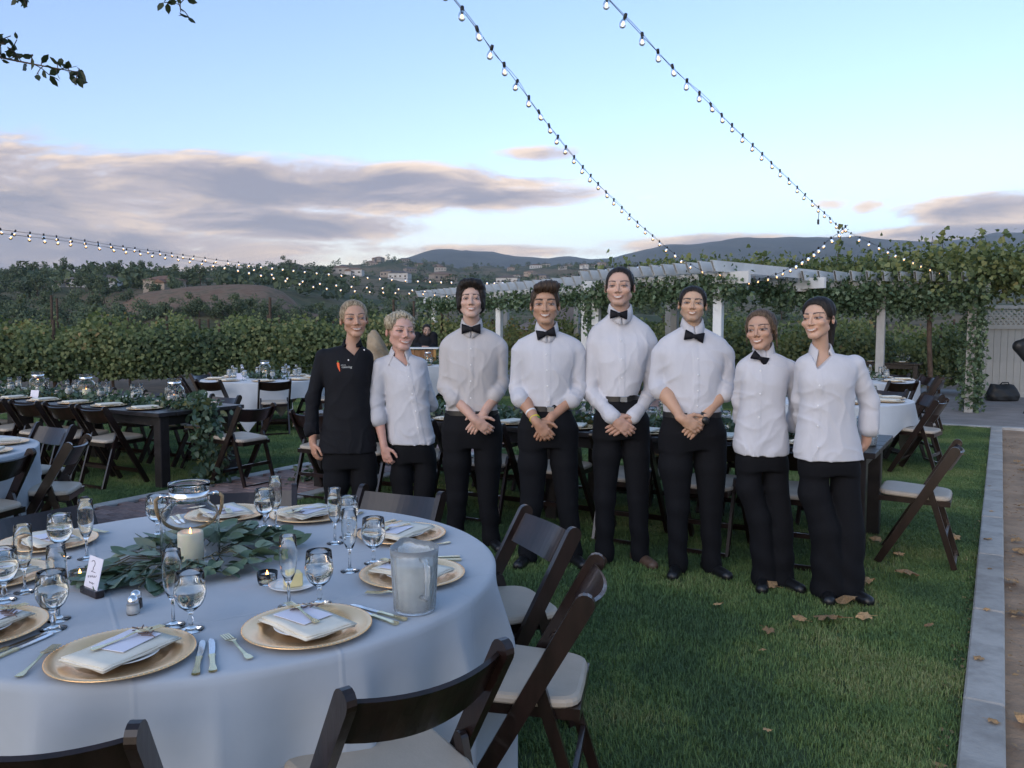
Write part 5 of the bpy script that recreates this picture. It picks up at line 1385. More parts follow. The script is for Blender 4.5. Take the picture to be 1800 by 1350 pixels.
    for i, (hp, kn, an, lg) in enumerate(legs):
        r = lg.get('r', (.088, .066, .058)); sx = -1 if i == 0 else 1
        top = np.array((cr[1] + sx * hw * .50, cr[2], cr[0] + .10)); r0 = hw * .485
        mid = np.array((cr[1] + sx * hw * .52, cr[2], cr[0] - .05))
        kk = .03 if i == 0 else .010
        Ft.cone(top, mid, r0, r0 * .97, kk); Ft.cone(mid, kn, r0 * .97, r[1], kk); Ft.cone(kn, an, r[1], r[2], kk)
        Ft.cone(an, an - np.array((0, 0, .03)), r[2], r[2] * 1.04, .01)
    Ft.everywhere(lambda x, y, z: .0045 * np.sin(40 * z + 20 * x + pp[6] + 2 * np.sin(14 * x)) * np.exp(-((z - .12) / .2) ** 2) + .003 * np.sin(34 * x + 9 * z + pp[7]))
    Vt, Fq = Ft.skin(); link('trousers', np_mesh('trousers', Vt, Fq, M['trouser'], True), root)
    # ---- shoes
    for i, (hp, kn, an, lg) in enumerate(legs):
        toe = np.array(lg.get('toe', ((-.35 if i == 0 else .35), -1.0))); toe /= np.linalg.norm(toe)
        b_ = np.array((an[0], an[1] + .02, 0)); hl = b_ - np.array((*toe, 0)) * .05; tp = b_ + np.array((*toe, 0)) * .175
        Fz = Field(np.minimum(hl, tp) - .07, np.maximum(hl, tp) + np.array((.07, .07, .13)), .010)
        Fz.cone(hl + np.array((0, 0, .035)), tp + np.array((0, 0, .026)), .040, .036, .01); Fz.cone(hl + np.array((0, 0, .05)) + np.array((*toe, 0)) * .03, b_ + np.array((0, 0, .09)), .042, .042, .03)
        Fz.op(lambda x, y, z: z - .004 + 0 * x + 0 * y, Fz.lo, Fz.lo + Fz.n * Fz.h, 0, 'sub')
        Vz, Fq = Fz.skin(); link('shoe', np_mesh('shoe', Vz, Fq, M[o.get('shoe', 'shoe')], True), root)
    # ---- belt
    if o.get('belt'):
        by, xl, xr = o['belt']; zc = zof(by); zi = np.array([r[0] for r in sorted(tr)]); cc = np.array([r[1:] for r in sorted(tr)])
        v4 = [np.interp(zc, zi, cc[:, k]) for k in range(4)]; n_ = 48; vs = []; fs = []
        for dz, g in ((-.016, .000), (-.016, .005), (.016, .005), (.016, .000)):
            for k in range(n_):
                an_ = 2 * math.pi * k / n_; c_, s_ = math.cos(an_), math.sin(an_); e = 2 / 2.3
                vs.append((v4[0] + (v4[2] + g) * math.copysign(abs(c_) ** e, c_), v4[1] + (v4[3] + g) * math.copysign(abs(s_) ** e, s_), zc + dz))
        for i in range(4):
            for k in range(n_): fs.append((i * n_ + k, i * n_ + (k + 1) % n_, ((i + 1) % 4) * n_ + (k + 1) % n_, ((i + 1) % 4) * n_ + k))
        bl = MB().add(vs, fs).build('belt', M['shoe'], root, False)
        MB().cbox((v4[0] + .01, v4[1] - v4[3] - .013, zc), (.042, .006, .034), .002).build('buckle', M['steel'], bl)
    o['_root'], o['_J'], o['_Fs'] = root, J, Fs
    return root
ME_BUTTON = MB().lathe([(0, -.0012), (.0052, -.0012), (.0058, 0), (.0052, .0014), (0, .001)], 12).mesh('button', mat('button', (.8, .8, .82), .3), True)
def collar_build(o, nb, s, nr, root, Y0, J, Fs):
    st = o.get('collar', 'tie'); mb = MB(); N = 40
    r0 = (nr + .0075) * s; gap = {'tie': 2.5, 'open': 34, 'chef': 40}[st]
    drop = {'tie': .062, 'open': .085, 'chef': .018}[st]; spread = {'tie': .045, 'open': .085, 'chef': .008}[st]
    vs = []; M_ = 0
    for i in range(N + 1):
        a = R(gap) + (2 * math.pi - 2 * R(gap)) * i / N         # 0 = front
        fr = math.cos(a); side = min(i, N - i) / N               # 0 at front edges
        d = Vector((math.sin(a), -math.cos(a), 0))
        tilt = -.052 * max(0, fr) ** 2 + .012 * max(0, -fr)
        if st != 'tie': tilt = -.045 * max(0, fr) ** 1.5 + .012 * max(0, -fr)
        pt = max(0, 1 - side / .20)                              # collar points near the front
        lift = {'tie': .020, 'open': .012, 'chef': .0}[st]; zt = .030 + lift + tilt; zb = zt - .040 - lift * .5 - (drop - .036) * pt
        rb = r0 + .012 + spread * pt * .55 + .006
        for r, z in ((r0, zt - .045 - lift), (r0, zt - .002), (r0 + .003, zt + .002), (r0 + .007, zt - .002), (rb, zb), (rb - .003, zb - .001), (r0 + .004, zt - .012)):
            p = Vector(nb) + d * r * 1.0 + Vector((0, 0, z)); vs.append(p)
    m_ = 7; fs = []
    for i in range(N):
        for k in range(m_): fs.append((i * m_ + k, i * m_ + (k + 1) % m_, (i + 1) * m_ + (k + 1) % m_, (i + 1) * m_ + k))
    fs += [tuple(range(m_ - 1, -1, -1)), tuple(N * m_ + k for k in range(m_))]
    mb.add(vs, fs); mb.build('collar', M[o['shirt']], root, True)
def hair_build(o, c, s, Rm, root):
    st = o['hair']; wx = np.array((o.get('wx', 1.16), 1, 1)); T = lambda p: c + s * (Rm @ (np.array(p, float) * wx)); th = st.get('t', .008)
    hi = np.array((.13, .17, .165)) * s; lo = np.array((.13, .15, .14)) * s
    low = st.get('low', 0.0)
    F = Field(c - lo - np.array((.05, .05, low)), c + hi + .05, .0044 * o.get('coarse', 1))
    E = lambda p, r, k=0.012, mode='add', A=None: F.ell(T(p), np.array(r) * wx * s, k * s, mode, Rm if A is None else A)
    C = lambda p, q, ra, rb, k=0.012, mode='add': F.cone(T(p), T(q), ra * s, rb * s, k * s, mode)
    E((0, .019, .031), (.0722, .0912, .0838 + .002))
    for a in st.get('add', []):
        if a[0] == 'e': E(a[1], a[2], a[3] if len(a) > 3 else .02)
        else: C(a[1], a[2], a[3], a[4], .02)
    # face opening, ears and nape
    fz, fr = st.get('face', ((0, -.118, -.032), (.0715, .122, .127)))
    def loc(x, y, z):
        px, py, pz = (x - c[0]) / s, (y - c[1]) / s, (z - c[2]) / s
        return (Rm[0, 0] * px + Rm[1, 0] * py + Rm[2, 0] * pz) / wx[0], Rm[0, 1] * px + Rm[1, 1] * py + Rm[2, 1] * pz, Rm[0, 2] * px + Rm[1, 2] * py + Rm[2, 2] * pz
    def gfun(lx, ly, lz): return (np.abs((lx - fz[0]) / fr[0]) ** 2.6 + np.abs((ly - fz[1]) / fr[1]) ** 2.6 + np.abs((lz - fz[2]) / fr[2]) ** 2.6) ** (1 / 2.6)
    def grow(x, y, z):
        lx, ly, lz = loc(x, y, z); g = gfun(lx, ly, lz) - 1
        up_ = np.clip((lz - .01) / .08, 0, 1); t_ = th * (.35 + .65 * up_ * st.get('top', 1.0)) + .004 * np.clip(-lz / .05, 0, 1)
        return -s * (t_ * np.clip(g / .22, 0, 1) ** .8 + .0012)
    F.everywhere(grow)
    F.op(lambda x, y, z: (gfun(*loc(x, y, z)) - 1 + .02 * np.sin(loc(x, y, z)[0] * 420) * np.sin(loc(x, y, z)[2] * 260 + 1)) * .05 * s, c - .3 * s, c + .3 * s, .003, 'sub')
    def low_cut(x, y, z):
        px, py, pz = (x - c[0]) / s, (y - c[1]) / s, (z - c[2]) / s
        lx = Rm[0, 0] * px + Rm[1, 0] * py + Rm[2, 0] * pz; ly = Rm[0, 1] * px + Rm[1, 1] * py + Rm[2, 1] * pz; lz = Rm[0, 2] * px + Rm[1, 2] * py + Rm[2, 2] * pz
        edge = np.where(ly < .0, st.get('burn', -.005), np.where(ly < .035, st.get('burn', -.005) + (ly / .035) * (st.get('nape', -.06) - st.get('burn', -.005)), st.get('nape', -.06)))
        return (lz - edge) * s
    if not st.get('nocut'):
        F.op(low_cut, c - .3 * s, c + .3 * s, .004, 'sub')
    for a in st.get('late', []):
        if a[0] == 'e': E(a[1], a[2], .006)
        else: C(a[1], a[2], a[3], a[4], .01)
    fq, am = st.get('strand', (230, .0022)); cu = st.get('curl', 0)
    def nz(x, y, z):
        px, py, pz = x - c[0], y - c[1], z - c[2]
        d = am * np.sin(fq * px + 40 * py + 3 * np.sin(30 * pz + 25 * py)) * .7 + am * .6 * np.sin(fq * 1.9 * px + 70 * pz + 2 * np.sin(50 * py))
        if cu: d = d + cu * np.sin(115 * px + 3 * np.sin(60 * pz)) * np.sin(120 * pz + 2.5 * np.sin(70 * px)) * (.7 + .3 * np.sin(90 * py))
        return d
    F.everywhere(nz)
    Vh, Fq = F.skin(); link('hair', np_mesh('hair', Vh, Fq, HAIR[st['col']], True), root)
def clasp(sl, el, cl_, wl, sr, er, cr, wr, fl, fr, r=(.062, .050, .049), L=.188):
    """both hands folded in front: the arm at the left of the picture lies on top"""
    return [dict(sh=sl, elbow=el, cuff=cl_, wrist=wl, r=r, hand=dict(f=fl, n=(0, -1, .1), side=-1, L=L, curl=(24, 38, 38))),
            dict(sh=sr, elbow=er, cuff=cr, wrist=wr, r=r, hand=dict(f=fr, n=(0, -1, .1), side=1, L=L, curl=(8, 18, 20)))]
def torso(nk, sh, rows, d=1.0):
    """neck point, (xl, xr, y) shoulders, then lower rows (y, xl, xr, depth)"""
    xl, xr, ys = sh; c = (xl + xr) / 2; h = (xr - xl) / 2
    dy = ys - nk[1]
    out = [(nk[1] + 1, nk[0] - .27 * h, nk[0] + .27 * h, .022, .056 * d), (nk[1] + .30 * dy, c - .46 * h, c + .46 * h, .022, .066 * d), (nk[1] + .62 * dy, c - .74 * h, c + .74 * h, .020, .076 * d), (ys - 1, c - .88 * h, c + .88 * h, .014, .082 * d), (ys + 14, c - .87 * h, c + .87 * h, .006, .104 * d)]
    return out + [(y, a, b, 0.0, dd) for y, a, b, dd in rows]
DARKB = (.012, .008, .007)
CAST = [
 dict(label='woman in black chef jacket with carrot logo, blond hair pulled back, arm hanging', Y=on(605, 955).y, head=(623, 520, 589), yaw=9, roll=-3, neck=(619, 605), skin=(0.505, 0.301, 0.213), brow=(.09, .055, .035), iris=(.05, .06, .07), sm=1.12, nl=1.0, eye=.95, jaw=.9, fw=.95, nr=.042,
      hair=dict(col='blond', face=((0, -.118, -.030), (.0735, .122, .129)), t=.006, top=1.3, burn=.0, nape=-.06, strand=(150, .0010), late=[('e', (.0, .105, -.01), (.035, .03, .035))]), chef=True, shirt='chef', collar='chef', placket=False, wrinkle=.0035, seed=3,
      torso=torso((619, 605), (553, 657, 617), [(655, 566, 650, .118), (690, 570, 649, .112), (725, 567, 652, .112), (760, 562, 657, .122), (794, 557, 661, .130)], .95), vneck=(625, 625, 40), buttons=[(617, 632), (641, 615)],
      arms=[dict(sh=(569, 628, 0), elbow=(550, 700, 0), cuff=(547, 757, -.02), wrist=(550, 778, -.03), r=(.060, .050, .045), cuffw=.03, **{'from': .72}, hand=dict(f=(.13, -.05, -1), n=(-.75, -.65, 0), side=-1, L=.172, curl=(22, 40, 40))),
            dict(sh=(641, 629, .03), elbow=(652, 700, .10), cuff=(640, 745, .15), r=(.062, .055, .05))], arm_r=.86, hips=[(735, 582, 640, 0, .085), (780, 571, 650, 0, .10), (798, 566, 657, 0, .112), (835, 566, 660, 0, .12)],
      legs=[dict(hip=(589, 825, 0), knee=(590, 890, -.01), ankle=(592, 945, 0)), dict(hip=(637, 825, 0), knee=(635, 890, -.01), ankle=(634, 945, 0))]),
 dict(label='smiling woman with curly pinned-up blond hair in untucked white blouse, hand hanging', Y=on(722, 950).y, head=(705, 541, 612), yaw=20, roll=4, neck=(704, 620), skin=(0.614, 0.374, 0.304), brow=(.20, .13, .08), iris=(.06, .07, .08), sm=1.1, nl=.85, eye=.8, jaw=1.02, fw=1.04, nr=.044,
      hair=dict(col='curl', t=.010, top=1.5, burn=.01, nape=-.06, curl=.0048, strand=(120, .0015), add=[('e', (-.062, .0, .045), (.028, .04, .04))], late=[('e', (0, .065, .100), (.036, .034, .024))]), shirt='shirt_white', collar='open', seed=5, wrinkle=.0055,
      torso=torso((704, 620), (651, 752, 634), [(668, 674, 752, .118), (700, 676, 752, .112), (737, 678, 757, .115), (772, 679, 763, .125), (779, 682, 764, .126)], .95), vneck=(717, 644, 38), front=(714, 746), buttons=[(722, 660), (728, 690), (734, 720), (738, 748)],
      arms=[dict(sh=(669, 645, -.02), elbow=(660, 708, -.04), cuff=(664, 738, -.07), wrist=(675, 785, -.10), r=(.062, .055, .053), hand=dict(f=(.25, -.08, -1), n=(-.3, -.95, 0), side=-1, L=.172, curl=(20, 35, 35))),
            dict(sh=(736, 643, .04), elbow=(752, 700, .10), cuff=(757, 712, .14), r=(.060, .052, .05))], arm_r=.88, hips=[(730, 696, 745, 0, .08), (768, 692, 752, 0, .09), (784, 686, 762, 0, .112), (825, 684, 766, 0, .12)],
      legs=[dict(hip=(704, 815, 0), knee=(708, 885, -.01), ankle=(708, 940, 0)), dict(hip=(746, 815, 0), knee=(744, 885, -.01), ankle=(744, 940, 0))]),
 dict(label='young man with wavy dark hair over his ears, off-white shirt and bow tie', Y=on(828, 962).y, head=(828, 489, 557), pitch=-7, neck=(829, 573), skin=(0.570, 0.381, 0.304), brow=(.02, .013, .011), sm=.88, nl=1.05, brow_t=.0052, jaw=1.04, wx=1.06, nr=.051,
      hair=dict(col='dark', face=((0, -.118, -.032), (.0700, .122, .119)), t=.012, top=1.9, burn=-.045, nape=-.085, strand=(120, .0028), curl=.0015, add=[('e', (.058, .020, .0), (.024, .055, .072), .03), ('e', (-.058, .020, .0), (.024, .055, .072), .03), ('e', (0, -.02, .100), (.06, .05, .026))]), shirt='shirt_warm', seed=7,
      tie=(829, 578, 0, 33), torso=torso((829, 573), (769, 895, 597), [(650, 783, 878, .122), (690, 784, 874, .120), (715, 782, 875, .122), (727, 783, 874, .116)]), front=(829, 830), buttons=[(829, 612), (829, 640), (829, 668), (829, 697)],
      arms=clasp((788, 612, .01), (783, 680, .01), (797, 702, -.08), (835, 738, -.175), (877, 612, .01), (881, 676, .01), (868, 696, -.06), (848, 731, -.135), (.72, -.05, -.55), (-.55, 0, -.72)),
      hips=[(720, 784, 873, 0, .115), (755, 774, 883, 0, .130), (800, 777, 883, 0, .128)], belt=(724, 0, 0), legs=[dict(hip=(802, 795, 0), knee=(803, 875, -.01), ankle=(802, 948, 0)), dict(hip=(857, 795, 0), knee=(857, 878, -.01), ankle=(864, 955, 0))]),
 dict(label='young man with brown quiff, white shirt, bow tie and coloured wristbands', Y=on(968, 990).y, head=(958, 491, 566), neck=(961, 580), skin=(0.461, 0.277, 0.188), brow=(.016, .011, .009), sm=1.0, nl=1.2, brow_t=.0060, jaw=1.02, fw=.97, nr=.050, hdiv=.25,
      hair=dict(col='brown', face=((0, -.118, -.032), (.0715, .122, .116)), t=.007, top=1.6, burn=.0, nape=-.07, strand=(200, .0028), add=[('e', (.006, -.050, .100), (.056, .045, .030)), ('e', (.03, -.02, .112), (.04, .06, .024))]), shirt='shirt_white', seed=9,
      tie=(959, 586, -12, 33), torso=torso((961, 580), (897, 1031, 603), [(650, 916, 1008, .120), (685, 920, 1004, .116), (706, 922, 1002, .116), (716, 924, 1001, .110)]), front=(961, 961), buttons=[(959, 622), (960, 649), (961, 676), (961, 702)],
      arms=clasp((915, 619, .01), (909, 684, .01), (915, 703, -.07), (944, 743, -.18), (1013, 619, .01), (1018, 684, .01), (1005, 704, -.06), (967, 736, -.13), (.62, -.05, -.72), (-.45, 0, -.85)),
      hips=[(708, 928, 999, 0, .108), (752, 909, 1019, 0, .128), (800, 911, 1018, 0, .128)], belt=(716, 0, 0), legs=[dict(hip=(936, 795, 0), knee=(935, 885, -.01), ankle=(927, 974, 0)), dict(hip=(992, 795, 0), knee=(997, 885, -.01), ankle=(1007, 974, 0))]),
 dict(label='tallest man with dark hair tied back, white shirt and bow tie, long sleeves down', Y=on(1090, 990).y, head=(1089, 462, 534), yaw=-7, neck=(1090, 549), skin=(0.560, 0.362, 0.278), brow=(.03, .02, .015), sm=1.0, nl=1.0, jaw=1.10, nr=.055, beard=(.16, .10, .08), bw=.22, eye=.8,
      hair=dict(col='dark', face=((0, -.118, -.032), (.0735, .124, .131)), t=.005, top=1.1, burn=-.02, nape=-.085, strand=(160, .0010)), shirt='shirt_white', seed=11,
      tie=(1085, 553, 3, 30), torso=torso((1090, 549), (1023, 1162, 588), [(635, 1046, 1138, .124), (670, 1052, 1130, .118), (690, 1055, 1123, .116), (699, 1058, 1120, .110)]), front=(1088, 1090), buttons=[(1088, 598), (1088, 630), (1089, 662)],
      arms=[dict(sh=(1047, 607, .01), elbow=(1037, 690, .02), cuff=(1077, 733, -.16), wrist=(1079, 736, -.17), r=(.063, .050, .042), cuffw=.06, **{'from': .8}, hand=dict(f=(.70, -.05, -.55), n=(0, -1, .1), side=-1, L=.20, curl=(18, 28, 28))), dict(sh=(1139, 607, .01), elbow=(1146, 688, .02), cuff=(1112, 733, -.12), wrist=(1110, 735, -.13), r=(.063, .050, .042), cuffw=.06, **{'from': .8}, hand=dict(f=(-.75, 0, -.5), n=(0, -1, .1), side=1, L=.20, curl=(8, 18, 20)))],
      hips=[(690, 1060, 1118, 0, .108), (735, 1043, 1144, 0, .130), (785, 1044, 1144, 0, .128)], belt=(699, 0, 0), shoe='shoe_brown', legs=[dict(hip=(1069, 780, 0), knee=(1064, 875, -.01), ankle=(1062, 976, 0)), dict(hip=(1119, 780, 0), knee=(1122, 875, -.01), ankle=(1125, 978, 0))]),
 dict(label='man with short black hair, white shirt, crooked bow tie and dark wristwatch', Y=on(1215, 1008).y, head=(1217, 497, 562), pitch=-3, roll=3, neck=(1217, 574), skin=(0.538, 0.349, 0.240), brow=(.012, .009, .008), sm=.84, nl=1.0, brow_t=.0058, jaw=1.08, wx=1.20, nr=.055, beard=(.14, .095, .08), bw=.25, hdiv=.240,
      hair=dict(col='dark', t=.008, top=1.15, burn=.0, nape=-.065, strand=(170, .0010)), shirt='shirt_white', seed=13,
      tie=(1216, 591, 10, 34), torso=torso((1217, 574), (1143, 1293, 605), [(655, 1164, 1270, .126), (695, 1166, 1268, .124), (720, 1166, 1268, .124), (731, 1168, 1266, .118)]), front=(1217, 1217), buttons=[(1220, 629), (1219, 657), (1219, 684), (1218, 710)],
      arms=clasp((1162, 623, .01), (1155, 670, .01), (1158, 687, -.03), (1199, 736, -.175), (1274, 623, .01), (1278, 674, .01), (1273, 693, -.04), (1234, 738, -.13), (.75, -.05, -.45), (-.62, 0, -.65)),
      hips=[(722, 1170, 1266, 0, .115), (760, 1160, 1281, 0, .132), (805, 1162, 1281, 0, .128)], belt=(727, 0, 0), legs=[dict(hip=(1190, 795, 0), knee=(1192, 890, -.01), ankle=(1191, 986, 0)), dict(hip=(1251, 795, 0), knee=(1250, 895, -.01), ankle=(1251, 990, 0))]),
 dict(label='young woman with loosely tied brown hair, untucked white shirt and slanted bow tie', Y=on(1352, 1030).y, head=(1337, 537, 611), yaw=-17, roll=-6, neck=(1342, 616), skin=(0.505, 0.307, 0.219), brow=(.05, .03, .022), sm=.95, nl=.9, jaw=.88, fw=.94, nr=.041, eye=1.05,
      hair=dict(col='lbrown', face=((0, -.118, -.030), (.0725, .122, .128)), t=.010, top=1.2, burn=-.01, nape=-.07, strand=(150, .0014), late=[('c', (-.071, -.028, .03), (-.072, -.022, -.10), .006, .003), ('c', (.074, .0, .02), (.070, .02, -.12), .010, .004), ('e', (.03, .10, -.03), (.03, .03, .04))]), shirt='shirt_white', seed=15, wrinkle=.005,
      tie=(1330, 629, 28, 30), torso=torso((1342, 616), (1295, 1401, 637), [(672, 1303, 1386, .110), (705, 1304, 1381, .102), (745, 1298, 1385, .112), (785, 1291, 1392, .125), (797, 1296, 1389, .126)], .92), front=(1331, 1322), buttons=[(1329, 650), (1327, 690), (1325, 730)],
      arms=[dict(sh=(1386, 650, .01), elbow=(1405, 712, .05), cuff=(1395, 746, .12), r=(.060, .052, .050)), dict(sh=(1310, 650, .03), elbow=(1302, 705, .10), cuff=(1306, 735, .15), r=(.058, .05, .048))], hips=[(750, 1311, 1374, 0, .08), (785, 1304, 1380, 0, .095), (802, 1299, 1388, 0, .112), (842, 1299, 1391, 0, .12)],
      legs=[dict(hip=(1322, 830, 0), knee=(1334, 910, -.01), ankle=(1344, 1008, 0), r=(.082, .066, .072)), dict(hip=(1368, 830, 0), knee=(1372, 915, -.01), ankle=(1374, 1015, 0), r=(.082, .066, .072))]),
 dict(label='woman with dark ponytail and open-collared white blouse at the right end', Y=on(1465, 1050).y, head=(1437, 513, 592), yaw=-25, roll=-4, neck=(1443, 618), skin=(0.582, 0.368, 0.265), brow=(.025, .016, .013), sm=1.08, nl=1.05, jaw=.92, fw=.96, nr=.043, hdiv=.252,
      hair=dict(col='dark', face=((0, -.118, -.032), (.0730, .122, .124)), t=.010, top=1.5, burn=.0, nape=-.065, strand=(150, .0010), low=.12, late=[('c', (0.0, .10, .03), (.01, .135, -.03), .022, .032), ('c', (.01, .135, -.03), (.012, .125, -.16), .032, .014)]), shirt='shirt_white', collar='open', seed=17, wrinkle=.0045,
      torso=torso((1443, 618), (1399, 1518, 629), [(668, 1404, 1502, .128), (700, 1410, 1502, .112), (735, 1408, 1504, .112), (775, 1402, 1514, .128), (806, 1401, 1521, .136)], .95), vneck=(1428, 649, 46), front=(1432, 1424), buttons=[(1427, 675), (1426, 710), (1425, 745), (1424, 780)],
      arms=[dict(sh=(1501, 643, .01), elbow=(1528, 706, .04), cuff=(1527, 752, .04), wrist=(1522, 778, .08), r=(.062, .052, .050), cuffw=.075, hand=dict(f=(-.3, .4, -1), n=(.8, -.6, 0), side=1, L=.17)), dict(sh=(1416, 645, .03), elbow=(1408, 700, .11), cuff=(1414, 740, .16), r=(.06, .052, .05))], arm_r=.86,
      hips=[(755, 1424, 1494, 0, .08), (796, 1414, 1506, 0, .10), (812, 1408, 1515, 0, .12), (850, 1411, 1518, 0, .13)], legs=[dict(hip=(1438, 842, 0), knee=(1450, 930, -.01), ankle=(1458, 1030, 0), r=(.092, .080, .094)), dict(hip=(1491, 842, 0), knee=(1492, 935, -.01), ankle=(1488, 1032, 0), r=(.092, .080, .094))]),
 dict(label='bartender in black shirt looking down behind the wooden bar', group='people', coarse=2.6, Y=18.3, head=(750, 566.5, 587.5), pitch=14, yaw=8, neck=(748, 589), skin=(0.395, 0.258, 0.200), brow=(.01, .008, .007), beard=(.03, .02, .017), bw=.85, nr=.06,
      hair=dict(col='dark', t=.008, burn=-.02, nape=-.07), shirt='chef', collar='tie', placket=False, seed=19, torso=[(589, 741, 755, .02, .07), (592, 736, 760, .02, .10), (598, 735, 761, 0, .13), (612, 737, 759, 0, .13), (630, 737, 759, 0, .13)],
      arms=[dict(sh=(734, 590, 0), elbow=(731, 608, -.02), cuff=(741, 611, -.25), wrist=(744, 610, -.3), r=(.09, .075, .06), hand=dict(f=(1, -.3, .1), n=(0, -.4, 1), side=1)), dict(sh=(762, 590, 0), elbow=(764, 608, -.02), cuff=(756, 612, -.25), wrist=(752, 611, -.3), r=(.09, .075, .06), hand=dict(f=(-1, -.3, .1), n=(0, -.4, 1), side=-1))],
      hips=[(628, 738, 758, 0, .12), (650, 738, 758, 0, .12)], legs=[dict(hip=(743, 648, 0), knee=(743, 670, 0), ankle=(743, 690, 0)), dict(hip=(753, 648, 0), knee=(753, 670, 0), ankle=(753, 690, 0))]),
]
PEOPLE = [build_person(o) for o in CAST]
# ---- things worn
def ring_on(o, arm, t, m, name, r=.034, w=.012, th=.004, seg=24):
    J = o['_J']; a = o['arms'][arm]; e, w_ = Vector(J(*a['elbow'])), Vector(J(*a['wrist'])); d = (w_ - e).normalized(); p = e + (w_ - e) * t
    mb = MB(); mb.lathe([(r, -w / 2), (r + th, -w / 2), (r + th, w / 2), (r, w / 2)], seg, closed=True)
    ob = mb.build(name, m, o['_root'], True); ob.location = p; ob.rotation_euler = d.to_track_quat('Z', 'Y').to_euler(); return ob
ring_on(CAST[3], 0, .70, mat('white_band', (.75, .75, .75), .5), 'wristband', .031)
ring_on(CAST[3], 0, .88, mat('yellow_band', (.72, .62, .04), .5), 'wristband', .029, .010)
ring_on(CAST[3], 0, .935, mat('green_band', (.03, .30, .06), .5), 'wristband', .0285, .010)
wt_ = ring_on(CAST[5], 1, .93, M['shoe'], 'wristwatch', .029, .022)
J = CAST[5]['_J']; pw = Vector(J(1238, 738, -.13)) + Vector((0, -.034, 0))
MB().lathe([(0, -.004), (.022, -.004), (.023, 0), (.021, .005), (0, .005)], 24).build('watch_face', M['shoe'], wt_, True)
wt_.children[0].matrix_parent_inverse = Matrix.Identity(4)
wt_.children[0].location = wt_.matrix_basis.inverted() @ pw; wt_.children[0].rotation_euler = (wt_.matrix_basis.to_3x3().inverted() @ Matrix.Rotation(R(90), 3, 'X')).to_euler()
ring_on(CAST[5], 1, .99, mat('leather_bracelet', (.10, .04, .03), .7), 'bracelet', .030, .008)
# ---- carrot emblem and lettering on the chef jacket
o = CAST[0]; J, Fs = o['_J'], o['_Fs']; jk = [c for c in o['_root'].children if c.name.startswith('jacket')][0]
def on_chest(px, py, lift=.002):
    p = J(px, py); y = Fs.front(p[0], p[2]); return Vector((p[0], (y if y is not None else p[1] - .1) - lift, p[2]))
mb = MB(); prof = [(599.0, 635.5, .6), (599.2, 637, 2.1), (600.0, 641, 2.2), (601.2, 645, 1.7), (602.5, 649, 1.0), (603.4, 651.5, .3)]
vs = []
for x, y, w in prof:
    vs += [on_chest(x - w, y), on_chest(x + w, y)]
mb.add(vs, [(2 * i, 2 * i + 2, 2 * i + 3, 2 * i + 1) for i in range(len(prof) - 1)]); mb.build('carrot_emblem', mat('orange_thread', (.75, .11, .025), .7), jk)
mb = MB()
for dx in (-1.6, 0, 1.5): mb.tube([on_chest(599.2, 636, .003), on_chest(599.2 + dx, 633.2, .004)], .0018, 5)
mb.build('carrot_top', mat('green_thread', (.10, .22, .06), .7), jk)
thread = mat('white_thread', (.62, .64, .62), .7)
tx = bpy.data.curves.new('lettering', 'FONT'); tx.body = 'catering'; tx.size = .0215; tx.extrude = .0006; tx.align_x = 'LEFT'; tx.shear = .15
to = bpy.data.objects.new('lettering', tx); COL.objects.link(to); bpy.context.view_layer.update()
dg = bpy.context.evaluated_depsgraph_get(); tm = bpy.data.meshes.new_from_object(to.evaluated_get(dg)); bpy.data.objects.remove(to)
p = on_chest(606, 645.5, .0); p2 = on_chest(621, 646, 0); yy = [on_chest(606 + k * 3, 644.5).y for k in range(6)]
tm.materials.clear(); tm.materials.append(thread)
for v in tm.vertices:
    x, z = p.x + v.co.x, p.z + v.co.y; yf = Fs.front(x, z); v.co = (x, (yf if yf is not None else p.y) - .0016 - v.co.z, z)
link('lettering', tm, jk)
mb = MB(); pts = [on_chest(604.5 + k * .62, 640.4 + .55 * math.sin(k * 2.0), .0022) for k in range(15)]
mb.tube(pts, .0013, 5); mb.build('stitched_script', thread, jk)
# ================================================================== PERGOLA, VINES, FENCE, BAR
def hollow_rafter(name, parent, a, b, w=0.042, h=0.16):
    """hollow vinyl rafter: the open end shows a dark mouth"""
    a, b = Vector(a), Vector(b); z = (b - a).normalized(); x = z.cross(Vector((0, 0, 1))).normalized(); y = x.cross(z)
    mb = MB(); vs = []
    def ring(p, hw, hh, dz=0.0): return [p + x * sx * hw + y * sy * hh + y * dz for sx, sy in ((-1, -1), (1, -1), (1, 1), (-1, 1))]
    cut = z * 0.10        # slanted tail: lower edge set back
    r0 = ring(a, w / 2, h / 2); r0[0] += cut; r0[1] += cut
    r1 = ring(b, w / 2, h / 2); i0 = ring(a, w / 2 - .005, h / 2 - .006); i0[0] += cut * .95; i0[1] += cut * .95
    i1 = [p + z * 0.35 for p in i0]
    vs = r0 + r1 + i0 + i1
    fs = [(k, (k + 1) % 4, 4 + (k + 1) % 4, 4 + k) for k in range(4)] + [(4, 5, 6, 7)] + [(8 + (k + 1) % 4, 8 + k, k, (k + 1) % 4)[::1] for k in range(4)] + [(8 + k, 8 + (k + 1) % 4, 12 + (k + 1) % 4, 12 + k) for k in range(4)] + [(15, 14, 13, 12)]
    mb.add(vs, fs); return mb.build(name, M['white_paint'], parent)
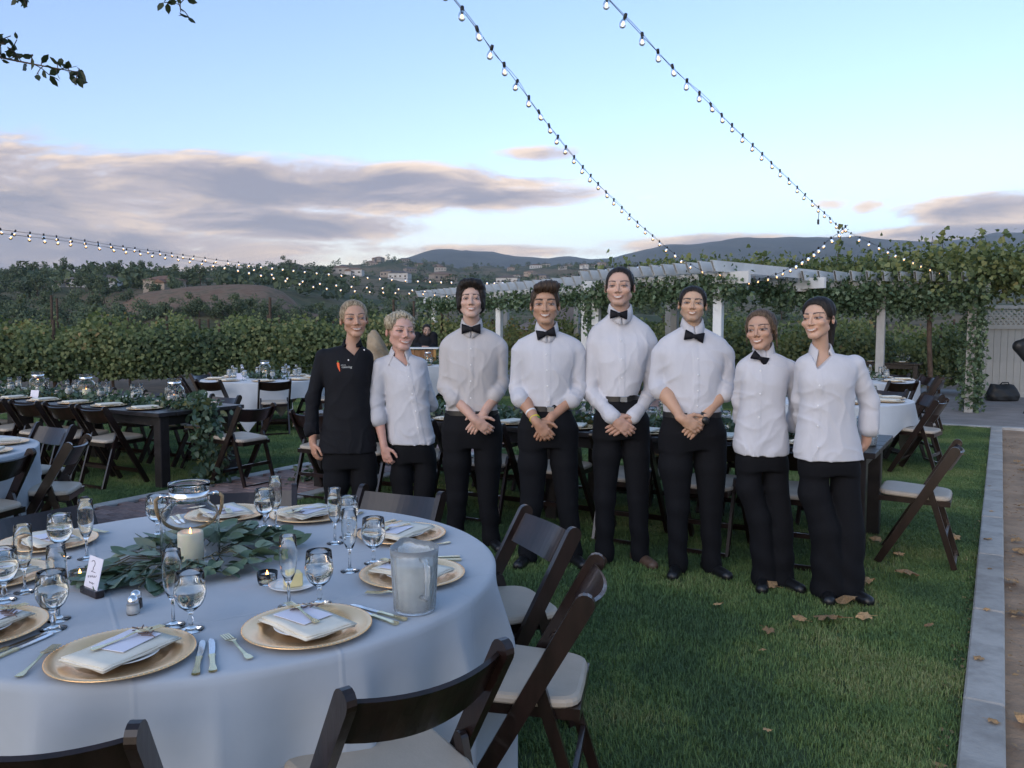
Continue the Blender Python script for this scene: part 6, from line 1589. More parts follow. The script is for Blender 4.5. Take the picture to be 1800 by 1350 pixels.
def pergola(label, A, B, depth_dir, depth, z, n, posts, post_mat='white_paint', back_posts=None):
    """front beam from A to B (ground points), rafters laid across it towards depth_dir"""
    A, B = Vector(A), Vector(B); t = thing('pergola', label, 'pergola', A, 0, 'white pergola sections')
    A0 = Vector((0, 0, 0)); d = (B - A); L = d.length; d.normalize(); dd = Vector(depth_dir).normalized()
    for off, nm in ((0.0, 'beam'), (depth, 'beam')):
        mb = MB(); o_ = dd * off
        mb.bar(o_ - d * 0.25 + Vector((0, 0, z - .09)), o_ + d * (L + 0.25) + Vector((0, 0, z - .09)), 0.05, 0.18, d.cross(Vector((0, 0, 1)))); mb.build(nm, M['white_paint'], t)
    for k in range(n):
        p = d * (L * (k + .5) / n) + Vector((0, 0, z + .07)); hollow_rafter('rafter', t, p - dd * 0.50, p + dd * (depth + 0.42))
    for s_ in posts:
        for off in ((0.0, depth) if (back_posts is None or s_ in back_posts) else (0.0,)):
            p = d * (L * s_) + dd * off; mb = MB(); mb.cbox(p + Vector((0, 0, (z - .19) / 2)), (0.135, 0.135, z - .19), .008, Matrix.Rotation(-AX, 3, 'Z')); mb.build('post', M[post_mat if off == 0 else 'shaded_white'], t)
    return t
def flat(v): return Vector((v.x, v.y, 0))
PZ = 2.32
PA0, PA1 = flat(at(752, 572, 23.5)), flat(at(1046, 572, 16.2))
PB0, PB1 = flat(at(1042, 572, 15.0)), flat(at(1292, 572, 12.4))
PC0, PC1 = flat(at(1300, 572, 14.2)), flat(at(1712, 572, 14.4))
dA = (PA1 - PA0).normalized(); nA = Vector((dA.y, -dA.x, 0)) * -1
pergola('far white pergola section with leafy beam behind the young men', PA0, PA1, Vector((.76, .65, 0)), 2.6, PZ, 22, (0.06, 0.52, 0.96))
pergola('white pergola section with fanned rafters behind the tallest man', PB0, PB1, Vector((.72, .69, 0)), 2.4, PZ, 13, (0.03, 0.90), 'white_paint', (0.03,))
pergola('overgrown white pergola section at right with open rafter ends', PC0, PC1, Vector((.62, .78, 0)), 2.6, PZ - .04, 15, (0.60, 0.99), 'shaded_white', ())
def vines_on(name, label, segs, n, spread, size, m, seed, trunk=None, leaf=LEAF_VINE, droop=.5, group='climbing plants on the pergola'):
    rg2 = np.random.default_rng(seed); Ps = []; tot = sum((Vector(b) - Vector(a)).length for a, b in segs)
    for a, b in segs:
        a, b = np.array(a), np.array(b); k = int(n * np.linalg.norm(b - a) / tot) + 1
        t = rg2.uniform(0, 1, k)[:, None]; P = a + (b - a) * t + rg2.normal(size=(k, 3)) * np.array(spread)
        Ps.append(P)
    P = np.concatenate(Ps); P[:, 2] = np.maximum(P[:, 2], .03)
    keep = vnoise(P * 3.1, seed) > -.55; P = P[keep]
    vs, fs, tn = leaf_cloud(P, size, leaf, None, droop, rg2, rg2.uniform(0, .86, len(P)))
    t = thing(name, label, 'climber', (0, 0, 0), 0, group); link('leaves', np_mesh('leaves', vs, fs, m, tint=tn), t)
    mb = MB()
    for a, b in segs:
        a, b = Vector(a), Vector(b); pts = [a + (b - a) * i / 8 + Vector((rg2.normal() * .03, rg2.normal() * .03, rg2.normal() * .03)) for i in range(9)]; mb.tube(pts, .012, 5)
    mb.build('stems', M['bark'], t); return t
up = lambda p, z: (p.x, p.y, z)
vines_on('ivy_garland', 'dark ivy hanging along the far pergola beam', [(up(PA0, PZ - .22), up(PA1, PZ - .22)), (up(PA0, PZ - .4), up(PA0, .3))], 6500, (.16, .10, .11), .065, M['ivy'], 31)
vines_on('ivy_garland', 'dark ivy hanging along the pergola beam behind the tallest man', [(up(PB0, PZ - .25), up(PB1, PZ - .22)), (up(PB0, PZ - .3), up(PB0, PZ - .75))], 5200, (.13, .10, .12), .058, M['ivy'], 32)
vines_on('ivy_garland', 'dark ivy hanging along the right pergola beam', [(up(PC0, PZ - .24), up(PC1, PZ - .26)), (up(PC0 + Vector((1.2, .2, 0)), PZ - .35), up(PC1 - Vector((.4, 0, 0)), PZ - .35))], 9500, (.16, .14, .13), .062, M['ivy'], 33)
vines_on('ivy_column', 'ivy wrapped round the pergola post beside the fence', [(up(PC1, .05), up(PC1, PZ))] * 2, 3000, (.09, .09, .05), .06, M['ivy'], 34)
# grape vines growing over and behind the right pergola
sg = [(up(PC0 + Vector((x0, 1.4, 0)), PZ + .12), up(PC0 + Vector((x0 + 1.0, 1.4, 0)), PZ + .20)) for x0 in np.linspace(-1.6, 3.6, 8)]
vines_on('grape_vine', 'bushy grape vine sprawling over the middle of the right pergola', sg, 9500, (.45, .5, .13), .075, M['vine'], 35)
sg = [(up(PC0 + Vector((x0, .45, 0)), PZ + .02), up(PC0 + Vector((x0 + 1.2, .7, 0)), PZ + .30)) for x0 in np.linspace(2.6, 6.0, 6)]
trk = PC0 + Vector((3.42, .3, 0))
gv = vines_on('grape_vine', 'big old grape vine with bare trunk over the pergola at right', sg, 10500, (.5, .5, .22), .075, M['vine'], 36)
mb = MB(); mb.tube([up(trk, 0), up(trk + Vector((.03, 0, 0)), .6), up(trk + Vector((-.02, 0, 0)), 1.3), up(trk + Vector((.0, .05, 0)), 1.75), up(trk + Vector((.28, .1, 0)), 2.15), up(trk + Vector((.75, .2, 0)), 2.45)], [.055, .045, .042, .045, .035, .02], 8)
mb.tube([up(trk + Vector((0, .04, 0)), 1.7), up(trk + Vector((-.3, .1, 0)), 2.1), up(trk + Vector((-.8, .2, 0)), 2.4)], [.04, .03, .018], 8)
for k in range(5): mb.tube([up(trk + Vector((-.5 + .3 * k, .15, 0)), 2.1), up(trk + Vector((-.6 + .34 * k, .3, 0)), 2.45), up(trk + Vector((-.62 + .4 * k, .4, 0)), 2.9 + .1 * (k % 3))], [.015, .011, .005], 6)
mb.build('trunk', M['bark'], gv, True)
# single shoots sticking up against the sky
for k, (px, py, h) in enumerate(((1660, 405, .5), (1727, 402, .55), (1765, 408, .5), (1478, 408, .42), (1208, 458, .35), (1165, 462, .3), (1345, 442, .3), (1110, 490, .25))):
    tip = at(px, py, 14.9 if px > 1250 else 13.9); b0 = tip - Vector((.08, 0, h)); rg2 = np.random.default_rng(60 + k); n_ = 16
    t_ = rg2.uniform(.25, 1, n_)[:, None]; P = np.array(b0) + (np.array(tip) - np.array(b0)) * t_ + rg2.normal(size=(n_, 3)) * .045
    vs, fs, tn = leaf_cloud(P, .10, LEAF_VINE, None, .2, rg2)
    t = thing('vine_shoot', f'upright grape vine shoot above the pergola, {["just left of the corner vine", "tallest at the right edge", "rightmost by the frame edge", "under the crossing of the light strings", "right of the tallest man", "beside the tallest man, shorter", "between the crooked-tie man and the light string", "left of the tallest man"][k]}', 'vine shoot', (0, 0, 0), 0, 'vine shoots above the pergola')
    link('leaves', np_mesh('leaves', vs, fs, M['vine'], tint=tn), t); MB().tube([b0 - Vector((0, 0, .3)), (b0 + tip) / 2 + Vector((.02, 0, 0)), tip], [.006, .005, .003], 5).build('stem', M['bark'], t)
# ------------------------------------------------------------------ vineyard rows
def vine_row(A, B, label, n, h0, h1, thick, size, seed, posts, leaf=LEAF_QUAD):
    A, B = Vector(A), Vector(B); rg2 = np.random.default_rng(seed); t = thing('vine_row', label, 'vine row', (0, 0, 0), 0, 'vineyard rows')
    L = (B - A).length; d = np.array((B - A).normalized()); nn = np.array((-d[1], d[0], 0))
    s = rg2.uniform(0, L, n); u_ = rg2.beta(1.5, 1.0, n)
    top = h1 * (1 + .17 * vnoise(np.stack([s * 1.7, s * .47], 1), seed) + .09 * np.sin(s * 4.1 + seed) + .10 * np.clip(rg2.normal(size=n), 0, 2))
    z = h0 + (top - h0) * u_; w = rg2.normal(size=n) * thick * (1 - .35 * np.abs(u_ - .5))
    P = np.array(A)[None] + d[None] * s[:, None] + nn[None] * w[:, None]; P[:, 2] += z
    keep = vnoise(P * 2.6, seed + 1) > -.42; P = P[keep]
    out = nn[None] * np.sign(w[keep])[:, None] + np.array((0, 0, .4))
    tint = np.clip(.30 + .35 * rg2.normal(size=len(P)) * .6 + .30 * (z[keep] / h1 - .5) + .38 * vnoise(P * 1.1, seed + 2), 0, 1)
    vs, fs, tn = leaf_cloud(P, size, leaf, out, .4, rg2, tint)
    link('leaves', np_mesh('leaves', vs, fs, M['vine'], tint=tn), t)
    k = int(L / 1.8)
    for i in range(k):
        p = A + (B - A) * ((i + .5) / k); mb = MB(); mb.tube([p, p + Vector((.03, .02, .4)), p + Vector((-.03, 0, .8)), p + Vector((.05, 0, 1.1))], [.035, .028, .024, .015], 6); mb.build('vine_trunk', M['bark'], t)
    for i in range(posts):
        p = A + (B - A) * ((i + .35) / posts); hh = h1 + [.18, .30, .14, .75, .22][i % 5]; mb = MB(); mb.tube([p, p + Vector((random.uniform(-.02, .02), 0, hh))], .032, 8); mb.build('post', M['bark'], t)
    for zz in (.55, 1.05, h1 + .06):
        mb = MB(); mb.tube([A + Vector((0, 0, zz)), (A + B) / 2 + Vector((0, 0, zz - .03)), B + Vector((0, 0, zz))], .0022, 4); mb.build('wire', M['black_plastic'], t)
    return t
vine_row(flat(at(-420, 572, 15.6)), flat(at(690, 572, 20.5)), 'nearest row of grape vines with posts along the left side', 40000, .35, 1.42, .26, .074, 41, 11, LEAF_VINE)
vine_row(flat(at(-420, 572, 18.3)), flat(at(760, 572, 23.6)), 'second row of grape vines behind the nearest row', 16000, .4, 1.50, .28, .09, 42, 9)
vine_row(flat(at(-400, 572, 21.5)), flat(at(800, 572, 26.0)), 'third row of grape vines behind the others on the left', 10000, .4, 1.52, .3, .115, 43, 9)
vine_row(flat(at(660, 572, 22.8)), flat(at(1120, 572, 21.0)), 'row of grape vines behind the bar and the young men', 9000, .3, 1.55, .32, .10, 44, 5)
vine_row(flat(at(1040, 572, 18.6)), flat(at(1730, 572, 18.4)), 'row of grape vines seen through the right pergola', 16000, .2, 1.30, .34, .10, 45, 6)
vine_row(flat(at(1000, 572, 22.5)), flat(at(1760, 572, 22.0)), 'farther row of grape vines through the right pergola', 8000, .3, 1.5, .34, .11, 46, 6)
# ------------------------------------------------------------------ fence with lattice, bag, covered stand
FY = 17.3; FX0 = at(1722, 600, FY).x
t = thing('fence', 'grey board fence with lattice top at the right', 'fence', (FX0, FY, 0), 0)
nb_ = 22; bw = .145
bme = MB().cbox((0, 0, 0), (bw - .006, .022, 1.40), .003).mesh('board', M['vinyl_fence'])
for k in range(nb_): link('board', bme, t, (bw * (k + .5), 0, .76))
for z, h in ((.07, .10), (1.49, .085), (1.90, .075)):
    MB().box((bw * nb_ / 2, -.018, z), (bw * nb_, .05, h)).build('rail', M['vinyl_fence'], t)
sl = 0
for k in range(-3, int(bw * nb_ / .105)):
    for sgn in (1, -1):
        x0 = k * .105; a, b_ = Vector((x0, .006 * sgn, 1.535)), Vector((x0 + .33, .006 * sgn, 1.865))
        if sgn < 0: a, b_ = Vector((x0 + .33, .006 * sgn, 1.535)), Vector((x0, .006 * sgn, 1.865))
        lo_, hi_ = (a, b_)
        if min(a.x, b_.x) < 0 or max(a.x, b_.x) > bw * nb_: continue
        MB().bar(a, b_, .034, .008, (1, 0, -sgn)).build('lattice_slat', M['vinyl_fence'], t)
for x in (-.04, bw * nb_ / 2): MB().cbox((x, .03, .97), (.10, .10, 1.94), .008).build('post', M['vinyl_fence'], t)
# black bag on the patio
pb = on(1772, 706, .008)
def sdf_obj(name, fn, lo, hi, h, m, parent=None, smooth=True):
    F = Field(lo, hi, h); fn(F); v, q_ = F.skin(); return link(name, np_mesh(name, v, q_, m, smooth), parent)
def bagf(F):
    F.loft([(0.0, 0, 0, .30, .15), (.10, 0, 0, .31, .16), (.24, 0, 0, .27, .13), (.33, 0, 0, .23, .07)], 0, 3.0); F.everywhere(lambda x, y, z: .008 * np.sin(22 * x + 9 * z) * np.sin(15 * z + 3))
bag = sdf_obj('duffel_bag', bagf, (-.4, -.3, -.03), (.4, .3, .42), .014, M['black_plastic']); bag.location = (pb.x, pb.y + .2, .012); tag(bag, 'black soft bag lying on the patio against the fence', 'bag')
MB().tube([(-.10, -.06, .31), (-.06, -.08, .37), (.06, -.08, .37), (.10, -.06, .31)], .012, 6).build('handle', M['black_plastic'], bag, True)
# rounded black cover on a thin-legged stand, cut by the frame
ps_ = on(1801, 727, .008)
st = thing('padded_stand', 'black padded seat on thin legs cut off by the right frame edge', 'stand', (ps_.x + .28, ps_.y + .15, 0), 0)
def padf(F):
    F.cone((-.34, 0, 1.18), (.35, 0, 1.38), .085, .11, 0); F.cone((-.34, 0, 1.14), (.18, 0, .62), .085, .12, .06); F.cone((.35, 0, 1.34), (.20, 0, .62), .12, .12, .08); F.cone((-.1, 0, 1.15), (.2, 0, 1.0), .14, .2, .1)
o = sdf_obj('cover', padf, (-.6, -.35, .35), (.65, .35, 1.6), .016, M['black_plastic'], st)
for dx, dy in ((-.30, -.15), (.34, -.12), (.05, .26)): MB().tube([(.15, 0, .66), (dx * .6 + .06, dy * .6, .3), (dx, dy, .0)], .014, 6).build('leg', M['black_plastic'], st)
# ------------------------------------------------------------------ bar, boulder
pbq = at(742, 640, 17.6)
bar = thing('bar_counter', 'small wooden bar counter with white top before the bartender', 'bar', (pbq.x - .02, 17.6, 0), 0)
wood_or = mat('oiled_pine', (0.21, 0.10, 0.035), 0.6, 0.3, 6, stretch=(1, 1, .2))
for k in range(4): MB().cbox((-.21 + .14 * k, 0, .5), (.136, .03, 1.0), .003).build('plank', wood_or, bar)
for x in (-.29, .29): MB().cbox((x, .02, .51), (.055, .10, 1.02), .004).build('post', mat('pale_pine', (0.36, 0.20, 0.06), 0.6, 0.2, 6), bar)
MB().cbox((0, .18, 1.035), (.74, .52, .03), .004).build('counter_top', M['white_paint'], bar)
pr_ = at(658, 620, 15.0)
def rockf(F):
    F.ell((0, 0, .35), (.36, .30, .50), 0); F.ell((.02, 0, .95), (.17, .16, .50), .22); F.ell((.10, .02, .7), (.24, .22, .42), .15); F.ell((-.14, .02, .62), (.2, .2, .34), .12); F.everywhere(lambda x, y, z: .028 * np.sin(9 * x + 6 * z + 1) * np.sin(8 * z - 5 * y) + .012 * np.sin(31 * x + 17 * z) * np.sin(23 * y + 19 * z))
rk = sdf_obj('boulder', rockf, (-.6, -.55, -.05), (.65, .55, 1.6), .02, mat('sandstone', (0.30, 0.235, 0.16), 0.9, 0.3, 4, 0.02, 12)); rk.location = (pr_.x, 15.0, 0); tag(rk, 'upright tan sandstone boulder standing between the two blond women', 'boulder')
# ================================================================== STRING LIGHTS
BULB = MB().lathe([(0, -.0), (.008, -.002), (.013, -.012), (.0205, -.028), (.0245, -.044), (.0225, -.062), (.013, -.074), (0, -.078)], 14).mesh('bulb', glass_mat('bulb_glass', (1, .97, .92), .05, 1.2), True)
GLOW = MB().lathe([(0, -.024), (.0055, -.028), (.0115, -.044), (.0075, -.058), (0, -.062)], 10).mesh('filament', M['bulb'], True)
SOCK = MB().lathe([(0, .028), (.010, .028), (.0125, .02), (.0125, -.008), (.0105, -.010), (0, -.010)], 10).mesh('socket', M['black_plastic'], True)
def spline(knots, n=160):
    K = np.array([tuple(k) for k in knots]); t = np.arange(len(K)); tt = np.linspace(0, len(K) - 1, n); out = []
    for q_ in tt:
        i = min(int(q_), len(K) - 2); f = q_ - i
        p0, p1, p2, p3 = K[max(i - 1, 0)], K[i], K[i + 1], K[min(i + 2, len(K) - 1)]
        out.append(.5 * (2 * p1 + (p2 - p0) * f + (2 * p0 - 5 * p1 + 4 * p2 - p3) * f * f + (3 * p1 - p0 - 3 * p2 + p3) * f ** 3))
    return np.array(out)
def light_string(label, knots, spacing, first=0.1, double=True, scale=1.0, lit=True):
    P = spline(knots); seg = np.linalg.norm(np.diff(P, axis=0), axis=1); cum = np.concatenate([[0], np.cumsum(seg)])
    t = thing('string_light', label, 'string light', (0, 0, 0), 0, 'strings of bulbs')
    mb = MB(); mb.tube([tuple(p) for p in P[::2]], .0026 * scale, 5)
    if double:
        tw = [tuple(P[i] + np.array((.006 * math.sin(i * .45), .003 * math.cos(i * .6), .012 * math.sin(i * .31) + .006))) for i in range(0, len(P), 2)]; mb.tube(tw, .0018 * scale, 4)
    mb.build('cable', M['black_plastic'], t)
    s = first
    while s < cum[-1]:
        p = [np.interp(s, cum, P[:, k]) for k in range(3)]
        o = link('bulb', BULB, t, p, (random.uniform(-.35, .35), random.uniform(-.35, .35), 0), (scale,) * 3); link('filament', GLOW, o); link('socket', SOCK, o)
        s += spacing * random.uniform(.93, 1.07)
A_ = at
light_string('string of bulbs running from top centre down to the pergola corner', [A_(640, -190, 2.9), A_(800, 2, 4.2), A_(905, 140, 5.6), A_(1010, 278, 7.6), A_(1100, 372, 9.6), A_(1180, 442, 11.5), A_(1232, 474, 12.4), A_(1292, 483, 12.6)], .335, .12, scale=.82)
light_string('string of bulbs running from upper right down to the overgrown pergola', [A_(930, -160, 3.4), A_(1072, 2, 4.6), A_(1200, 136, 6.0), A_(1330, 262, 8.0), A_(1440, 366, 10.2), A_(1485, 405, 11.4), A_(1560, 440, 12.6), A_(1620, 465, 13.6), A_(1668, 484, 14.2)], .345, .16, scale=.82)
light_string('short string of bulbs dipping left from the crossing to the pergola', [A_(1490, 396, 11.3), A_(1450, 428, 11.8), A_(1415, 455, 12.4), A_(1375, 478, 13.0), A_(1335, 491, 13.4), A_(1300, 494, 13.6)], .17, .05)
light_string('string of bulbs over the pergola top from its corner to the left', [A_(1160, 468, 13.2), A_(1075, 470, 15.0), A_(1000, 488, 17.0), A_(930, 494, 18.5), A_(860, 495, 20), A_(800, 494, 21.0), A_(740, 492, 21.6), A_(660, 487, 21.8), A_(560, 478, 21.4), A_(420, 462, 19.5), A_(260, 440, 17.0), A_(110, 418, 14.8), A_(-60, 396, 12.6)], .34, .1, scale=1.1)
light_string('lower string of bulbs sweeping in from the left edge across the hillside', [A_(-60, 404, 12.0), A_(60, 417, 13.4), A_(200, 436, 15.4), A_(350, 459, 17.8), A_(470, 484, 19.6), A_(560, 503, 20.6), A_(640, 510, 21.2), A_(740, 514, 21.8), A_(800, 518, 21.4), A_(880, 512, 20.0)], .36, .2, scale=1.1)
light_string('third string of bulbs crossing low in front of the hillside houses', [A_(440, 470, 20.5), A_(520, 490, 21.0), A_(600, 500, 21.4), A_(690, 505, 21.8), A_(752, 510, 22.4)], .40, .1, double=False, scale=1.1)
# loose plug hanging from the crossing
mb = MB(); a0 = A_(1441, 367, 10.3); mb.tube([a0, a0 + Vector((-.01, 0, -.06)), a0 + Vector((-.015, 0, -.13))], .004, 5); mb.tube([a0 + Vector((-.015, 0, -.13)), a0 + Vector((-.015, 0, -.19))], .014, 8)
tag(mb.build('plug', M['black_plastic']), 'loose black plug dangling from the light string', 'plug')
# ------------------------------------------------------------------ oak twigs hanging in from above
def twig(label, pts, n, seed, size=.075, r=.006):
    rg2 = np.random.default_rng(seed); P = spline(pts, 60); t = thing('oak_branch', label, 'branch', (0, 0, 0), 0, 'oak branches overhead')
    side = []; mb = MB(); mb.tube([tuple(p) for p in P[::3]], [r * (1 - .75 * i / 20) for i in range(len(P[::3]))], 6)
    L = []
    for k in range(n):
        i = int(rg2.uniform(.12, 1) * 59); p = P[i]; d = rg2.normal(size=3); d[1] *= .4; d /= np.linalg.norm(d); ln = rg2.uniform(.02, .13) * (1.1 - .6 * i / 59)
        q_ = p + d * ln; mb.tube([tuple(p), tuple((p + q_) / 2 + np.array((0, 0, .006))), tuple(q_)], .0018, 4)
        for m_ in range(rg2.integers(2, 6)): L.append(p + d * ln * rg2.uniform(.45, 1.05))
    vs, fs, tn = leaf_cloud(np.array(L), size, LEAF_OVAL, None, .1, rg2)
    mb.build('twigs', M['bark'], t); link('leaves', np_mesh('leaves', vs, fs, M['oak'], tint=tn), t)
twig('oak twig reaching in from the left frame edge against the sky', [A_(-120, 70, 3.6), A_(-20, 96, 3.5), A_(60, 113, 3.4), A_(145, 128, 3.35)], 22, 71, .040)
twig('oak leaves just inside the left frame edge above the longer twig', [A_(-120, 60, 3.4), A_(-40, 78, 3.4), A_(10, 76, 3.4)], 12, 72, .040)
twig('oak leaves dangling at the top left corner', [A_(-20, -70, 3.4), A_(20, -30, 3.4), A_(48, 10, 3.4)], 12, 73, .040)
twig('oak sprig hanging from the top edge left of centre', [A_(300, -90, 3.5), A_(312, -40, 3.5), A_(318, 24, 3.5)], 13, 74, .040)
# ================================================================== FALLEN LEAVES
def maple(seed):
    r = random.Random(seed); mb = MB(); vs = [(0, 0, .25 * r.uniform(.2, 1))]; N = 22
    for k in range(N):
        a = 2 * math.pi * k / N; lobes = .55 + .45 * abs(math.cos(2.5 * a)) ** .7 * (1 if k % 2 == 0 else .72); vs.append((lobes * math.cos(a) * .5, lobes * math.sin(a) * .5, .10 * r.uniform(-.3, 1.2)))
    mb.add(vs, [(0, 1 + k, 1 + (k + 1) % N) for k in range(N)]); mb.tube([(-.3, 0, .03), (-.55, .05, .05), (-.75, .02, .03)], .012, 4)
    return mb.mesh('fallen_leaf', M['deadleaf'])
MAP = [maple(k) for k in range(5)]
spots = [((1593, 1010), .15, 'large curled one below the lone chair'), ((1523, 1022), .11, 'reddish one right of the rightmost woman\'s feet'), ((1487, 1057), .14, 'pale one at the rightmost woman\'s feet'), ((1457, 1087), .16, 'broad yellow-brown one below the rightmost woman'), ((1519, 1084), .09, 'small pale one right of the broad one'), ((1406, 1088), .08, 'small reddish one left of the broad one'), ((1351, 1108), .07, 'small brown one lowest on the lawn'), ((1353, 1028), .10, 'yellow one by the bow-tied young woman\'s shoe'),
         ((1580, 974), .08, 'one under the lone chair'), ((1540, 948), .09, 'pale one by the table leg'), ((1678, 945), .09, 'one right of the lone chair'), ((1633, 1099), .05, 'pale sliver near the kerb'), ((1341, 1143), .04, 'tiny pale one out on the grass'), ((1348, 1283), .035, 'tiny round one at the bottom'), ((1263, 1062), .06, 'small brown one in front of the crooked-tie man'), ((1691, 800), .09, 'pale one near the far chairs'), ((1630, 770), .07, 'pale one among the far chairs')]
for k, ((px, py), s_, lab) in enumerate(spots):
    p = on(px, py, .035); o = link('fallen_leaf', MAP[k % 5], None, p, (random.uniform(-.3, .3), random.uniform(-.3, .3), random.uniform(0, 6)), (s_,) * 3); tag(o, 'dry fallen leaf on the lawn, ' + lab, 'leaf', 'fallen leaves')
for k in range(26):
    u_, v_ = -.3 + k * .34 + random.uniform(0, .2), KW + random.uniform(.03, .42); p = along(K0, u_, v_, .012); s_ = random.uniform(.05, .13)
    o = link('fallen_leaf', MAP[k % 5], None, p, (random.uniform(-.3, .3), random.uniform(-.3, .3), random.uniform(0, 6)), (s_,) * 3); tag(o, f'{ordinal(k + 1)} dry brown leaf from the front on the dirt beside the kerb', 'leaf', 'dry leaves on the dirt')
for k in range(7):
    p = along(K0, [.35, 1.0, 1.75, 2.6, 3.4, 4.4, 5.6][k], random.uniform(.01, .12), .042); o = link('fallen_leaf', MAP[k % 5], None, p, (0, .1, random.uniform(0, 6)), (random.uniform(.03, .06),) * 3); tag(o, f'{ordinal(k + 1)} small dry leaf from the front lying on the concrete kerb', 'leaf', 'dry leaves on the kerb')
lt = MB(); rg3 = random.Random(3)
for k in range(700):
    p = along(K0, rg3.uniform(-1, 10), KW + abs(rg3.gauss(0, .25)) + .01 if k % 3 else -rg3.uniform(.0, .07), .008); a = rg3.uniform(0, 3); s_ = rg3.uniform(.006, .022); d = Vector((math.cos(a), math.sin(a), 0)) * s_; e = Vector((-math.sin(a), math.cos(a), 0)) * s_ * .5
    lt.add([p - d, p + e + Vector((0, 0, .006)), p + d, p - e], [(0, 1, 2, 3)])
tag(lt.build('leaf_litter', M['deadleaf']), 'fine leaf litter along the kerb', 'litter', kind='stuff')
# ================================================================== FAR TREES AND HOUSES
def tree_meshes(seed, h, w, n, size):
    r = np.random.default_rng(seed); k = 9; cen = r.normal(size=(k, 3)) * np.array((w * .28, w * .28, h * .20)) + np.array((0, 0, h * .60)); rad = r.uniform(.16, .30, k) * w
    i = r.integers(0, k, n); d = r.normal(size=(n, 3)); d /= np.linalg.norm(d, axis=1)[:, None]
    P = cen[i] + d * (rad[i] * r.uniform(.55, 1.08, n))[:, None]; P[:, 2] = np.clip(P[:, 2], h * .10, None)
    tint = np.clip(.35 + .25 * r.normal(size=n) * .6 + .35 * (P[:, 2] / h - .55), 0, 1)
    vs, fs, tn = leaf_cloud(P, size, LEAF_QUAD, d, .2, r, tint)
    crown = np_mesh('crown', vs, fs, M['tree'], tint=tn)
    mb = MB(); mb.tube([(0, 0, -.4), (w * .02, 0, h * .25), (0, w * .03, h * .55)], [h * .028, h * .02, h * .008], 6)
    for a in range(3): mb.tube([(0, 0, h * (.2 + .08 * a)), (w * .2 * math.cos(a * 2.1), w * .2 * math.sin(a * 2.1), h * .55)], [h * .012, h * .005], 5)
    return crown, mb.mesh('trunk', M['bark'])
KINDS_T = [tree_meshes(80, 7.5, 7.5, 900, .75), tree_meshes(81, 9.0, 6.5, 900, .75), tree_meshes(82, 6.0, 8.5, 900, .7), tree_meshes(83, 12.0, 5.0, 800, .75), tree_meshes(84, 4.5, 6.0, 700, .6)]
def plant(px, Y, kind, s, label, group):
    p = terr_point(px, Y)[0]; t = thing('tree', label, 'tree', p, random.uniform(0, 6), group); t.scale = (s,) * 3
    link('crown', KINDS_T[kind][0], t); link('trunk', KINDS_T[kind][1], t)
rg4 = random.Random(12)
for k in range(66):        # the wooded slope just beyond the vines, left
    px = -60 + k * 10 + rg4.uniform(-5, 5); Y = rg4.choice([150, 175, 200, 165]) + rg4.uniform(-15, 15)
    bl_ = 230 < px < 540
    if bl_: Y = 150 + rg4.uniform(0, 12)
    plant(px, Y, rg4.choice([0, 2, 4, 4, 2]), rg4.uniform(.3, .5) if bl_ else rg4.uniform(.5, .85), f'{ordinal(k + 1)} bushy green tree from the left in the dip behind the vineyard', 'bushy trees behind the vineyard')
for k in range(46):
    px = -60 + k * 9.4 + rg4.uniform(-4.5, 4.5); Y = rg4.uniform(270, 420)
    plant(px, Y, rg4.choice([0, 1, 2, 3, 0]), rg4.uniform(.7, 1.15), f'{ordinal(k + 1)} dark tree from the left on the wooded left ridge', 'trees on the left ridge')
for k in range(26):
    px = 540 + k * 46 + rg4.uniform(-18, 18); Y = rg4.uniform(140, 230)
    plant(px, Y, rg4.choice([0, 2, 1, 4]), rg4.uniform(.6, .95), f'{ordinal(k + 1)} dark tree from the left in the valley behind the people', 'trees in the valley behind the group')
# the rest of the woods reads as one mass
r = np.random.default_rng(90); n = 1500
px = np.concatenate([r.uniform(-300, 620, 900), r.uniform(380, 1300, 1300), r.uniform(900, 2200, 500)]); Yd = np.concatenate([r.uniform(300, 1000, 900), r.uniform(330, 2300, 1300), r.uniform(400, 2300, 500)])
keep = vnoise(np.stack([px * .018, Yd * .004], 1), 17) > -.25; px, Yd = px[keep], Yd[keep]
base_ = terr_point(px, Yd); allv, allf, allt = [], [], []; offv = 0
for i in range(len(px)):
    h = r.uniform(4.5, 10) * (1 if Yd[i] < 900 else 1.15); w = h * r.uniform(.6, 1.2); k = 46
    d = r.normal(size=(k, 3)); d /= np.linalg.norm(d, axis=1)[:, None]
    P = base_[i] + np.array((0, 0, h * .5)) + d * np.array((w * .5, w * .5, h * .5)) * r.uniform(.6, 1.0, (k, 1))
    vs, fs, tn = leaf_cloud(P, h * .26, LEAF_QUAD, d, .2, r, np.full(k, np.clip(r.normal(.35, .2), 0, 1)))
    allv.append(vs); allf.append(fs + offv); allt.append(tn); offv += len(vs)
tag(link('woodland', np_mesh('woodland', np.concatenate(allv), np.concatenate(allf), M['tree'], tint=np.concatenate(allt))), 'scattered far-off trees covering the hillsides', 'woods', kind='stuff')
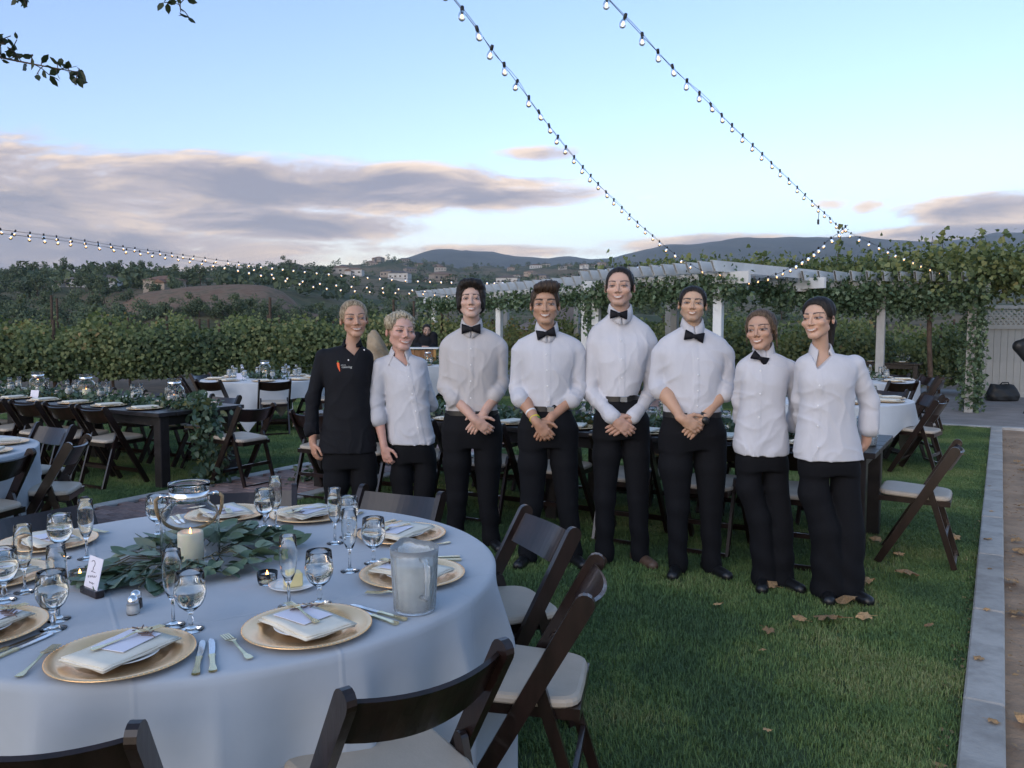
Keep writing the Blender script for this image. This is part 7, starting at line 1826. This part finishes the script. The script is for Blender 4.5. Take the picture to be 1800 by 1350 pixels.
# houses
HW = [mat('stucco_%d' % i, c, .9, .08, .3) for i, c in enumerate([(.40, .36, .31), (.30, .25, .205), (.52, .50, .47), (.36, .29, .23), (.24, .20, .17)])]
HR = [mat('roof_%d' % i, c, .9, .15, .5) for i, c in enumerate([(.17, .095, .065), (.13, .105, .09), (.21, .135, .095), (.10, .095, .095)])]
WIN = mat('window_dark', (.03, .035, .045), .2)
def house(p, w, d, h, rz, wi, ri, label, sunk=2.5, hip=True, wing=True):
    t = thing('house', label, 'house', p, rz, 'houses on the hillsides')
    MB().box((0, 0, h / 2 - sunk / 2), (w, d, h + sunk)).build('wall', HW[wi], t)
    rh = h * .38; e = .5; mb = MB(); L = w / 2 - d / 2 if hip else w / 2 + e
    L = max(L, w * .1)
    mb.add([(-w / 2 - e, -d / 2 - e, h), (w / 2 + e, -d / 2 - e, h), (w / 2 + e, d / 2 + e, h), (-w / 2 - e, d / 2 + e, h), (-L, 0, h + rh), (L, 0, h + rh)], [(0, 1, 5, 4), (2, 3, 4, 5), (1, 2, 5), (3, 0, 4), (3, 2, 1, 0)]); rf = mb.build('roof', HR[ri], t)
    if wing:
        s_ = 1 if wi % 2 else -1
        MB().box((s_ * w * .28, -d * .6, h * .36 - sunk / 2), (w * .36, d * .5, h * .72 + sunk)).build('wing', HW[wi], t)
        mb = MB(); a, b_ = w * .2 + e, d * .27 + e; mb.add([(s_ * w * .28 - a, -d * .6 - b_, h * .72), (s_ * w * .28 + a, -d * .6 - b_, h * .72), (s_ * w * .28 + a, -d * .30, h * .72), (s_ * w * .28 - a, -d * .30, h * .72), (s_ * w * .28, -d * .30, h * .72 + rh * .8), (s_ * w * .28, -d * .6 - b_, h * .72 + rh * .8)], [(0, 1, 5), (1, 2, 4, 5), (3, 0, 5, 4), (0, 3, 2, 1), (2, 3, 4)]); mb.build('roof', HR[ri], t)
    nw = max(2, int(w / 4))
    for k in range(nw): MB().box((-w / 2 + w * (k + .5) / nw, -d / 2 - .04, h * .55), (w / nw * .42, .12, h * .26)).build('window', WIN, t)
near_h = [(182, 507, 330, 14, 8, 3.6, 2, 1, 'long low cream house among trees at far left'), (137, 505, 335, 13, 7, 3.4, 2, 1, 'low cream house left of the long cream one'), (293, 496, 300, 12, 8, 4.2, 1, 0, 'tan house with brown roof and pale garden wall above the bluff'), (192, 486, 430, 10, 6, 3.4, 0, 3, 'grey house among the left ridge trees'), (232, 484, 440, 9, 6, 3.8, 2, 3, 'white house with blue side on the left ridge'),
          (428, 484, 520, 20, 10, 4.5, 3, 2, 'wide reddish house high above the bluff'), (531, 520, 420, 12, 8, 4.5, 2, 3, 'white house down right of the bluff'), (512, 478, 800, 14, 10, 5, 1, 0, 'reddish house on the crest near the lone round tree'), (545, 476, 820, 12, 9, 5, 0, 1, 'pale house on the crest left of the blond women')]
for px_, py_, Y, w, d, h, wi, ri, lab in near_h:
    p = terr_point(px_, Y)[0]; house(p, w, d, h, rg4.uniform(-.4, .4), wi, ri, lab)
places = []
for k in range(64):
    px_ = rg4.choice([rg4.uniform(470, 780), rg4.uniform(620, 1080), rg4.uniform(700, 1060)]); Y = rg4.uniform(650, 2150); places.append((px_, Y))
places.sort()
for k, (px_, Y) in enumerate(places):
    p = terr_point(px_, Y)[0]; s_ = rg4.uniform(.8, 1.25) * (1 if Y < 1400 else 1.2); house(p, 15 * s_, 10 * s_, 5.2 * s_, rg4.uniform(-.7, .7), rg4.randrange(5), rg4.randrange(4), f'{ordinal(k + 1)} tiny far house from the left on the hillside behind the group', wing=k % 2 == 0)
for k, (px_, Y) in enumerate(((1640, 2300), (1655, 2250), (1795, 1500), (1625, 2350))):
    p = terr_point(px_, Y)[0]; house(p, 20, 12, 7, rg4.uniform(-.3, .3), 2, 1, ['white far house left of the tall vine shoot', 'white far house right behind the tall vine shoot', 'pale far house at the right frame edge', 'small white far house leftmost above the right pergola'][k])
# one pale house close behind the vines, seen between two young men
p = terr_point(1000, 62)[0]
house((p[0], p[1], -3.2), 6.5, 5, 4.4, .25, 1, 1, 'pale stucco house glimpsed behind the vines between two young men', 4)
plant(508, 760, 0, 1.6, 'lone round tree on the crest above the hillside houses', 'trees on the crest')
# ================================================================== THE AIR
hz = MB(); hz.box((0, 3000, 395), (15000, 9000, 850)); hb = hz.build('haze', None)
m = bpy.data.materials.new('haze'); m.use_nodes = True; m.node_tree.nodes.clear()
ho = m.node_tree.nodes.new('ShaderNodeOutputMaterial'); hv = m.node_tree.nodes.new('ShaderNodeVolumePrincipled')
hv.inputs['Color'].default_value = (0.80, 0.88, 1.0, 1); hv.inputs['Density'].default_value = 0.00007; hv.inputs['Anisotropy'].default_value = 0.0
m.node_tree.links.new(hv.outputs[0], ho.inputs['Volume']); hb.data.materials.append(m); hb['kind'] = 'stuff'; hb['label'] = 'thin evening haze over the valley'
